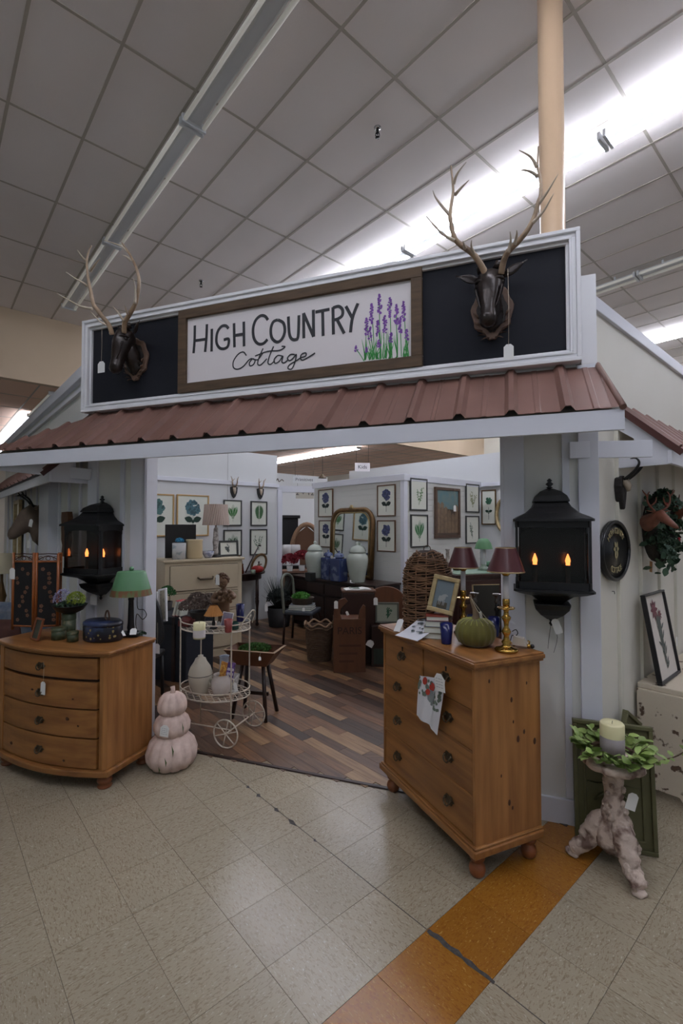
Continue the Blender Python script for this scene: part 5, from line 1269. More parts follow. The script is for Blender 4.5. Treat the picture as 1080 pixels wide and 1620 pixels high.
for k, (u, v) in enumerate(((1042, 820), (1078, 812))):
    c = onp(u, v, G(AR-.17, 0), d1); t = thing('small_stag_head', ['small rust brown stag head with curled antlers mounted before the evergreen wreath', 'second small rust brown stag head cut by the right picture edge'][k], 'trophy', c, RZ2-.6, 'small rust brown stag heads')
    q = MB(); q.loft([((0, .10, -.03), .05, .055, (0, -1, .2)), ((0, .03, .0), .035, .04, (0, -1, .3)), ((0, -.01, .02), .032, .034, (0, -1, -.3)), ((.01, -.06, -.02), .022, .022, (.2, -1, -.6)), ((.02, -.10, -.05), .015, .014, (.2, -1, -.6)), ((.025, -.115, -.06), .006, .006, (.2, -1, -.6))], 12)
    for sx in (-1, 1): q.loft([((sx*.03, .0, .035), .006, .006, (sx, 0, .3)), ((sx*.055, .0, .045), .012, .016, (sx, 0, .3)), ((sx*.09, .0, .05), .002, .002, (sx, 0, .3))], 8)
    q.build('head', RS, t)
    for sx in (-1, 1):
        q = MB(); q.tube([(sx*.015, .01, .04), (sx*.05, .0, .065), (sx*.075, 0, .10), (sx*.075, 0, .14), (sx*.06, 0, .165)], [.008, .007, .006, .005, .002], 7, 3)
        q.tube([(sx*.055, 0, .075), (sx*.03, -.01, .10), (sx*.025, -.01, .13)], [.006, .005, .002], 6, 2).tube([(sx*.075, 0, .135), (sx*.10, 0, .16), (sx*.11, 0, .175)], [.005, .004, .002], 6, 2); q.build('antler', RS, t)
t = thing('kraft_box_tag', 'brown kraft tag hanging under the evergreen wreath', 'tag', onp(1029, 893, G(AR-.06, 0), d1), RZ2)
MB().box(-.025, .025, -.003, 0, -.05, .02, RT((0, 0, 0), 0, 0, .15)).build('card', mat('kraft_card', (164, 118, 72), .8), t)
t = thing('nail_hook', 'small black hook below the oval plaque', 'hook', onp(968, 938, G(AR, 0), d1), RZ2); MB().tube([(0, 0, .01), (0, -.012, .01), (0, -.014, -.005)], .002, 5).build('hook', BLACK, t)
# ================================================================ WIRE TEA CART JUST INSIDE THE DOORWAY
CART = mat('chalky_white_iron', (206, 196, 180), .6, c2=(150, 132, 110), sc_=30, lo=.5, hi=.7)
cs = F(2.64, .33, 0); rc = RZF
t = thing('wire_tea_cart', 'white wrought iron tea cart with two lattice shelves and spoked wheels', 'cart', cs, rc)
LH, LD = .30, .22           # half length (x), half depth (y)
def oval(z, k=1, n=28): return [V((LH*k*cos(2*pi*i/n), LD*k*sin(2*pi*i/n), z)) for i in range(n+1)]
for z, nm in ((.86, 'upper_shelf'), (.33, 'lower_shelf')):
    q = MB(); q.tube(oval(z), .006, 6).tube(oval(z+.055, 1.0), .005, 6)
    for k in range(-8, 9):
        c = k*.062
        for sg_ in (-1, 1):
            P_ = []
            # clip the diagonal y = sg*(x-c) to the oval
            for i in range(41):
                x = -LH+2*LH*i/40; y = sg_*(x-c)
                if (x/LH)**2+(y/LD)**2 <= .99: P_.append((x, y, z))
            if len(P_) > 1: q.tube([P_[0], P_[-1]], .0042, 4, flat=.5)
    q.build(nm, CART, t)
for sx in (-1, 1):
    for sy in (-1, 1):
        x, y = sx*LH*.80, sy*LD*.62; MB().tube([(x, y, .0 if sx < 0 else .085), (x, y, .45), (x, y, .93), (x*1.04, y*1.04, .95)], .0065, 6).build('leg', CART, t)
q = MB()
for sy in (-1, 1): q.tube([(-LH*.8, sy*LD*.62, .11), (LH*.8, sy*LD*.62, .11)], .005, 6)
q.tube([(LH*.8, -LD*.9, .11), (LH*.8, LD*.9, .11)], .006, 6); q.build('axle_bars', CART, t)
for sy in (-1, 1):
    q = MB(); c = V((LH*.8, sy*LD*.95, .11)); R_ = .105
    q.tube([c+V((R_*cos(a), 0, R_*sin(a))) for a in [2*pi*i/28 for i in range(29)]], .006, 6)
    for k in range(6): a = k*pi/3+.3; q.tube([c, c+V((R_*cos(a), 0, R_*sin(a)))], .0045, 5)
    q.ball(c, .014, 8); q.build('wheel', CART, t)
q = MB(); q.tube([(LH*.95, -.1, .90), (LH*1.12, -.06, .98), (LH*1.16, 0, 1.02), (LH*1.12, .06, .98), (LH*.95, .1, .90)], .006, 6, 4); q.tube([(LH*.8, -.14, .9), (LH*.74, -.17, .92), (LH*.62, -.18, .90), (LH*.66, -.185, .87)], .0045, 5, 3); q.build('handle', CART, t)
def cartpt(x, y, z): return cs + V((cos(rc)*x-sin(rc)*y, sin(rc)*x+cos(rc)*y, z))
ZU, ZL = .867, .337
CPM = mat('stoneware_cream', (206, 198, 180), .3, c2=(190, 180, 160), sc_=3)
def lathed(nm, label, cat, p, prof, m, n=28, grp=None, extra=None, part='body', rz_=0):
    t = thing(nm, label, cat, p, rz_, grp); MB().lathe(prof, n, caps=False).build(part, m, t)
    return t
p = onz(315, 1010, ZU); t = thing('pillar_candle', 'short cream pillar candle in a paper band on the upper cart shelf', 'candle', p, 0)
MB().lathe([(.001, 0), (.043, 0), (.044, .115), (.038, .118), (.001, .112)], 24, caps=False).build('wax', WAX, t); MB().lathe([(.0448, .01), (.0448, .065)], 24, caps=False).build('paper_band', mat('paper_band', (216, 208, 206), .7), t); MB().tube([(0, 0, .11), (0, .002, .13)], .0015, 4).build('wick', BLACK, t)
p = onz(361, 1000, ZU); tumbler('dusty rose cup on the upper shelf of the wire tea cart', p, mat('rose_glaze', (140, 62, 58), .3), .034, .10)
p = onz(374, 985, ZU); tumbler('tall cobalt blue cup at the back of the wire tea cart', V((p.x+.02, p.y+.05, ZU)), BLU, .038, .15)
# dried hydrangea bunch in a dark pot
p = cartpt(-.22, .07, ZU); t = thing('dried_hydrangea', 'bunch of dusky dried hydrangeas in a dark pot on the tea cart', 'dried flowers', p, 0)
MB().lathe([(.05, 0), (.075, .09), (.08, .10), (.07, .095), (.04, .02)], 20, caps=False).build('pot', mat('dark_grey_pot', (52, 48, 44), .6), t)
HYD = mat('dusky_petal', (124, 108, 100), .9, c2=(82, 70, 62), sc_=22)
for k, (x, y, z) in enumerate(((-.08, -.02, .13), (.02, -.06, .15), (.10, -.01, .13), (-.03, .05, .18), (.07, .06, .17))): tuft('flower_head', (x, y, z), .082, 300, .014, HYD, t, .85, 40+k)
t = thing('red_leather_box', 'dark red leather box at the left end of the upper cart shelf', 'box', cartpt(-.24, -.06, ZU), rc)
MB().box(-.05, .05, -.05, .05, 0, .05).build('box_body', mat('oxblood_leather', (92, 34, 30), .5), t, bev=.006); MB().lathe([(.05, 0), (.035, .02), (.001, .03)], 20, (0, 0, .05), caps=False).build('domed_lid', mat('oxblood_leather', (92, 34, 30)), t)
# cherub bust statue
CH = mat('carved_brown_wood_figure', (118, 88, 62), .6, c2=(80, 56, 40), sc_=7, bump=.3, bsc=25)
p = cartpt(.02, .09, ZU); t = thing('cherub_statue', 'carved brown cherub figure holding a bundle, behind the pleated lampshade', 'statue', p, -.15)
q = MB(); q.lathe([(.05, 0), (.055, .015), (.05, .03)], 20).loft([((0, 0, .03), .048, .04, (0, 0, 1)), ((0, 0, .10), .052, .044, (0, 0, 1)), ((0, .0, .16), .046, .040, (0, 0, 1)), ((.002, 0, .21), .052, .042, (0, 0, 1)), ((0, 0, .25), .064, .042, (0, 0, 1)), ((0, 0, .285), .048, .036, (0, 0, 1)), ((0, 0, .30), .02, .02, (0, 0, 1)), ((0, -.005, .325), .021, .021, (0, 0, 1))], 18)
q.tube([(-.058, -.005, .262), (-.085, -.03, .215), (-.05, -.075, .20), (.02, -.09, .215)], [.024, .022, .018, .013], 10, 4).tube([(.055, 0, .265), (.095, -.02, .245), (.10, -.06, .235), (.06, -.085, .23)], [.024, .021, .018, .013], 10, 4); q.build('torso', CH, t)
HM = RT((-.012, -.01, .36), .55, .1)
q = MB(); q.loft([((0, .042, .01), .012, .014, (0, -1, 0)), ((0, .025, .01), .042, .045, (0, -1, 0)), ((0, -.005, .005), .050, .054, (0, -1, 0)), ((0, -.035, -.005), .040, .044, (0, -1, -.1)), ((0, -.05, -.012), .02, .024, (0, -1, -.1))], 16, HM); q.ball((0, -.052, -.008), .008, 8, M=HM)
for sx in (-1, 1): q.ball((sx*.02, -.036, -.014), .016, 8, M=HM).ball((sx*.05, .0, -.004), .011, 8, M=HM)
q.tube([HM @ V((-.012, -.05, -.028)), HM @ V((0, -.053, -.03)), HM @ V((.012, -.05, -.028))], .004, 5); q.build('face', CH, t)
q = MB(); rg = random.Random(12)
for sx in (-1, 1): q.ball((sx*.017, -.046, .006), .0055, 6, M=HM)
q.build('eyes', mat('shadow_brown', (58, 40, 30), .6), t)
q = MB()
for k in range(60):
    a, b_ = rg.uniform(0, 6.28), rg.uniform(-.1, 1.4); v_ = V((.052*cos(a)*cos(b_), .052*sin(a)*cos(b_)+.008, .012+.05*sin(b_)))
    if v_.y < -.03 and v_.z < .035: continue
    q.ball(v_, rg.uniform(.009, .014), 7, M=HM)
q.build('curly_hair', mat('carved_hair', (92, 64, 46), .7, bump=.3), t, kind='stuff')
q = MB(); rg = random.Random(14)
for k in range(24): q.ball((.055+rg.gauss(0, .028), -.095+rg.gauss(0, .014), .24+rg.gauss(0, .024)), rg.uniform(.014, .024), 8)
q.build('held_bundle', CH, t, kind='stuff')
price_tag(onp(344, 905, cartpt(.03, -.04, 0), nn), RZF, 'white tag hanging against the cherub figure', .02, .036, .085)
# mini lamp with orange pleated shade
p = cartpt(.03, -.07, ZU); t = thing('pleated_lamp', 'small lamp with amber pleated shade in front of the cherub', 'lamp', p, 0)
MB().lathe([(.03, 0), (.03, .008), (.01, .015), (.014, .04), (.008, .07), (.01, .12)], 16).build('base', BLACK, t)
prof = []; q = MB(); R = []
for r, z in ((.074, .105), (.028, .185)):
    R.append([V(((r+(.003 if i % 2 else -.003)*r/.07)*cos(2*pi*i/64), (r+(.003 if i % 2 else -.003)*r/.07)*sin(2*pi*i/64), z)) for i in range(64)])
q.rings(R, False, False); q.build('pleated_shade', mat('amber_pleats', (186, 128, 66), .7), t)
picture('small white edged photograph of lilac blossoms on the tea cart', cartpt(.11, -.02, ZU), RZF+.15, .095, .125, .006, FRAMEW, mat('lilac_photo', (150, 142, 160), .6, c2=(92, 84, 104), sc_=38), None, .006, .22, .12)
flat_tag('white tag leaning against the lilac photograph', 345, 992, ZU+.0, .032, .045, RZF, -.3)
t = thing('glass_jar', 'small dark green glass jar on the right of the upper cart shelf', 'jar', cartpt(.21, -.04, ZU), 0); MB().lathe([(.001, 0), (.03, 0), (.032, .045), (.024, .055), (.024, .06)], 18, caps=False).build('jar_body', mat('green_glass', (46, 84, 78), .12), t)
# lower shelf: lidded urn, pot with magazines, pitcher
p = cartpt(-.10, -.06, ZL); t = thing('lidded_urn', 'cream stoneware lidded urn on the lower shelf of the tea cart', 'urn', p, 0); t.scale = (1.1,)*3
MB().lathe([(.001, 0), (.06, 0), (.056, .02), (.078, .06), (.088, .11), (.086, .135)], 30, caps=False).build('bowl', CPM, t)
MB().lathe([(.089, .135), (.084, .155), (.072, .19), (.055, .215), (.045, .23), (.038, .25), (.018, .262), (.02, .272), (.001, .278)], 30, caps=False).build('lid', CPM, t)
MB().lathe([(.087, .130), (.0895, .133), (.087, .137)], 30, caps=False).build('painted_band', INK, t)
p = cartpt(.10, -.07, ZL); t = thing('stoneware_pot', 'round cream stoneware pot with ear handles on the lower cart shelf', 'pot', V((p.x, p.y+.02, ZL)), 0)
MB().lathe([(.001, 0), (.055, 0), (.07, .03), (.08, .075), (.076, .12), (.062, .145), (.062, .16), (.066, .165), (.058, .163), (.055, .14)], 30, caps=False).build('pot_body', mat('pale_stoneware', (214, 206, 200), .22, c2=(180, 168, 160), sc_=12), t)
for sx in (-1, 1): MB().tube([(sx*.07, 0, .125), (sx*.095, 0, .12), (sx*.098, 0, .09), (sx*.079, 0, .075)], .006, 6, 3).build('handle', CPM, t)
for k, (c_, x, rz_, lb) in enumerate((((84, 60, 116), .055, .25, 'purple covered folded booklet standing in the cream pot'), ((176, 172, 166), .085, .4, 'pale magazine with photographs leaning beside the cream pot'), ((196, 130, 60), -.01, -.1, 'booklet with orange spine standing in the cream pot'))):
    tt = thing('booklet', lb, 'booklet', V((p.x+x, p.y+.035+.012*k, ZL+.10-.09*(k == 1))), RZF+rz_, 'booklets in the cart pot')
    M = RT((0, 0, 0), 0, -.12, .15); MB().box(-.032, .032, -.003, .003, 0, .15, M).build('cover', mat('booklet_%d' % k, c_, .5, c2=tuple(min(255, int(x_*1.5)+20) for x_ in c_), sc_=50, lo=.52, hi=.56), tt)
    if k == 0:
        q = MB()
        for j in range(2): q.box(-.027, .027, -.0042, -.0032, .085-j*.035, .105-j*.035, M)
        q.build('cover_panel', mat('booklet_white', (206, 200, 214), .6), tt)
p = cartpt(.02, .10, ZL); lathed('enamel_pitcher', 'tall pale blue-grey enamel pitcher at the back of the lower cart shelf', 'pitcher', p, [(.001, 0), (.055, 0), (.058, .02), (.045, .12), (.036, .2), (.04, .26), (.043, .265), (.036, .26)], mat('pale_blue_enamel', (168, 176, 190), .25))
price_tag(onp(371, 1078, cartpt(.2, -.14, 0), nn), RZF, 'white tag hanging from the lower rail of the tea cart', .01, .032, .07, -.25)

# ---- left of the cart: black chair, white frames, dark trunk
t = thing('black_balloon_chair', 'black rounded-back chair standing just inside the left pier', 'chair', F(3.80, .66, 0), RZF+.2)
MB().box(-.22, .22, -.22, .22, .40, .46).build('seat', BLKW, t, bev=.02)
for sx in (-1, 1):
    for sy in (-1, 1): MB().tube([(sx*.2, sy*.2, 0), (sx*.19, sy*.19, .40)], .018, 8).build('leg', BLKW, t)
MB().prism([(.20*cos(a), .56+.0+(.48*sin(a) if sin(a) > 0 else .1*sin(a))) for a in [2*pi*i/28 for i in range(28)]], .19, .23).build('backrest', BLKW, t, bev=.01)
MB().box(-.03, .03, .19, .22, .42, .56).build('back_support', BLKW, t)
price_tag(F(3.02, .10, 1.0)+V((0, 0, 0)), RZF, 'white tag on a long string against the black chair at the left pier', .11, .042, .085) if False else price_tag(onp(249, 985, F(0, .12), nn), RZF, 'white tag on a long string against the black chair by the dresser', .17, .05, .08)
t = thing('storage_chest', 'dark blue-black storage chest standing on the floor behind the tea cart', 'chest', F(4.0, 1.5, 0), RZF)
MB().box(-.45, .36, -.25, .25, 0, .62).build('chest_body', mat('midnight_trunk', (26, 32, 42), .6), t, bev=.01); MB().box(-.46, .37, -.26, .26, .62, .70).build('lid', mat('midnight_trunk', (26, 32, 42)), t, bev=.012)
q = MB()
for x in (-.3, .2): q.box(x-.02, x+.02, -.262, -.25, 0, .70)
q.build('straps', DKW, t)
for k, (u, v, w_, h_) in enumerate(((246, 984, .10, .24), (259, 984, .12, .27))):
    pp = onz(u, v, .70); picture(['narrow white frame leaning behind the embroidered one inside the left pier', 'white framed narrow embroidered panel leaning inside the left pier'][k], onz(u, v, .702), RZF-.15, w_, h_*1.28, .02, FRAMEW, mat('linen_panel', (198, 192, 174), .8, c2=(120, 124, 100), sc_=30, lo=.55, hi=.62), None, .02, .18, -.24, grp='white narrow frames')
t = thing('potted_fern', 'small bright green potted fern behind the white frames', 'plant', onz(264, 965, .702), 0); MB().lathe([(.05, 0), (.065, .10), (.055, .10)], 18, caps=False).build('pot', mat('dark_grey_pot', (52, 48, 44)), t); tuft('foliage', (0, 0, .19), .10, 420, .014, mat('fern_green', (40, 96, 48), .7, c2=(70, 130, 62), sc_=20), t, .9, 31)
for k, c_ in enumerate(((150, 34, 38), (182, 44, 46), (206, 200, 190))): book(['dark red book leaning on the trunk behind the cart', 'bright red book leaning on the trunk behind the cart', 'cream book leaning beside the two red books'][k], 'book', onz(279+5*k, 973, .715), RZF, .03, .12, .17, c_, tilt=(0, .28, 0), grp='books leaning on the trunk')
# mossy trough on legs
p = onz(400, 1150, 0); t = thing('wooden_trough', 'tapered wooden trough of moss on a dark trestle stand behind the tea cart', 'planter', V((p.x-.03, p.y+.25, 0)), RZF+.1)
q = MB(); a_ = [V(v) for v in ((-.14, -.08, .46), (.14, -.08, .46), (.14, .08, .46), (-.14, .08, .46))]; b_ = [V(v) for v in ((-.24, -.14, .60), (.24, -.14, .60), (.24, .14, .60), (-.24, .14, .60))]
q.rings([a_, b_], False, False).face(a_); q.build('trough_body', MIDW, t)
q = MB(); q.rings([[V((x*1.02, y*1.03, .60)) for x, y, z in b_], [V((x*.94, y*.9, .605)) for x, y, z in b_]], False, False); q.build('rim', mat('pale_raw_wood', (150, 122, 92), .7), t)
tuft('moss', (0, 0, .59), .15, 900, .012, MOSS, t, .28, 33)
for sx in (-1, 1):
    for sy in (-1, 1): MB().tube([(sx*.16, sy*.13, 0), (sx*.10, sy*.05, .46)], .018, 6).build('leg', DKW, t)
q = MB(); q.bar((-.13, 0, .2), (.13, 0, .2), .02, .03); q.build('stretcher', DKW, t)
flat_tag('tiny white tag in the moss of the wooden trough', 411, 1045, .60, .02, .035, .3, -.4)

# ================================================================ INTERIOR, LEFT PARTITION
WLn = -d1
def wallpic(label, u0, v0, u1, v1, P_, n, rz_, fw, fm, bg, art, grp, mw=0, mount=None, depth=.022):
    uc = (u0+u1)/2; c0 = onp(uc, v1, P_, n); c1 = onp(uc, v0, P_, n); w_ = (onp(u1, (v0+v1)/2, P_, n)-onp(u0, (v0+v1)/2, P_, n)).length
    return picture(label, c0, rz_, w_, c1.z-c0.z, fw, fm, bg, art, depth, 0, 0, grp=grp)
PW = G(IW-.012, 0)
BF = mat('charcoal_frame', (52, 54, 52), .5); LG = mat('light_gold_frame', (188, 152, 96), .4, .3); WF = mat('walnut_frame', (92, 66, 42), .45)
wallpic('teal hydrangea print in gold frame half hidden by the left pier', 216, 781, 275, 849, PW, d1, RZ2, .022, LG, PAPER, art_bloom((88, 126, 124), (34, 58, 48)), 'large hydrangea prints')
wallpic('teal hydrangea print in gold frame behind the cream pleated lamp', 279, 783, 330, 848, PW, d1, RZ2, .022, LG, PAPER, art_bloom((84, 120, 130), (34, 58, 48)), 'large hydrangea prints')
for (a_, lb, ar) in (((353, 791, 382, 832), 'green fern print in charcoal frame, upper left of four on the left partition', art_fern((52, 112, 52))), ((396, 793, 422, 832), 'single broad fern leaf print, upper right of four on the left partition', art_fern((72, 108, 72), 1)),
        ((353, 838, 382, 880), 'grey-green fern print, lower left of four on the left partition', art_fern((72, 108, 84))), ((395, 837, 422, 878), 'pale leafy sprig print, lower right of four on the left partition', art_sprig((110, 134, 112)))):
    wallpic(lb, *a_, PW, d1, RZ2, .022, BF, PAPER, ar, 'charcoal framed fern prints')
for k, (u, v) in enumerate(((369, 782), (411, 784))):
    t = thing('roe_antler_mount', ['small roe antlers on dark shield above the upper left fern print', 'small roe antlers on dark shield above the upper right fern print'][k], 'trophy', onp(u, v, G(IW, 0), d1), RZ2, 'small roe antler mounts')
    MB().prism([(-.07, .12), (0, .14), (.07, .12), (.06, .03), (.03, -.04), (0, -.07), (-.03, -.04), (-.06, .03)], -.03, 0).build('shield', BLKW, t, bev=.004)
    MB().loft([((0, -.03, .11), .03, .03, (0, -.2, -1)), ((0, -.04, .06), .028, .025, (0, -.2, -1)), ((0, -.045, 0), .012, .012, (0, -.2, -1))], 10).build('skull', mat('bone', (170, 156, 138)), t)
    for sx in (-1, 1): MB().tube([(sx*.02, -.03, .12), (sx*.045, -.05, .19), (sx*.05, -.05, .25), (sx*.075+.02*k, -.05, .31)], [.013, .011, .009, .003], 7, 3).tube([(sx*.05, -.05, .22), (sx*.02, -.09, .27)], [.008, .002], 6).build('antler', ANT, t)
# cream cabinet
CC = mat('cream_painted_cabinet', (196, 182, 156), .5, c2=(176, 160, 132), sc_=3)
zc_ = 1.27; cab = onz(300, 882, zc_)
ca = 4.9; cbx = 2.55
t = thing('cream_cabinet', 'cream painted cabinet of drawers against the left partition', 'cabinet', G(6.0, 2.78, 0), RZ2-.12)
MB().box(-.50, .50, -.25, .25, .08, zc_-.03).build('carcass', CC, t); MB().box(-.53, .53, -.28, .26, zc_-.03, zc_).build('top', CC, t, bev=.006); MB().box(-.51, .51, -.26, .25, 0, .09).build('plinth', CC, t)
for z0, z1, xs in ((.88, 1.19, ((-.44, .44),)), (.62, .84, ((-.44, -.01), (.01, .44))), (.36, .58, ((-.44, .44),)), (.12, .32, ((-.44, .44),))):
    for x0, x1 in xs:
        d_ = MB().box(x0, x1, -.268, -.25, z0, z1).build('drawer', CC, t, bev=.005); q = MB()
        for i0, i1, j0, j1 in ((x0, x1, z0-.006, z0), (x0, x1, z1, z1+.006), (x0-.006, x0, z0, z1), (x1, x1+.006, z0, z1)): q.box(i0, i1, -.2515, -.2505, j0, j1)
        q.build('shadow_gap', mat('gap_dark', (60, 48, 38), .8), d_)
        MB().tube([((x0+x1)/2-.10, -.268, (z0+z1)/2), ((x0+x1)/2-.08, -.30, (z0+z1)/2-.02), ((x0+x1)/2+.08, -.30, (z0+z1)/2-.02), ((x0+x1)/2+.10, -.268, (z0+z1)/2)], .012, 6).build('handle', IRON, d_)
cabR = RT(G(6.0, 2.78, 0), RZ2-.12)
def oncab(x, y): return cabR @ V((x, y, zc_+.001))
p = oncab(.22, -.02); t = thing('table_lamp', 'table lamp with a cream pleated drum shade and mottled column on the cabinet', 'lamp', p, 0)
MB().lathe([(.08, 0), (.08, .015), (.03, .03), (.028, .05)], 20).build('base', BLKW, t); MB().lathe([(.035, .03), (.04, .07), (.034, .12), (.042, .20), (.034, .30), (.03, .38), (.015, .40), (.012, .48)], 18).build('column', mat('mottled_ceramic', (190, 184, 178), .35, c2=(70, 58, 52), sc_=24, lo=.48, hi=.54), t)
q = MB(); R = []
for r, z in ((.175, .43), (.150, .71)): R.append([V(((r+(.005 if i % 2 else -.005))*cos(2*pi*i/72+z), (r+(.005 if i % 2 else -.005))*sin(2*pi*i/72+z), z)) for i in range(72)])
q.rings(R, False, False); q.build('pleated_shade', mat('oatmeal_silk', (188, 170, 158), .5, c2=(158, 138, 126), sc_=18, st=(1, 1, .2)), t)
p = oncab(-.10, -.12); lathed('stoneware_crock', 'tall cream stoneware crock on the cream cabinet', 'crock', p, [(.001, 0), (.10, 0), (.105, .02), (.10, .22), (.108, .235), (.104, .245), (.09, .24), (.09, .02), (.001, .02)], mat('ivory_crock', (206, 186, 148), .35))
t = thing('black_framed_board', 'black framed board standing on the cabinet behind the crock', 'board', oncab(-.17, .12), RZ2-.12); MB().box(-.24, .16, -.02, 0, 0, .44).build('board', BLKW, t, bev=.004)
p = oncab(-.30, -.14); t = thing('flower_canister', 'white canister painted with blue flowers at the left end of the cabinet', 'canister', p, 0); MB().lathe([(.001, 0), (.085, 0), (.085, .20), (.08, .205), (.001, .205)], 24, caps=False).build('canister_body', mat('white_porcelain', (206, 208, 208), .25, c2=(96, 130, 150), sc_=12, lo=.55, hi=.62), t); tuft('blue_blossoms', (.01, -.02, .23), .05, 90, .016, mat('sky_blue_petal', (60, 140, 180), .7), t, .7, 51)
p = oncab(.08, -.13); t = thing('blue_white_cup', 'small blue and white bowl beside the crock', 'bowl', p, 0); MB().lathe([(.001, 0), (.04, 0), (.07, .05), (.075, .09), (.07, .09), (.03, .01)], 20, caps=False).build('bowl_body', mat('blue_white_china', (186, 190, 206), .2, c2=(52, 66, 126), sc_=12, lo=.5, hi=.56), t)
picture('small dark framed landscape print resting on the cabinet beside the ferns', oncab(.40, -.02), RZ2, .30, .22, .028, BF, PAPER, art_sprig((80, 86, 84)), .02, .08)
# faux red flower branches left of cabinet
t = thing('red_flower_branch', 'tall stems of dark red and yellow blossoms by the left pier', 'flower arrangement', G(6.35, 2.05, .20), 0)
MB().lathe([(.07, .842), (.10, .88), (.12, .98), (.10, .98)], 18, caps=False).build('tall_vase', mat('grey_galvanised', (120, 124, 128), .4, .5), t)
q = MB()
for k in range(7): a = k*.9; q.tube([(0, 0, .9), (.08*cos(a), .08*sin(a), 1.2), (.18*cos(a), .18*sin(a), 1.5+.06*k)], .005, 5, 3)
q.build('stems', mat('wreath_twig', (84, 62, 46)), t)
tuft('red_blossoms', (.05, -.05, 1.42), .19, 150, .04, mat('crimson_petal', (140, 30, 36), .8), t, 1.2, 61); tuft('yellow_green_leaves', (.0, -.03, 1.45), .18, 120, .035, mat('olive_yellow_leaf', (118, 112, 54), .8), t, 1.2, 62)
t = thing('wicker_box', 'brown wicker box with papers standing left of the cream cabinet', 'basket', G(6.45, 1.92, 0), RZ2); MB().box(-.25, .25, -.2, .2, 0, 1.04).build('wicker_body', mat('brown_wicker', (112, 92, 74), .8, c2=(72, 56, 42), sc_=20, st=(1, 1, 4), bump=.5), t)
# dark demilune table with copper pot, pumpkin, oval frames
tz = .90; tp_ = G(7.12, 4.05, 0)
t = thing('demilune_table', 'dark turned-leg half-round table against the left partition', 'table', tp_, RZ2)
MB().vprism([(-.55, .26)]+[(.55*cos(a), .26+.50*sin(a)) for a in [pi+pi*i/20 for i in range(21)]]+[(.55, .26)], tz-.03, tz).build('tabletop', DKW, t, bev=.004)
MB().vprism([(-.48, .24)]+[(.48*cos(a), .24+.42*sin(a)) for a in [pi+pi*i/16 for i in range(17)]]+[(.48, .24)], tz-.12, tz-.03).build('apron', DKW, t)
for x, y in ((-.42, .18), (.42, .18), (-.25, -.10), (.25, -.10)): MB().lathe([(.02, 0), (.028, .03), (.018, .06), (.022, .3), (.034, .42), (.018, .46), (.03, .5), (.024, .8)], 14, (x, y, 0)).build('turned_leg', DKW, t)
def ontab(u, v): p = onz(u, v, tz+.001); return p
p = ontab(369, 938); p = G(7.0, 3.92, tz+.001); COP = mat('copper', (196, 104, 66), .25, .9)
t = thing('copper_pot', 'copper pot with a hooped handle on the demilune table', 'pot', p, 0); MB().lathe([(.001, 0), (.095, 0), (.10, .02), (.085, .15), (.095, .16), (.08, .155), (.07, .02)], 24, caps=False).build('pot_body', COP, t); MB().tube([(-.085, 0, .14), (-.05, 0, .20), (.05, 0, .20), (.085, 0, .14)], .006, 6, 3).build('handle', IRON, t)
p = G(6.98, 4.28, tz+.001); t = thing('red_pumpkin', 'small red velvet pumpkin on the demilune table', 'pumpkin', p, 0); MB().lathe([(.03, .0), (.08, .01), (.105, .05), (.095, .09), (.05, .115), (.01, .11)], 48, lobes=10, lob=.09).build('pumpkin_body', mat('red_velvet', (150, 34, 30), .7), t); MB().tube([(0, 0, .11), (.03, 0, .14), (.07, 0, .14)], .012, 6).build('stem', mat('dried_stem', (128, 108, 84)), t)
p = G(6.82, 4.10, tz+.001); lathed('small_green_jar', 'small green and white jar in front of the red pumpkin', 'jar', p, [(.001, 0), (.035, 0), (.04, .06), (.03, .07), (.001, .07)], mat('green_white_china', (150, 166, 150), .3, c2=(50, 90, 66), sc_=20))
for k, (u, v, tl) in enumerate(((370, 896, .25), (409, 893, .55))):
    c = onp(u, v, G(IW-.13, 0), d1); t = thing('oval_easel_frame', ['oval gilt frame on a stand behind the copper pot', 'tilted oval gilt frame on a turned stand above the red pumpkin'][k], 'picture', V((c.x, c.y, tz+.001)), RZ2, 'oval gilt frames on the demilune table'); hz = c.z-tz
    M = RT((0, 0, hz), 0, 0, tl); MB().tube([M @ V((.13*cos(a), -.01, .19*sin(a))) for a in [2*pi*i/32 for i in range(33)]], .022, 8).build('frame', GOLDD, t)
    q = MB(); q.face([M @ V((.12*cos(a), -.005, .18*sin(a))) for a in [2*pi*i/28 for i in range(28)]]); q.build('print_sheet', PAPER, t)
    MB().lathe([(.07, 0), (.06, .02), (.02, .04), (.03, .10), (.015, .12), (.022, max(.16, hz-.2))], 14).build('stand', DKW, t)
t = thing('long_spoon', 'long dark wooden spoon leaning diagonally against the oval frame', 'spoon', G(6.93, 4.02, tz), RZ2); MB().tube([(0, 0, .02), (.20, .10, .26), (.34, .16, .42)], [.012, .014, .012], 6).ball((.38, .18, .45), .03, 8, .5).build('spoon_body', DKW, t)
flat_tag('white tag at the right end of the demilune table apron', 421, 967, .70, .04, .09, RZ2, 0)
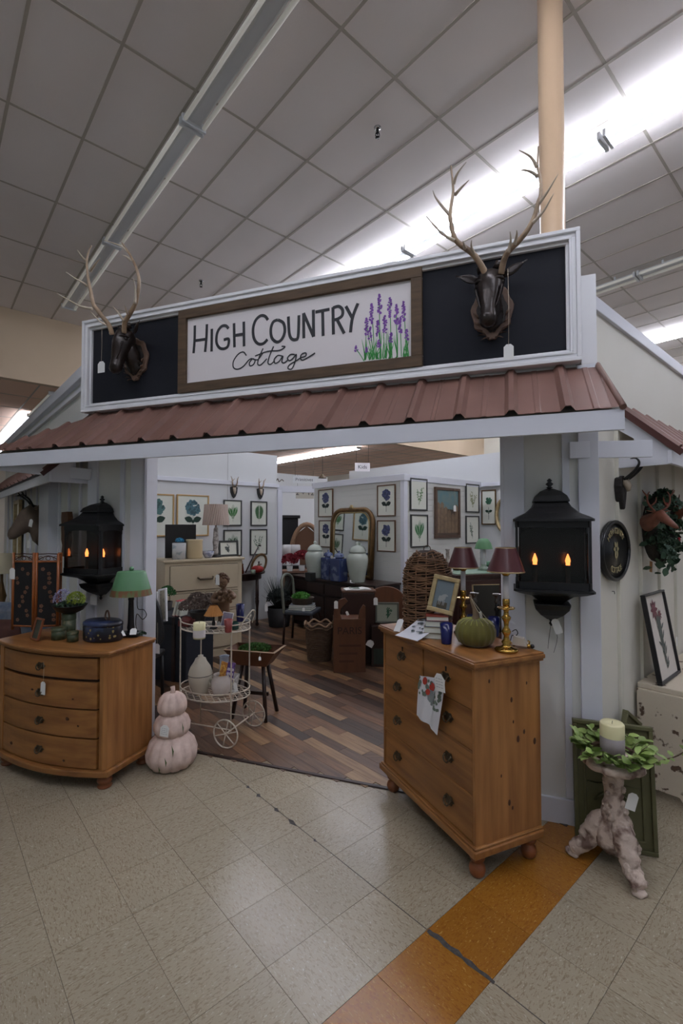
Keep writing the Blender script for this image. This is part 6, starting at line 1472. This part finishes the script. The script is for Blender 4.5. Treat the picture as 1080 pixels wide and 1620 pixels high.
# dark bushy plant
p = onz(448, 992, 0); t = thing('dark_bush', 'dark wispy bush in a black pot at the end of the left partition', 'plant', V((p.x-.08, p.y+.08, 0)), 0)
MB().lathe([(.17, 0), (.21, .32), (.19, .32)], 20, caps=False).build('pot', mat('black_pot', (22, 21, 22), .6), t)
q = MB(); rg = random.Random(71)
for k in range(260):
    a = rg.random()*6.28; r = rg.uniform(.05, .30); h = rg.uniform(.45, .85); q.tube([(.06*cos(a), .06*sin(a), .3), (r*.6*cos(a), r*.6*sin(a), .3+(h-.3)*.6), (r*cos(a), r*sin(a), h)], [.004, .003, .001], 3)
q.build('wispy_stems', mat('charcoal_green_stem', (58, 66, 62), .8, c2=(34, 38, 38), sc_=20), t, kind='stuff')
t2 = tuft('dark_foliage', (0, 0, .45), .22, 500, .02, mat('charcoal_leaf', (40, 46, 44), .9), t, .8, 72)

# ================================================================ INTERIOR, CENTRE
# dark buffet with ginger jars and mirror
dz = .86
bpt = G(5.65, 5.02, 0)
t = thing('dark_buffet', 'dark serpentine-top buffet cabinet against the centre partition', 'cabinet', bpt, RZL)
W3, D3 = 1.95, .52
def serp(o=0, n=24, hw_=W3/2): return [(-hw_+2*hw_*i/n, -D3/2-o-.09*cos(pi*(i/n-.5))**2) for i in range(n+1)]+[(hw_, D3/2), (-hw_, D3/2)]
MB().vprism(serp(.03, hw_=W3/2+.03), dz-.03, dz).build('top', DKW, t, bev=.006); MB().vprism(serp(), .05, dz-.03).build('carcass', mat('espresso_cabinet', (30, 19, 16), .4), t)
for k in range(4):
    x0 = -W3/2+.06+k*.465; MB().box(x0, x0+.42, -D3/2-.10 if k in (1, 2) else -D3/2-.045, -D3/2-.02, .12, .60).build('door', DKW, t, bev=.006); MB().box(x0, x0+.42, -D3/2-.10 if k in (1, 2) else -D3/2-.045, -D3/2-.02, .64, .80).build('drawer', DKW, t, bev=.006)
def onbuf(u, v): return onz(u, v, dz+.001)
CEL = mat('celadon_crackle', (176, 184, 174), .18, c2=(160, 168, 158), sc_=5)
def ginger(label, p, k, m=CEL, grp='celadon ginger jars'):
    t = thing('ginger_jar', label, 'jar', p, 0, grp); t.scale = (k,)*3
    MB().lathe([(.001, 0), (.115, 0), (.12, .02), (.135, .12), (.165, .27), (.175, .36), (.165, .42), (.13, .455), (.11, .47), (.11, .485)], 32, caps=False).build('jar_body', m, t)
    MB().lathe([(.13, .47), (.135, .475), (.13, .49), (.12, .52), (.085, .56), (.04, .58), (.02, .582), (.024, .60), (.028, .62), (.012, .64), (.001, .645)], 32, caps=False).build('lid', m, t); return t
p = onbuf(498, 914); ginger('celadon ginger jar at the left end of the dark buffet', V((p.x, p.y, p.z)), .92)
p = onbuf(565, 921); ginger('larger celadon ginger jar before the gilt mirror on the buffet', V((p.x, p.y, p.z)), .93)
for k, (u, v, s_) in enumerate(((519, 917, .17), (536, 920, .19))):
    p = onbuf(u, v); t = thing('square_tea_jar', ['left blue and white square tea jar between the ginger jars', 'right blue and white square tea jar touching the larger ginger jar'][k], 'jar', V((p.x, p.y+.05, p.z)), RZL+.1, 'blue and white square tea jars')
    BWm = mat('blue_white_willow', (54, 66, 106), .2, c2=(130, 144, 172), sc_=9, lo=.52, hi=.60); h_ = .34
    MB().box(-s_/2, s_/2, -s_/2, s_/2, 0, h_).build('jar_body', BWm, t, bev=.012); MB().lathe([(.055, h_), (.055, h_+.03)], 20).build('neck', BWm, t); MB().lathe([(.075, h_+.02), (.072, h_+.06), (.04, h_+.08), (.012, h_+.085), (.018, h_+.11), (.001, h_+.12)], 20, caps=False).build('lid', BWm, t)
price_tag(onp(509, 872, G(0, 4.76), d2), RZL, 'white tag on the shoulder of the left ginger jar', .01, .05, .08); price_tag(onp(524, 878, G(0, 4.74), d2), RZL, 'white tag tilted on the left square tea jar', .01, .06, .09, -.3); price_tag(onp(533, 884, G(0, 4.72), d2), RZL, 'white tag on the right square tea jar', .01, .06, .07, .2)
p = onbuf(494, 916); t = thing('dark_box', 'small dark lidded box in front of the left ginger jar', 'box', V((p.x-.02, p.y-.18, p.z)), RZL); MB().box(-.07, .07, -.05, .05, 0, .12).build('box_body', mat('dark_green_box', (28, 32, 30), .4), t, bev=.006)
p = onbuf(557, 925); t = thing('white_bird', 'tiny white porcelain bird at the foot of the larger ginger jar', 'figurine', V((p.x, p.y-.06, p.z)), RZL); MB().loft([((-.05, 0, .045), .004, .004, (1, 0, .4)), ((-.02, 0, .035), .02, .022, (1, 0, .3)), ((.02, 0, .03), .02, .022, (1, 0, 0)), ((.06, 0, .04), .004, .006, (1, 0, -.2))], 10, RT((0, 0, 0), 0)).ball((-.04, 0, .055), .014, 8).build('bird_body', mat('white_porcelain_plain', (230, 230, 230), .25), t)
# arched gilt mirror
mL, mR = onp(524, 900, G(0, 5.24), d2), onp(590, 900, G(0, 5.24), d2); mc = (mL+mR)/2; mw = (mL-mR).length; mt = onp(557, 804, G(0, 5.24), d2).z
t = thing('arched_mirror', 'tall arched gilt mirror leaning on the centre partition above the buffet', 'mirror', V((mc.x, mc.y, dz+.002)), RZL); mh = mt-dz
M = RT((0, -.02, 0), 0, -.04)
def archp(w_, h_, r, z0=0, n=8):
    P_ = [(-w_/2, z0)]; 
    for i in range(n+1): a = pi-pi/2*i/n; P_.append((-w_/2+r+r*cos(a), h_-r+r*sin(a)))
    for i in range(n+1): a = pi/2-pi/2*i/n; P_.append((w_/2-r+r*cos(a), h_-r+r*sin(a)))
    P_.append((w_/2, z0)); return P_
q = MB(); po = [V((x, 0, z)) for x, z in archp(mw-.04, mh-.03, .22, .03)]
q.tube([M @ p_ for p_ in po+[po[0]]], .04, 8); q.build('frame', GOLDD, t)
q = MB(); q.tube([M @ V((p_.x*.88, -.02, p_.z*.96)) for p_ in po], .012, 6).loft([(M @ V((0, -.02, mh-.01)), .06, .03, (0, 0, 1)), (M @ V((0, -.02, mh+.05)), .02, .02, (0, 0, 1))], 8); q.build('inner_bead', GOLD, t)
MB().prism(archp(mw-.06, mh-.04, .21, .04), -.012, -.006, M).build('mirror_glass', mat('silvered_mirror', (205, 210, 208), .03, 1), t)
# blue hydrangea prints on the centre partition's left face, charcoal prints on its right face
PB, PC = G(0, BC-.014), G(AC-.020, 0)
for a_, lb in (((504, 774, 527, 818), 'blue hydrangea print, upper one left of the arched mirror'), ((505, 823, 527, 866), 'blue hydrangea print, lower one left of the arched mirror'), ((597, 767, 626, 817), 'blue hydrangea print, upper one right of the arched mirror'), ((597, 823, 626, 873), 'blue hydrangea print, lower one right of the arched mirror')):
    wallpic(lb, *a_, PB, d2, RZL, .018, WF, PAPER, art_bloom((82, 90, 128), (30, 44, 40)), 'blue hydrangea prints')
for a_, lb, ar in (((648, 757, 675, 808), 'leafy white-flower print, upper left on the shiplap wall', art_sprig((112, 142, 100))), ((649, 814, 676, 866), 'green fern print, lower left on the shiplap wall', art_fern((70, 128, 80))), ((736, 766, 757, 811), 'pale dandelion print, upper right on the shiplap wall', art_sprig((140, 146, 104))), ((736, 816, 757, 860), 'pale grasses print, lower right on the shiplap wall', art_sprig((120, 134, 118)))):
    wallpic(lb, *a_, PC, d1, RZ2, .022, BF, PAPER, ar, 'charcoal framed prints on the shiplap wall')
def art_village(t, w, h, M):
    rg = random.Random(6); q = MB(); flat(q, [(-w/2, h*.62), (w/2, h*.55), (w/2, h), (-w/2, h)], M, -.0002); q.build('painted_sky', mat('painted_teal_sky', (92, 128, 134), .6, c2=(140, 140, 120), sc_=9), t)
    q = MB()
    for k in range(6): x = -w/2+w*k/6; hh = h*rg.uniform(.45, .75); flat(q, [(x, h*.05), (x+w*.15, h*.05), (x+w*.15, hh), (x+w*.07, hh+h*.05), (x, hh)], M, -.0004-.0001*k)
    q.build('painted_buildings', mat('painted_ochre', (134, 112, 88), .6, c2=(84, 66, 54), sc_=18), t)
t = wallpic('oil painting of a village street in a rustic brown frame', 687, 772, 726, 851, PC, d1, RZ2, .045, mat('rustic_painting_frame', (92, 70, 54), .6, c2=(60, 42, 32), sc_=10, bump=.4), mat('painting_umber', (86, 72, 60), .6), art_village, None, depth=.04)
price_tag(onp(719, 772, G(AC-.09, 0), d1), RZ2, 'cream tag on a long string over the village painting', .28, .07, .10)
PD = G(0, 7.665)
wallpic('tall green botanical print in gold frame on the far right wall', 762, 775, 785, 830, PD, d2, RZL, .02, GOLDD, PAPER, art_bloom((58, 112, 84), (36, 66, 50)), None)
c = onp(800, 815, G(0, 7.64), d2); t = thing('oval_gilt_mirror', 'edge of an oval gilt mirror beside the right pier, far wall', 'mirror', c, RZL); MB().tube([(.18*cos(a), -.01, .30*sin(a)) for a in [2*pi*i/32 for i in range(33)]], .03, 8).build('frame', GOLD, t); q = MB(); q.face([(.17*cos(a), 0, .29*sin(a)) for a in [2*pi*i/28 for i in range(28)]]); q.build('mirror_glass', mat('silvered_mirror', (205, 210, 208)), t)
# mahogany chest with green top at the right
sz = 1.17; sp_ = V((1.52, 5.5, 0)); t = thing('mahogany_secretary', 'tall dark mahogany chest with a pale green top behind the pine chest', 'chest of drawers', sp_, .35)
MB().box(-.36, .36, -.22, .24, .05, sz-.04).build('carcass', mat('red_mahogany', (58, 28, 24), .3), t); MB().box(-.39, .39, -.25, .26, sz-.04, sz-.008).build('top', mat('red_mahogany', (58, 28, 24)), t, bev=.006); MB().box(-.36, .36, -.22, .23, sz-.008, sz).build('green_inlay', mat('pale_green_leather', (112, 140, 118), .5), t)
for k in range(4): MB().box(-.34, .34, -.235, -.22, .1+k*.255, .33+k*.255).build('drawer', mat('red_mahogany', (58, 28, 24)), t, bev=.005)
def onsec(x, y): return RT(sp_, RZ2-.1) @ V((x, y, sz+.001))
p = onsec(.0, .05); t = thing('column_candlestick', 'mottled column candlestick lamp in front of the village painting', 'lamp', V((onz(708, 905, sz).x, onz(708, 905, sz).y, sz+.001)), 0); MB().lathe([(.06, 0), (.06, .02), (.02, .04), (.025, .08), (.018, .12), (.024, .16), (.02, .24), (.03, .26)], 16).build('column', mat('mottled_ceramic', (190, 184, 178)), t)
p = onz(765, 902, sz); t = thing('green_shade_lamp', 'white candle lamp with a green metal shade beside the shiplap wall', 'lamp', V((p.x, p.y, sz+.001)), 0); MB().lathe([(.07, 0), (.06, .03), (.03, .05), (.032, .07)], 18).build('base', mat('green_white_china', (150, 166, 150)), t); MB().lathe([(.03, .06), (.03, .26)], 16).build('column', mat('ivory_candle', (222, 222, 228)), t); MB().lathe([(.105, .25), (.085, .32), (.05, .37), (.01, .375)], 28, caps=False).build('shade', mat('verdigris_shade', (84, 142, 92)), t)
for k, (u, v, c_) in enumerate(((722, 902, (92, 58, 40)), (745, 900, (176, 190, 178)), (772, 898, (70, 110, 84)))):
    p = onz(u, v, sz); lathed('small_jar', ['round brown wooden jar left on the mahogany chest', 'squat pale glass jar in the middle of the mahogany chest', 'small green striped jar right on the mahogany chest'][k], 'jar', V((p.x, p.y, sz+.001)), [(.001, 0), (.04, 0), (.05, .04), (.04, .075), (.03, .08), (.001, .08)], mat('jar_%d' % k, c_, .3), 20, 'small jars on the mahogany chest')
picture('dark brown framed picture standing right of the green shade lamp', G(4.1, 6.2, sz-.25), RZ2, .22, .30, .05, DKW, mat('dark_brown_panel', (66, 44, 34), .5), None, .03, .05)
struct_tbl = thing('side_table', 'dark side table before the shiplap wall, mostly hidden by the burgundy lamps', 'table', G(4.15, 6.2, 0), RZ2); MB().box(-.5, .5, -.25, .25, sz-.29, sz-.25).build('tabletop', DKW, struct_tbl, bev=.004)
for sx in (-1, 1):
    for sy in (-1, 1): MB().box(sx*.45-.025, sx*.45+.025, sy*.2-.025, sy*.2+.025, 0, sz-.29).build('leg', DKW, struct_tbl)
# brown display piece reading PARIS, leather box beside it
p = onz(552, 1066, 0); pr = V((p.x, p.y+.16, 0)); t = thing('paris_stand', 'brown wooden magazine stand lettered PARIS with carved scroll top', 'stand', pr, .05)
BRW = mat('russet_board', (98, 60, 36), .5, c2=(74, 42, 26), sc_=4, st=(4, 4, 1))
MB().box(-.185, .185, -.13, .13, 0, .62).build('box_body', BRW, t, bev=.006)
q = MB(); q.prism([(-.185, .62), (-.185, .70), (-.17, .76), (-.12, .84), (-.05, .86), (-.02, .82), (-.06, .78), (-.10, .74), (-.11, .68), (-.09, .62)], -.13, -.10); q.build('scroll_end', BRW, t, bev=.004)
q = MB(); q.prism([(.10, .62), (.12, .72), (.16, .78), (.185, .76), (.185, .62)], -.13, -.10); q.build('scroll_end', BRW, t)
text('PARIS', .115, RT((0, -.132, .48), 0, pi/2), mat('burnt_lettering', (46, 26, 18), .6), t, 'paris_lettering')
q = MB()
for k in range(3): q.box(-.12, .13-.04*k, -.1315, -.130, .30-.09*k, .325-.09*k)
q.build('worn_print_lines', mat('worn_print', (76, 44, 28), .6), t)
price_tag(V((pr.x-.15, pr.y-.15, .84)), 0, 'cream tag hanging from the carved scroll of the lettered stand', .01, .045, .09); price_tag(V((pr.x-.03, pr.y-.15, .72)), 0, 'small white tag at the back of the lettered stand', .01, .03, .05, -.4)
q2 = onz(572, 975, .62); t = thing('leather_case', 'dark brown leather case standing behind the lettered stand', 'case', V((pr.x+.12, pr.y+.36, 0)), .05)
MB().box(-.20, .20, -.14, .14, .0, .87).build('case_body', mat('dark_brown_leather', (50, 30, 24), .4), t, bev=.012); MB().box(-.21, .21, -.15, .15, .87, .90).build('lid', mat('brown_leather_lid', (92, 64, 50), .4), t, bev=.008)
t = thing('open_booklet', 'white open booklet lying on the dark leather case', 'booklet', V((pr.x+.11, pr.y+.32, .901)), .2); MB().prism([(-.16, .004), (-.08, .018), (0, .006), (.08, .018), (.16, .004), (.16, 0), (-.16, 0)], -.09, .09).build('pages', PAPERW, t); MB().box(-.10, .02, -.05, .05, .014, .0185).build('printed_picture', mat('print_grey_green', (112, 124, 112)), t)
# arched headboard with a lily print in front
hb = onz(613, 1052, 0); t = thing('arched_headboard', 'brown arched-top headboard behind the pine chest', 'headboard', V((hb.x+.0, hb.y+.15, 0)), -.05)
MB().prism([(-.22, 0), (-.22, .78)]+[(.22*cos(a), .78+.155*sin(a)) for a in [pi-pi*i/16 for i in range(1, 16)]]+[(.22, .78), (.22, 0)], -.02, .02).build('panel', MIDW, t, bev=.006)
picture('framed print of a white lily with dark green leaves against the headboard', V((hb.x-.0, hb.y+.05, .50)), -.05, .29, .25, .022, mat('slate_frame', (96, 98, 88), .5), mat('green_grey_print', (150, 154, 138), .7), art_sprig((44, 84, 60)), .02, .06)
t = thing('low_crate', 'dark wooden crate under the lily print holding green books', 'crate', V((hb.x, hb.y+.02, 0)), -.05); MB().box(-.2, .2, -.12, .10, 0, .49).build('crate_body', DKW, t, bev=.005); MB().box(-.17, .17, -.123, -.12, .04, .22).build('shelf_opening', mat('green_spines', (44, 56, 48), .7, c2=(20, 24, 22), sc_=9, st=(5, 1, .5)), t)
price_tag(onp(594, 944, hb+V((0, -.1, 0)), V((0, 1, 0))), 0, 'white tag on a black strap beside the lily print', .01, .05, .09); price_tag(onp(588, 1012, hb+V((0, -.13, 0)), V((0, 1, 0))), 0, 'tilted cream tag on the low dark crate', .01, .085, .08, .5)
# wicker basket with bow cords
p = onz(504, 1050, 0); t = thing('wicker_hamper', 'grey-brown wicker hamper with a wavy corded rim left of the lettered stand', 'basket', V((p.x, p.y+.17, 0)), 0)
q = MB()
for k in range(24):
    z = .012+.018*k; f = k/24; q.tube([((.125+.03*f)*cos(a)*(1.15), (.125+.03*f)*sin(a), z) for a in [2*pi*i/20 for i in range(21)]], .009, 5)
q.build('coiled_body', mat('grey_brown_wicker', (104, 82, 66), .8, c2=(70, 52, 40), sc_=22), t, kind='stuff')
q = MB(); q.tube([(.165*1.12*cos(a), .165*sin(a), .46+.02*sin(a*7)) for a in [2*pi*i/56 for i in range(57)]], .012, 5).tube([(.175*1.12*cos(a), .175*sin(a), .40+.03*abs(sin(a*3))) for a in [2*pi*i/56 for i in range(57)]], .005, 5); q.build('corded_rim', mat('pale_cord', (146, 118, 92), .8), t)
# small chair with books and tray of greens
p = onz(476, 1022, 0); cc_ = V((p.x, p.y+.22, 0)); t = thing('cane_side_chair', 'dark side chair with curved legs and pale back post, seat stacked with books', 'chair', cc_, 1.35)
MB().box(-.24, .24, -.22, .22, .43, .48).build('seat', mat('slate_seat', (52, 58, 66), .6), t, bev=.015)
for sx in (-1, 1):
    MB().tube([(sx*.20, -.19, .43), (sx*.225, -.21, .28), (sx*.20, -.19, .12), (sx*.215, -.21, 0)], [.024, .02, .014, .016], 8, 3).build('leg', DKW, t); MB().tube([(sx*.2, .2, .43), (sx*.2, .22, 0)], .018, 8).build('leg', DKW, t)
MB().tube([(-.23, .2, .45), (-.25, .22, .75), (-.22, .24, .92), (0, .26, .98), (.22, .24, .92), (.25, .22, .75), (.23, .2, .45)], .02, 8, 3).build('back_frame', mat('sage_grey_wood', (106, 110, 98), .6), t)
for k, c_ in enumerate(((70, 80, 100), (40, 48, 66), (126, 130, 138))): book(['slate blue book at the bottom of the pile on the side chair', 'navy book in the middle of the pile on the side chair', 'pale grey book on top of the pile under the tray of greens'][k], 'book', V((cc_.x, cc_.y-.02, .481+.026*k)), -.25+.08*k, .34, .26, .025, c_, grp='books on the side chair')
t = thing('tray_of_greens', 'shallow grey tray planted with bright green leaves on the side chair', 'plant', V((cc_.x+.0, cc_.y-.02, .56)), -.2); MB().lathe([(.001, 0), (.13, 0), (.155, .09), (.16, .095), (.14, .09), (.12, .02)], 28, sx=1.1, caps=False).build('tray', mat('grey_brown_bark', (88, 76, 64), .8, bump=.4), t); tuft('green_leaves', (-.02, 0, .10), .13, 300, .026, mat('bright_leaf', (56, 124, 40), .5, c2=(110, 160, 70), sc_=9), t, .45, 81)
flat_tag('white tag stuck among the bright greens on the side chair', 480, 967, .66, .03, .045, 0, -.2)

# ================================================================ THE NEXT SHOP BEYOND THE PASSAGE
t = thing('black_cupboard', 'tall black cupboard beyond the passage', 'cabinet', at(456, 885, 10.6).xy.to_3d(), Y1*.4); MB().box(-.30, .18, -.2, .2, 0, 1.85).build('cupboard_body', BLKW, t, bev=.008); MB().box(-.34, .22, -.24, .24, 1.85, 1.92).build('cornice', BLKW, t, bev=.01)
pw_ = at(485, 880, 10.2); t = thing('wicker_porter_chair', 'arched hooded wicker chair beyond the passage', 'chair', V((pw_.x, pw_.y, 0)), .1)
WK = mat('tan_wicker', (150, 118, 92), .8, c2=(110, 84, 62), sc_=25, bump=.3); q = MB(); q.tube([(-.36, 0, .4), (-.34, 0, 1.1), (-.22, 0, 1.55), (0, 0, 1.72), (.22, 0, 1.55), (.34, 0, 1.1), (.36, 0, .4)], .05, 8, 4); q.build('hood_rim', WK, t)
q = MB(); q.prism([(-.34, .3), (-.33, 1.1), (-.2, 1.52), (0, 1.68), (.2, 1.52), (.33, 1.1), (.34, .3)], .12, .16); q.build('back_panel', mat('warm_wicker_inside', (126, 92, 70), .8, bump=.3), t); MB().box(-.34, .34, -.2, .14, .15, .5).build('seat', WK, t, bev=.03)
pt_ = at(466, 930, 8.9); t = thing('red_flower_table', 'small pale wooden table beyond the passage end', 'table', V((pt_.x+.05, pt_.y+.3, 0)), .2); MB().box(-.36, .30, -.2, .2, .80, .84).build('tabletop', mat('rosy_wood_top', (142, 104, 84), .5), t, bev=.004)
for sx in (-.3, .24):
    for sy in (-.15, .15): MB().box(sx-.02, sx+.02, sy-.02, sy+.02, 0, .80).build('leg', mat('raw_legs', (120, 96, 74), .6), t)
for k, (x, y, z) in enumerate(((-.1, .05, 1.02), (.12, .12, 1.08))):
    tt = thing('red_poinsettia', ['dark red poinsettia bunch on the table beyond the passage', 'second dark red poinsettia bunch behind the left ginger jar'][k], 'flowers', V((pt_.x+x, pt_.y+y, .841)), 0, 'red poinsettias'); MB().lathe([(.05, 0), (.06, .10), (.05, .10)], 14, caps=False).build('pot', mat('white_porcelain_plain', (230, 230, 230)), tt); tuft('petals', (0, 0, z-.84), .17, 240, .035, mat('wine_petal', (128, 26, 40), .8), tt, .8, 90+k)
for k, (u, v) in enumerate(((454, 867), (467, 872))):
    p = at(u, v, 9.6); tt = thing('white_crock_lamp', ['small white shade on a dark jar beyond the passage', 'white crock standing right of the small white shade'][k], 'crock', V((p.x, p.y, .9)), 0); MB().lathe([(.09, 0), (.09, .2), (.07, .2), (.11, .22), (.10, .40), (.08, .41)], 18, caps=False).build('crock_body', mat('white_porcelain_plain', (230, 230, 230)), tt); 
t = thing('display_shelf', 'dark shelf carrying the white crocks beyond the passage', 'shelf', V((at(460, 880, 9.6).x, at(460, 880, 9.6).y, 0)), 0); MB().box(-.22, .3, -.15, .15, .86, .895).build('shelf_board', BLKW, t); MB().box(-.2, .28, -.12, .12, 0, .86).build('shelf_base', DKW, t)
# hanging wire-script signs over the passage
def hangsign(label, p, rz_, body, w_, h_, m_bg, wire=.3):
    t = thing('hanging_sign', label, 'sign', p, rz_, 'small script signs above the passage')
    MB().box(-w_/2, w_/2, -.008, 0, -h_/2, h_/2).build('board', m_bg, t)
    for sx in (-1, 1): MB().tube([(sx*w_*.4, 0, h_/2), (sx*w_*.4, 0, h_/2+wire)], .003, 4).build('hanging_wire', IRON, t)
    text(body, h_*.62, RT((0, -.010, 0), 0, pi/2), INK, t, 'script_word'); return t
hangsign('white sign with a short dark script word hanging over the centre partition', at(573, 739, 8.4), .1, 'Kids', .27, .15, BOARDW, .5)
hangsign('cream sign with a dark script word hanging beyond the left partition', at(481, 759, 10.5), .2, 'Primitives', .5, .16, mat('interior_white', (214, 216, 216)), .4)
hangsign('pale numbered sign hanging low beyond the passage', at(482, 780, 11.0), .2, '2 + 12', .42, .26, mat('sepia_sign', (196, 190, 176), .7), .3)
t = thing('wire_word', 'dark wire script word perched on the end of the left partition', 'ornament', G(IW+.02, 4.95, 2.50), RZL+.6)
MB().tube([(-.12, 0, .0), (-.10, 0, .10), (-.07, 0, .02), (-.03, 0, .06), (0, 0, .0), (.04, 0, .07), (.07, 0, .01), (.12, 0, .05), (.16, 0, .02)], .008, 5, 4).build('wire', IRON, t)
t = thing('pendant_lamp', 'tiny dark pendant shade hanging beyond the centre partition', 'lamp', at(510, 752, 10.2), 0); MB().lathe([(.10, -.06), (.03, 0), (.01, .03)], 16, caps=False).build('shade', IRON, t); MB().tube([(0, 0, .02), (0, 0, 1.45)], .004, 4).build('cable', IRON, t)

# ================================================================ LEFT AISLE
t = thing('carved_stag_head', 'large weathered grey-brown deer head with dark antler on the left aisle wall', 'trophy', G(ALf+1.95, BL-.0, 1.72), RZL); t.scale = (.85, .62, .88)
DH = mat('weathered_deer', (112, 96, 82), .8, c2=(72, 60, 50), sc_=7, bump=.2)
hx = -1
MB().prism([(-.10, .22), (.10, .22), (.13, 0), (.08, -.25), (0, -.36), (-.08, -.25), (-.13, 0)], -.04, 0).build('shield', DKW, t, bev=.008)
q = MB(); q.loft([((0, -.03, -.08), .11, .22, (0, -1, .25)), ((0, -.12, .0), .12, .23, (0, -1, .3)), ((0, -.22, .06), .11, .19, (0, -1, .0)), ((0, -.31, .03), .10, .15, (0, -1, -.4)), ((0, -.40, -.05), .08, .11, (0, -1, -.6)), ((0, -.48, -.12), .07, .085, (0, -1, -.4)), ((0, -.54, -.14), .06, .06, (0, -1, -.1)), ((0, -.56, -.14), .02, .02, (0, -1, 0))], 16)
q.build('head', DH, t)
for sx in (-1, 1): MB().tube([(sx*.04, -.18, .20), (sx*.10, -.26, .30), (sx*.13, -.36, .36), (sx*.15, -.42, .44)], [.018, .015, .012, .004], 7, 3).tube([(sx*.13, -.36, .36), (sx*.12, -.44, .35)], [.01, .003], 6).tube([(sx*.12, -.32, .34), (sx*.14, -.33, .42)], [.01, .003], 6).build('antler', BLKW, t)
for sx in (-1, 1): MB().loft([((sx*.07, -.16, .17), .02, .02, (sx, 0, .4)), ((sx*.13, -.15, .20), .03, .045, (sx, 0, .4)), ((sx*.20, -.14, .23), .005, .005, (sx, 0, .4))], 8).build('ear', DH, t)
price_tag(onp(50, 820, G(0, BL-.20), d2), RZL+.5, 'cream tag on the neck of the grey-brown deer head', .01, .05, .08, .25); price_tag(onp(45, 853, G(0, BL-.2), d2), RZL+.5, 'white tag below the grey-brown deer head', .01, .04, .085)
price_tag(onp(20, 873, F(0, -.50), nn), RZF, 'white tag on a long string from the left post of the folding screen', .12, .055, .085)
# gilt mirror frame and lampshade further along, armchair and quilts behind the dresser
t = picture('gold framed mirror hanging on the left aisle wall beyond the deer head', G(ALf+3.6, BL-.03, 1.25), RZL, .5, .8, .05, GOLD, mat('silvered_mirror', (205, 210, 208)), None, .04)
t = thing('side_lamp', 'lamp with a cream drum shade at the far left picture edge', 'lamp', onz(2, 960, .78), 0); MB().lathe([(.08, 0), (.03, .04), (.05, .12), (.03, .2), (.012, .3), (.012, .42)], 16).build('base', GOLDD, t); MB().lathe([(.14, .38), (.11, .60)], 28, caps=False).build('shade', mat('cream_drum_shade', (206, 196, 166), .7), t)
lp = onz(2, 960, .78); t = thing('lamp_table', 'small dark table under the cream drum lamp', 'table', V((lp.x, lp.y, 0)), 0); MB().lathe([(.25, .74), (.25, .775)], 28).build('tabletop', DKW, t); MB().lathe([(.16, 0), (.04, .04), (.03, .74)], 16).build('pedestal', DKW, t)
def sofa(label, p, rz_, m_, w_=.8):
    t = thing('armchair', label, 'armchair', p, rz_); MB().box(-w_/2, w_/2, -.35, .35, .12, .42).build('seat_base', m_, t, bev=.04); MB().box(-w_/2, w_/2, .2, .38, .3, .95).build('backrest', m_, t, bev=.07)
    for sx in (-1, 1): MB().box(sx*w_/2-.08, sx*w_/2+.08, -.36, .36, .12, .62).build('armrest', m_, t, bev=.06)
    MB().box(-w_/2+.1, w_/2-.1, -.34, .2, .42, .52).build('cushion', m_, t, bev=.04)
    for sx in (-1, 1):
        for sy in (-1, 1): MB().box(sx*(w_/2-.05)-.025, sx*(w_/2-.05)+.025, sy*.28-.025, sy*.28+.025, 0, .12).build('leg', DKW, t)
    return t
ap = at(2, 1000, 4.35); sofa('blue-grey patterned armchair behind the left dresser', V((ap.x-.05, ap.y, 0)), -.1, mat('blue_grey_paisley', (104, 116, 134), .9, c2=(150, 150, 152), sc_=9, lo=.45, hi=.6), .7)
t = thing('throw_pillow', 'dark red and brown pillow on the blue-grey armchair', 'pillow', V((ap.x+.05, ap.y-.10, .70)), .0); MB().loft([((0, 0, -.16), .14, .02, (0, 0, 1)), ((0, 0, -.08), .19, .06, (0, 0, 1)), ((0, 0, 0), .20, .075, (0, 0, 1)), ((0, 0, .08), .19, .06, (0, 0, 1)), ((0, 0, .16), .14, .02, (0, 0, 1))], 20).build('pillow_body', mat('madder_pillow', (92, 58, 50), .9, c2=(58, 36, 34), sc_=12), t)
t = thing('round_hassock', 'dark brown round hassock at the left edge beside the dresser', 'stool', V((ap.x-.10, 3.75, 0)), 0); MB().lathe([(.20, 0), (.24, .05), (.25, .3), (.22, .42), (.12, .46), (.001, .465)], 28, caps=False).build('cushion', mat('umber_leather', (64, 46, 36), .6), t)
t = thing('driftwood_figure', 'rough brown bark-edged panel hanging beside the left lantern', 'ornament', G(ALf+.45, BL-.06, 0), RZL)
q = MB(); rg = random.Random(44); P_ = [(-.10+rg.uniform(-.035, .035), 1.42+z*.05) for z in range(9)]+[(.10+rg.uniform(-.035, .035), 1.82-z*.05) for z in range(9)]
q.prism(P_, -.04, 0); q.build('bark_panel', mat('bark_brown', (104, 70, 46), .8, c2=(58, 38, 28), sc_=12, bump=.6), t)
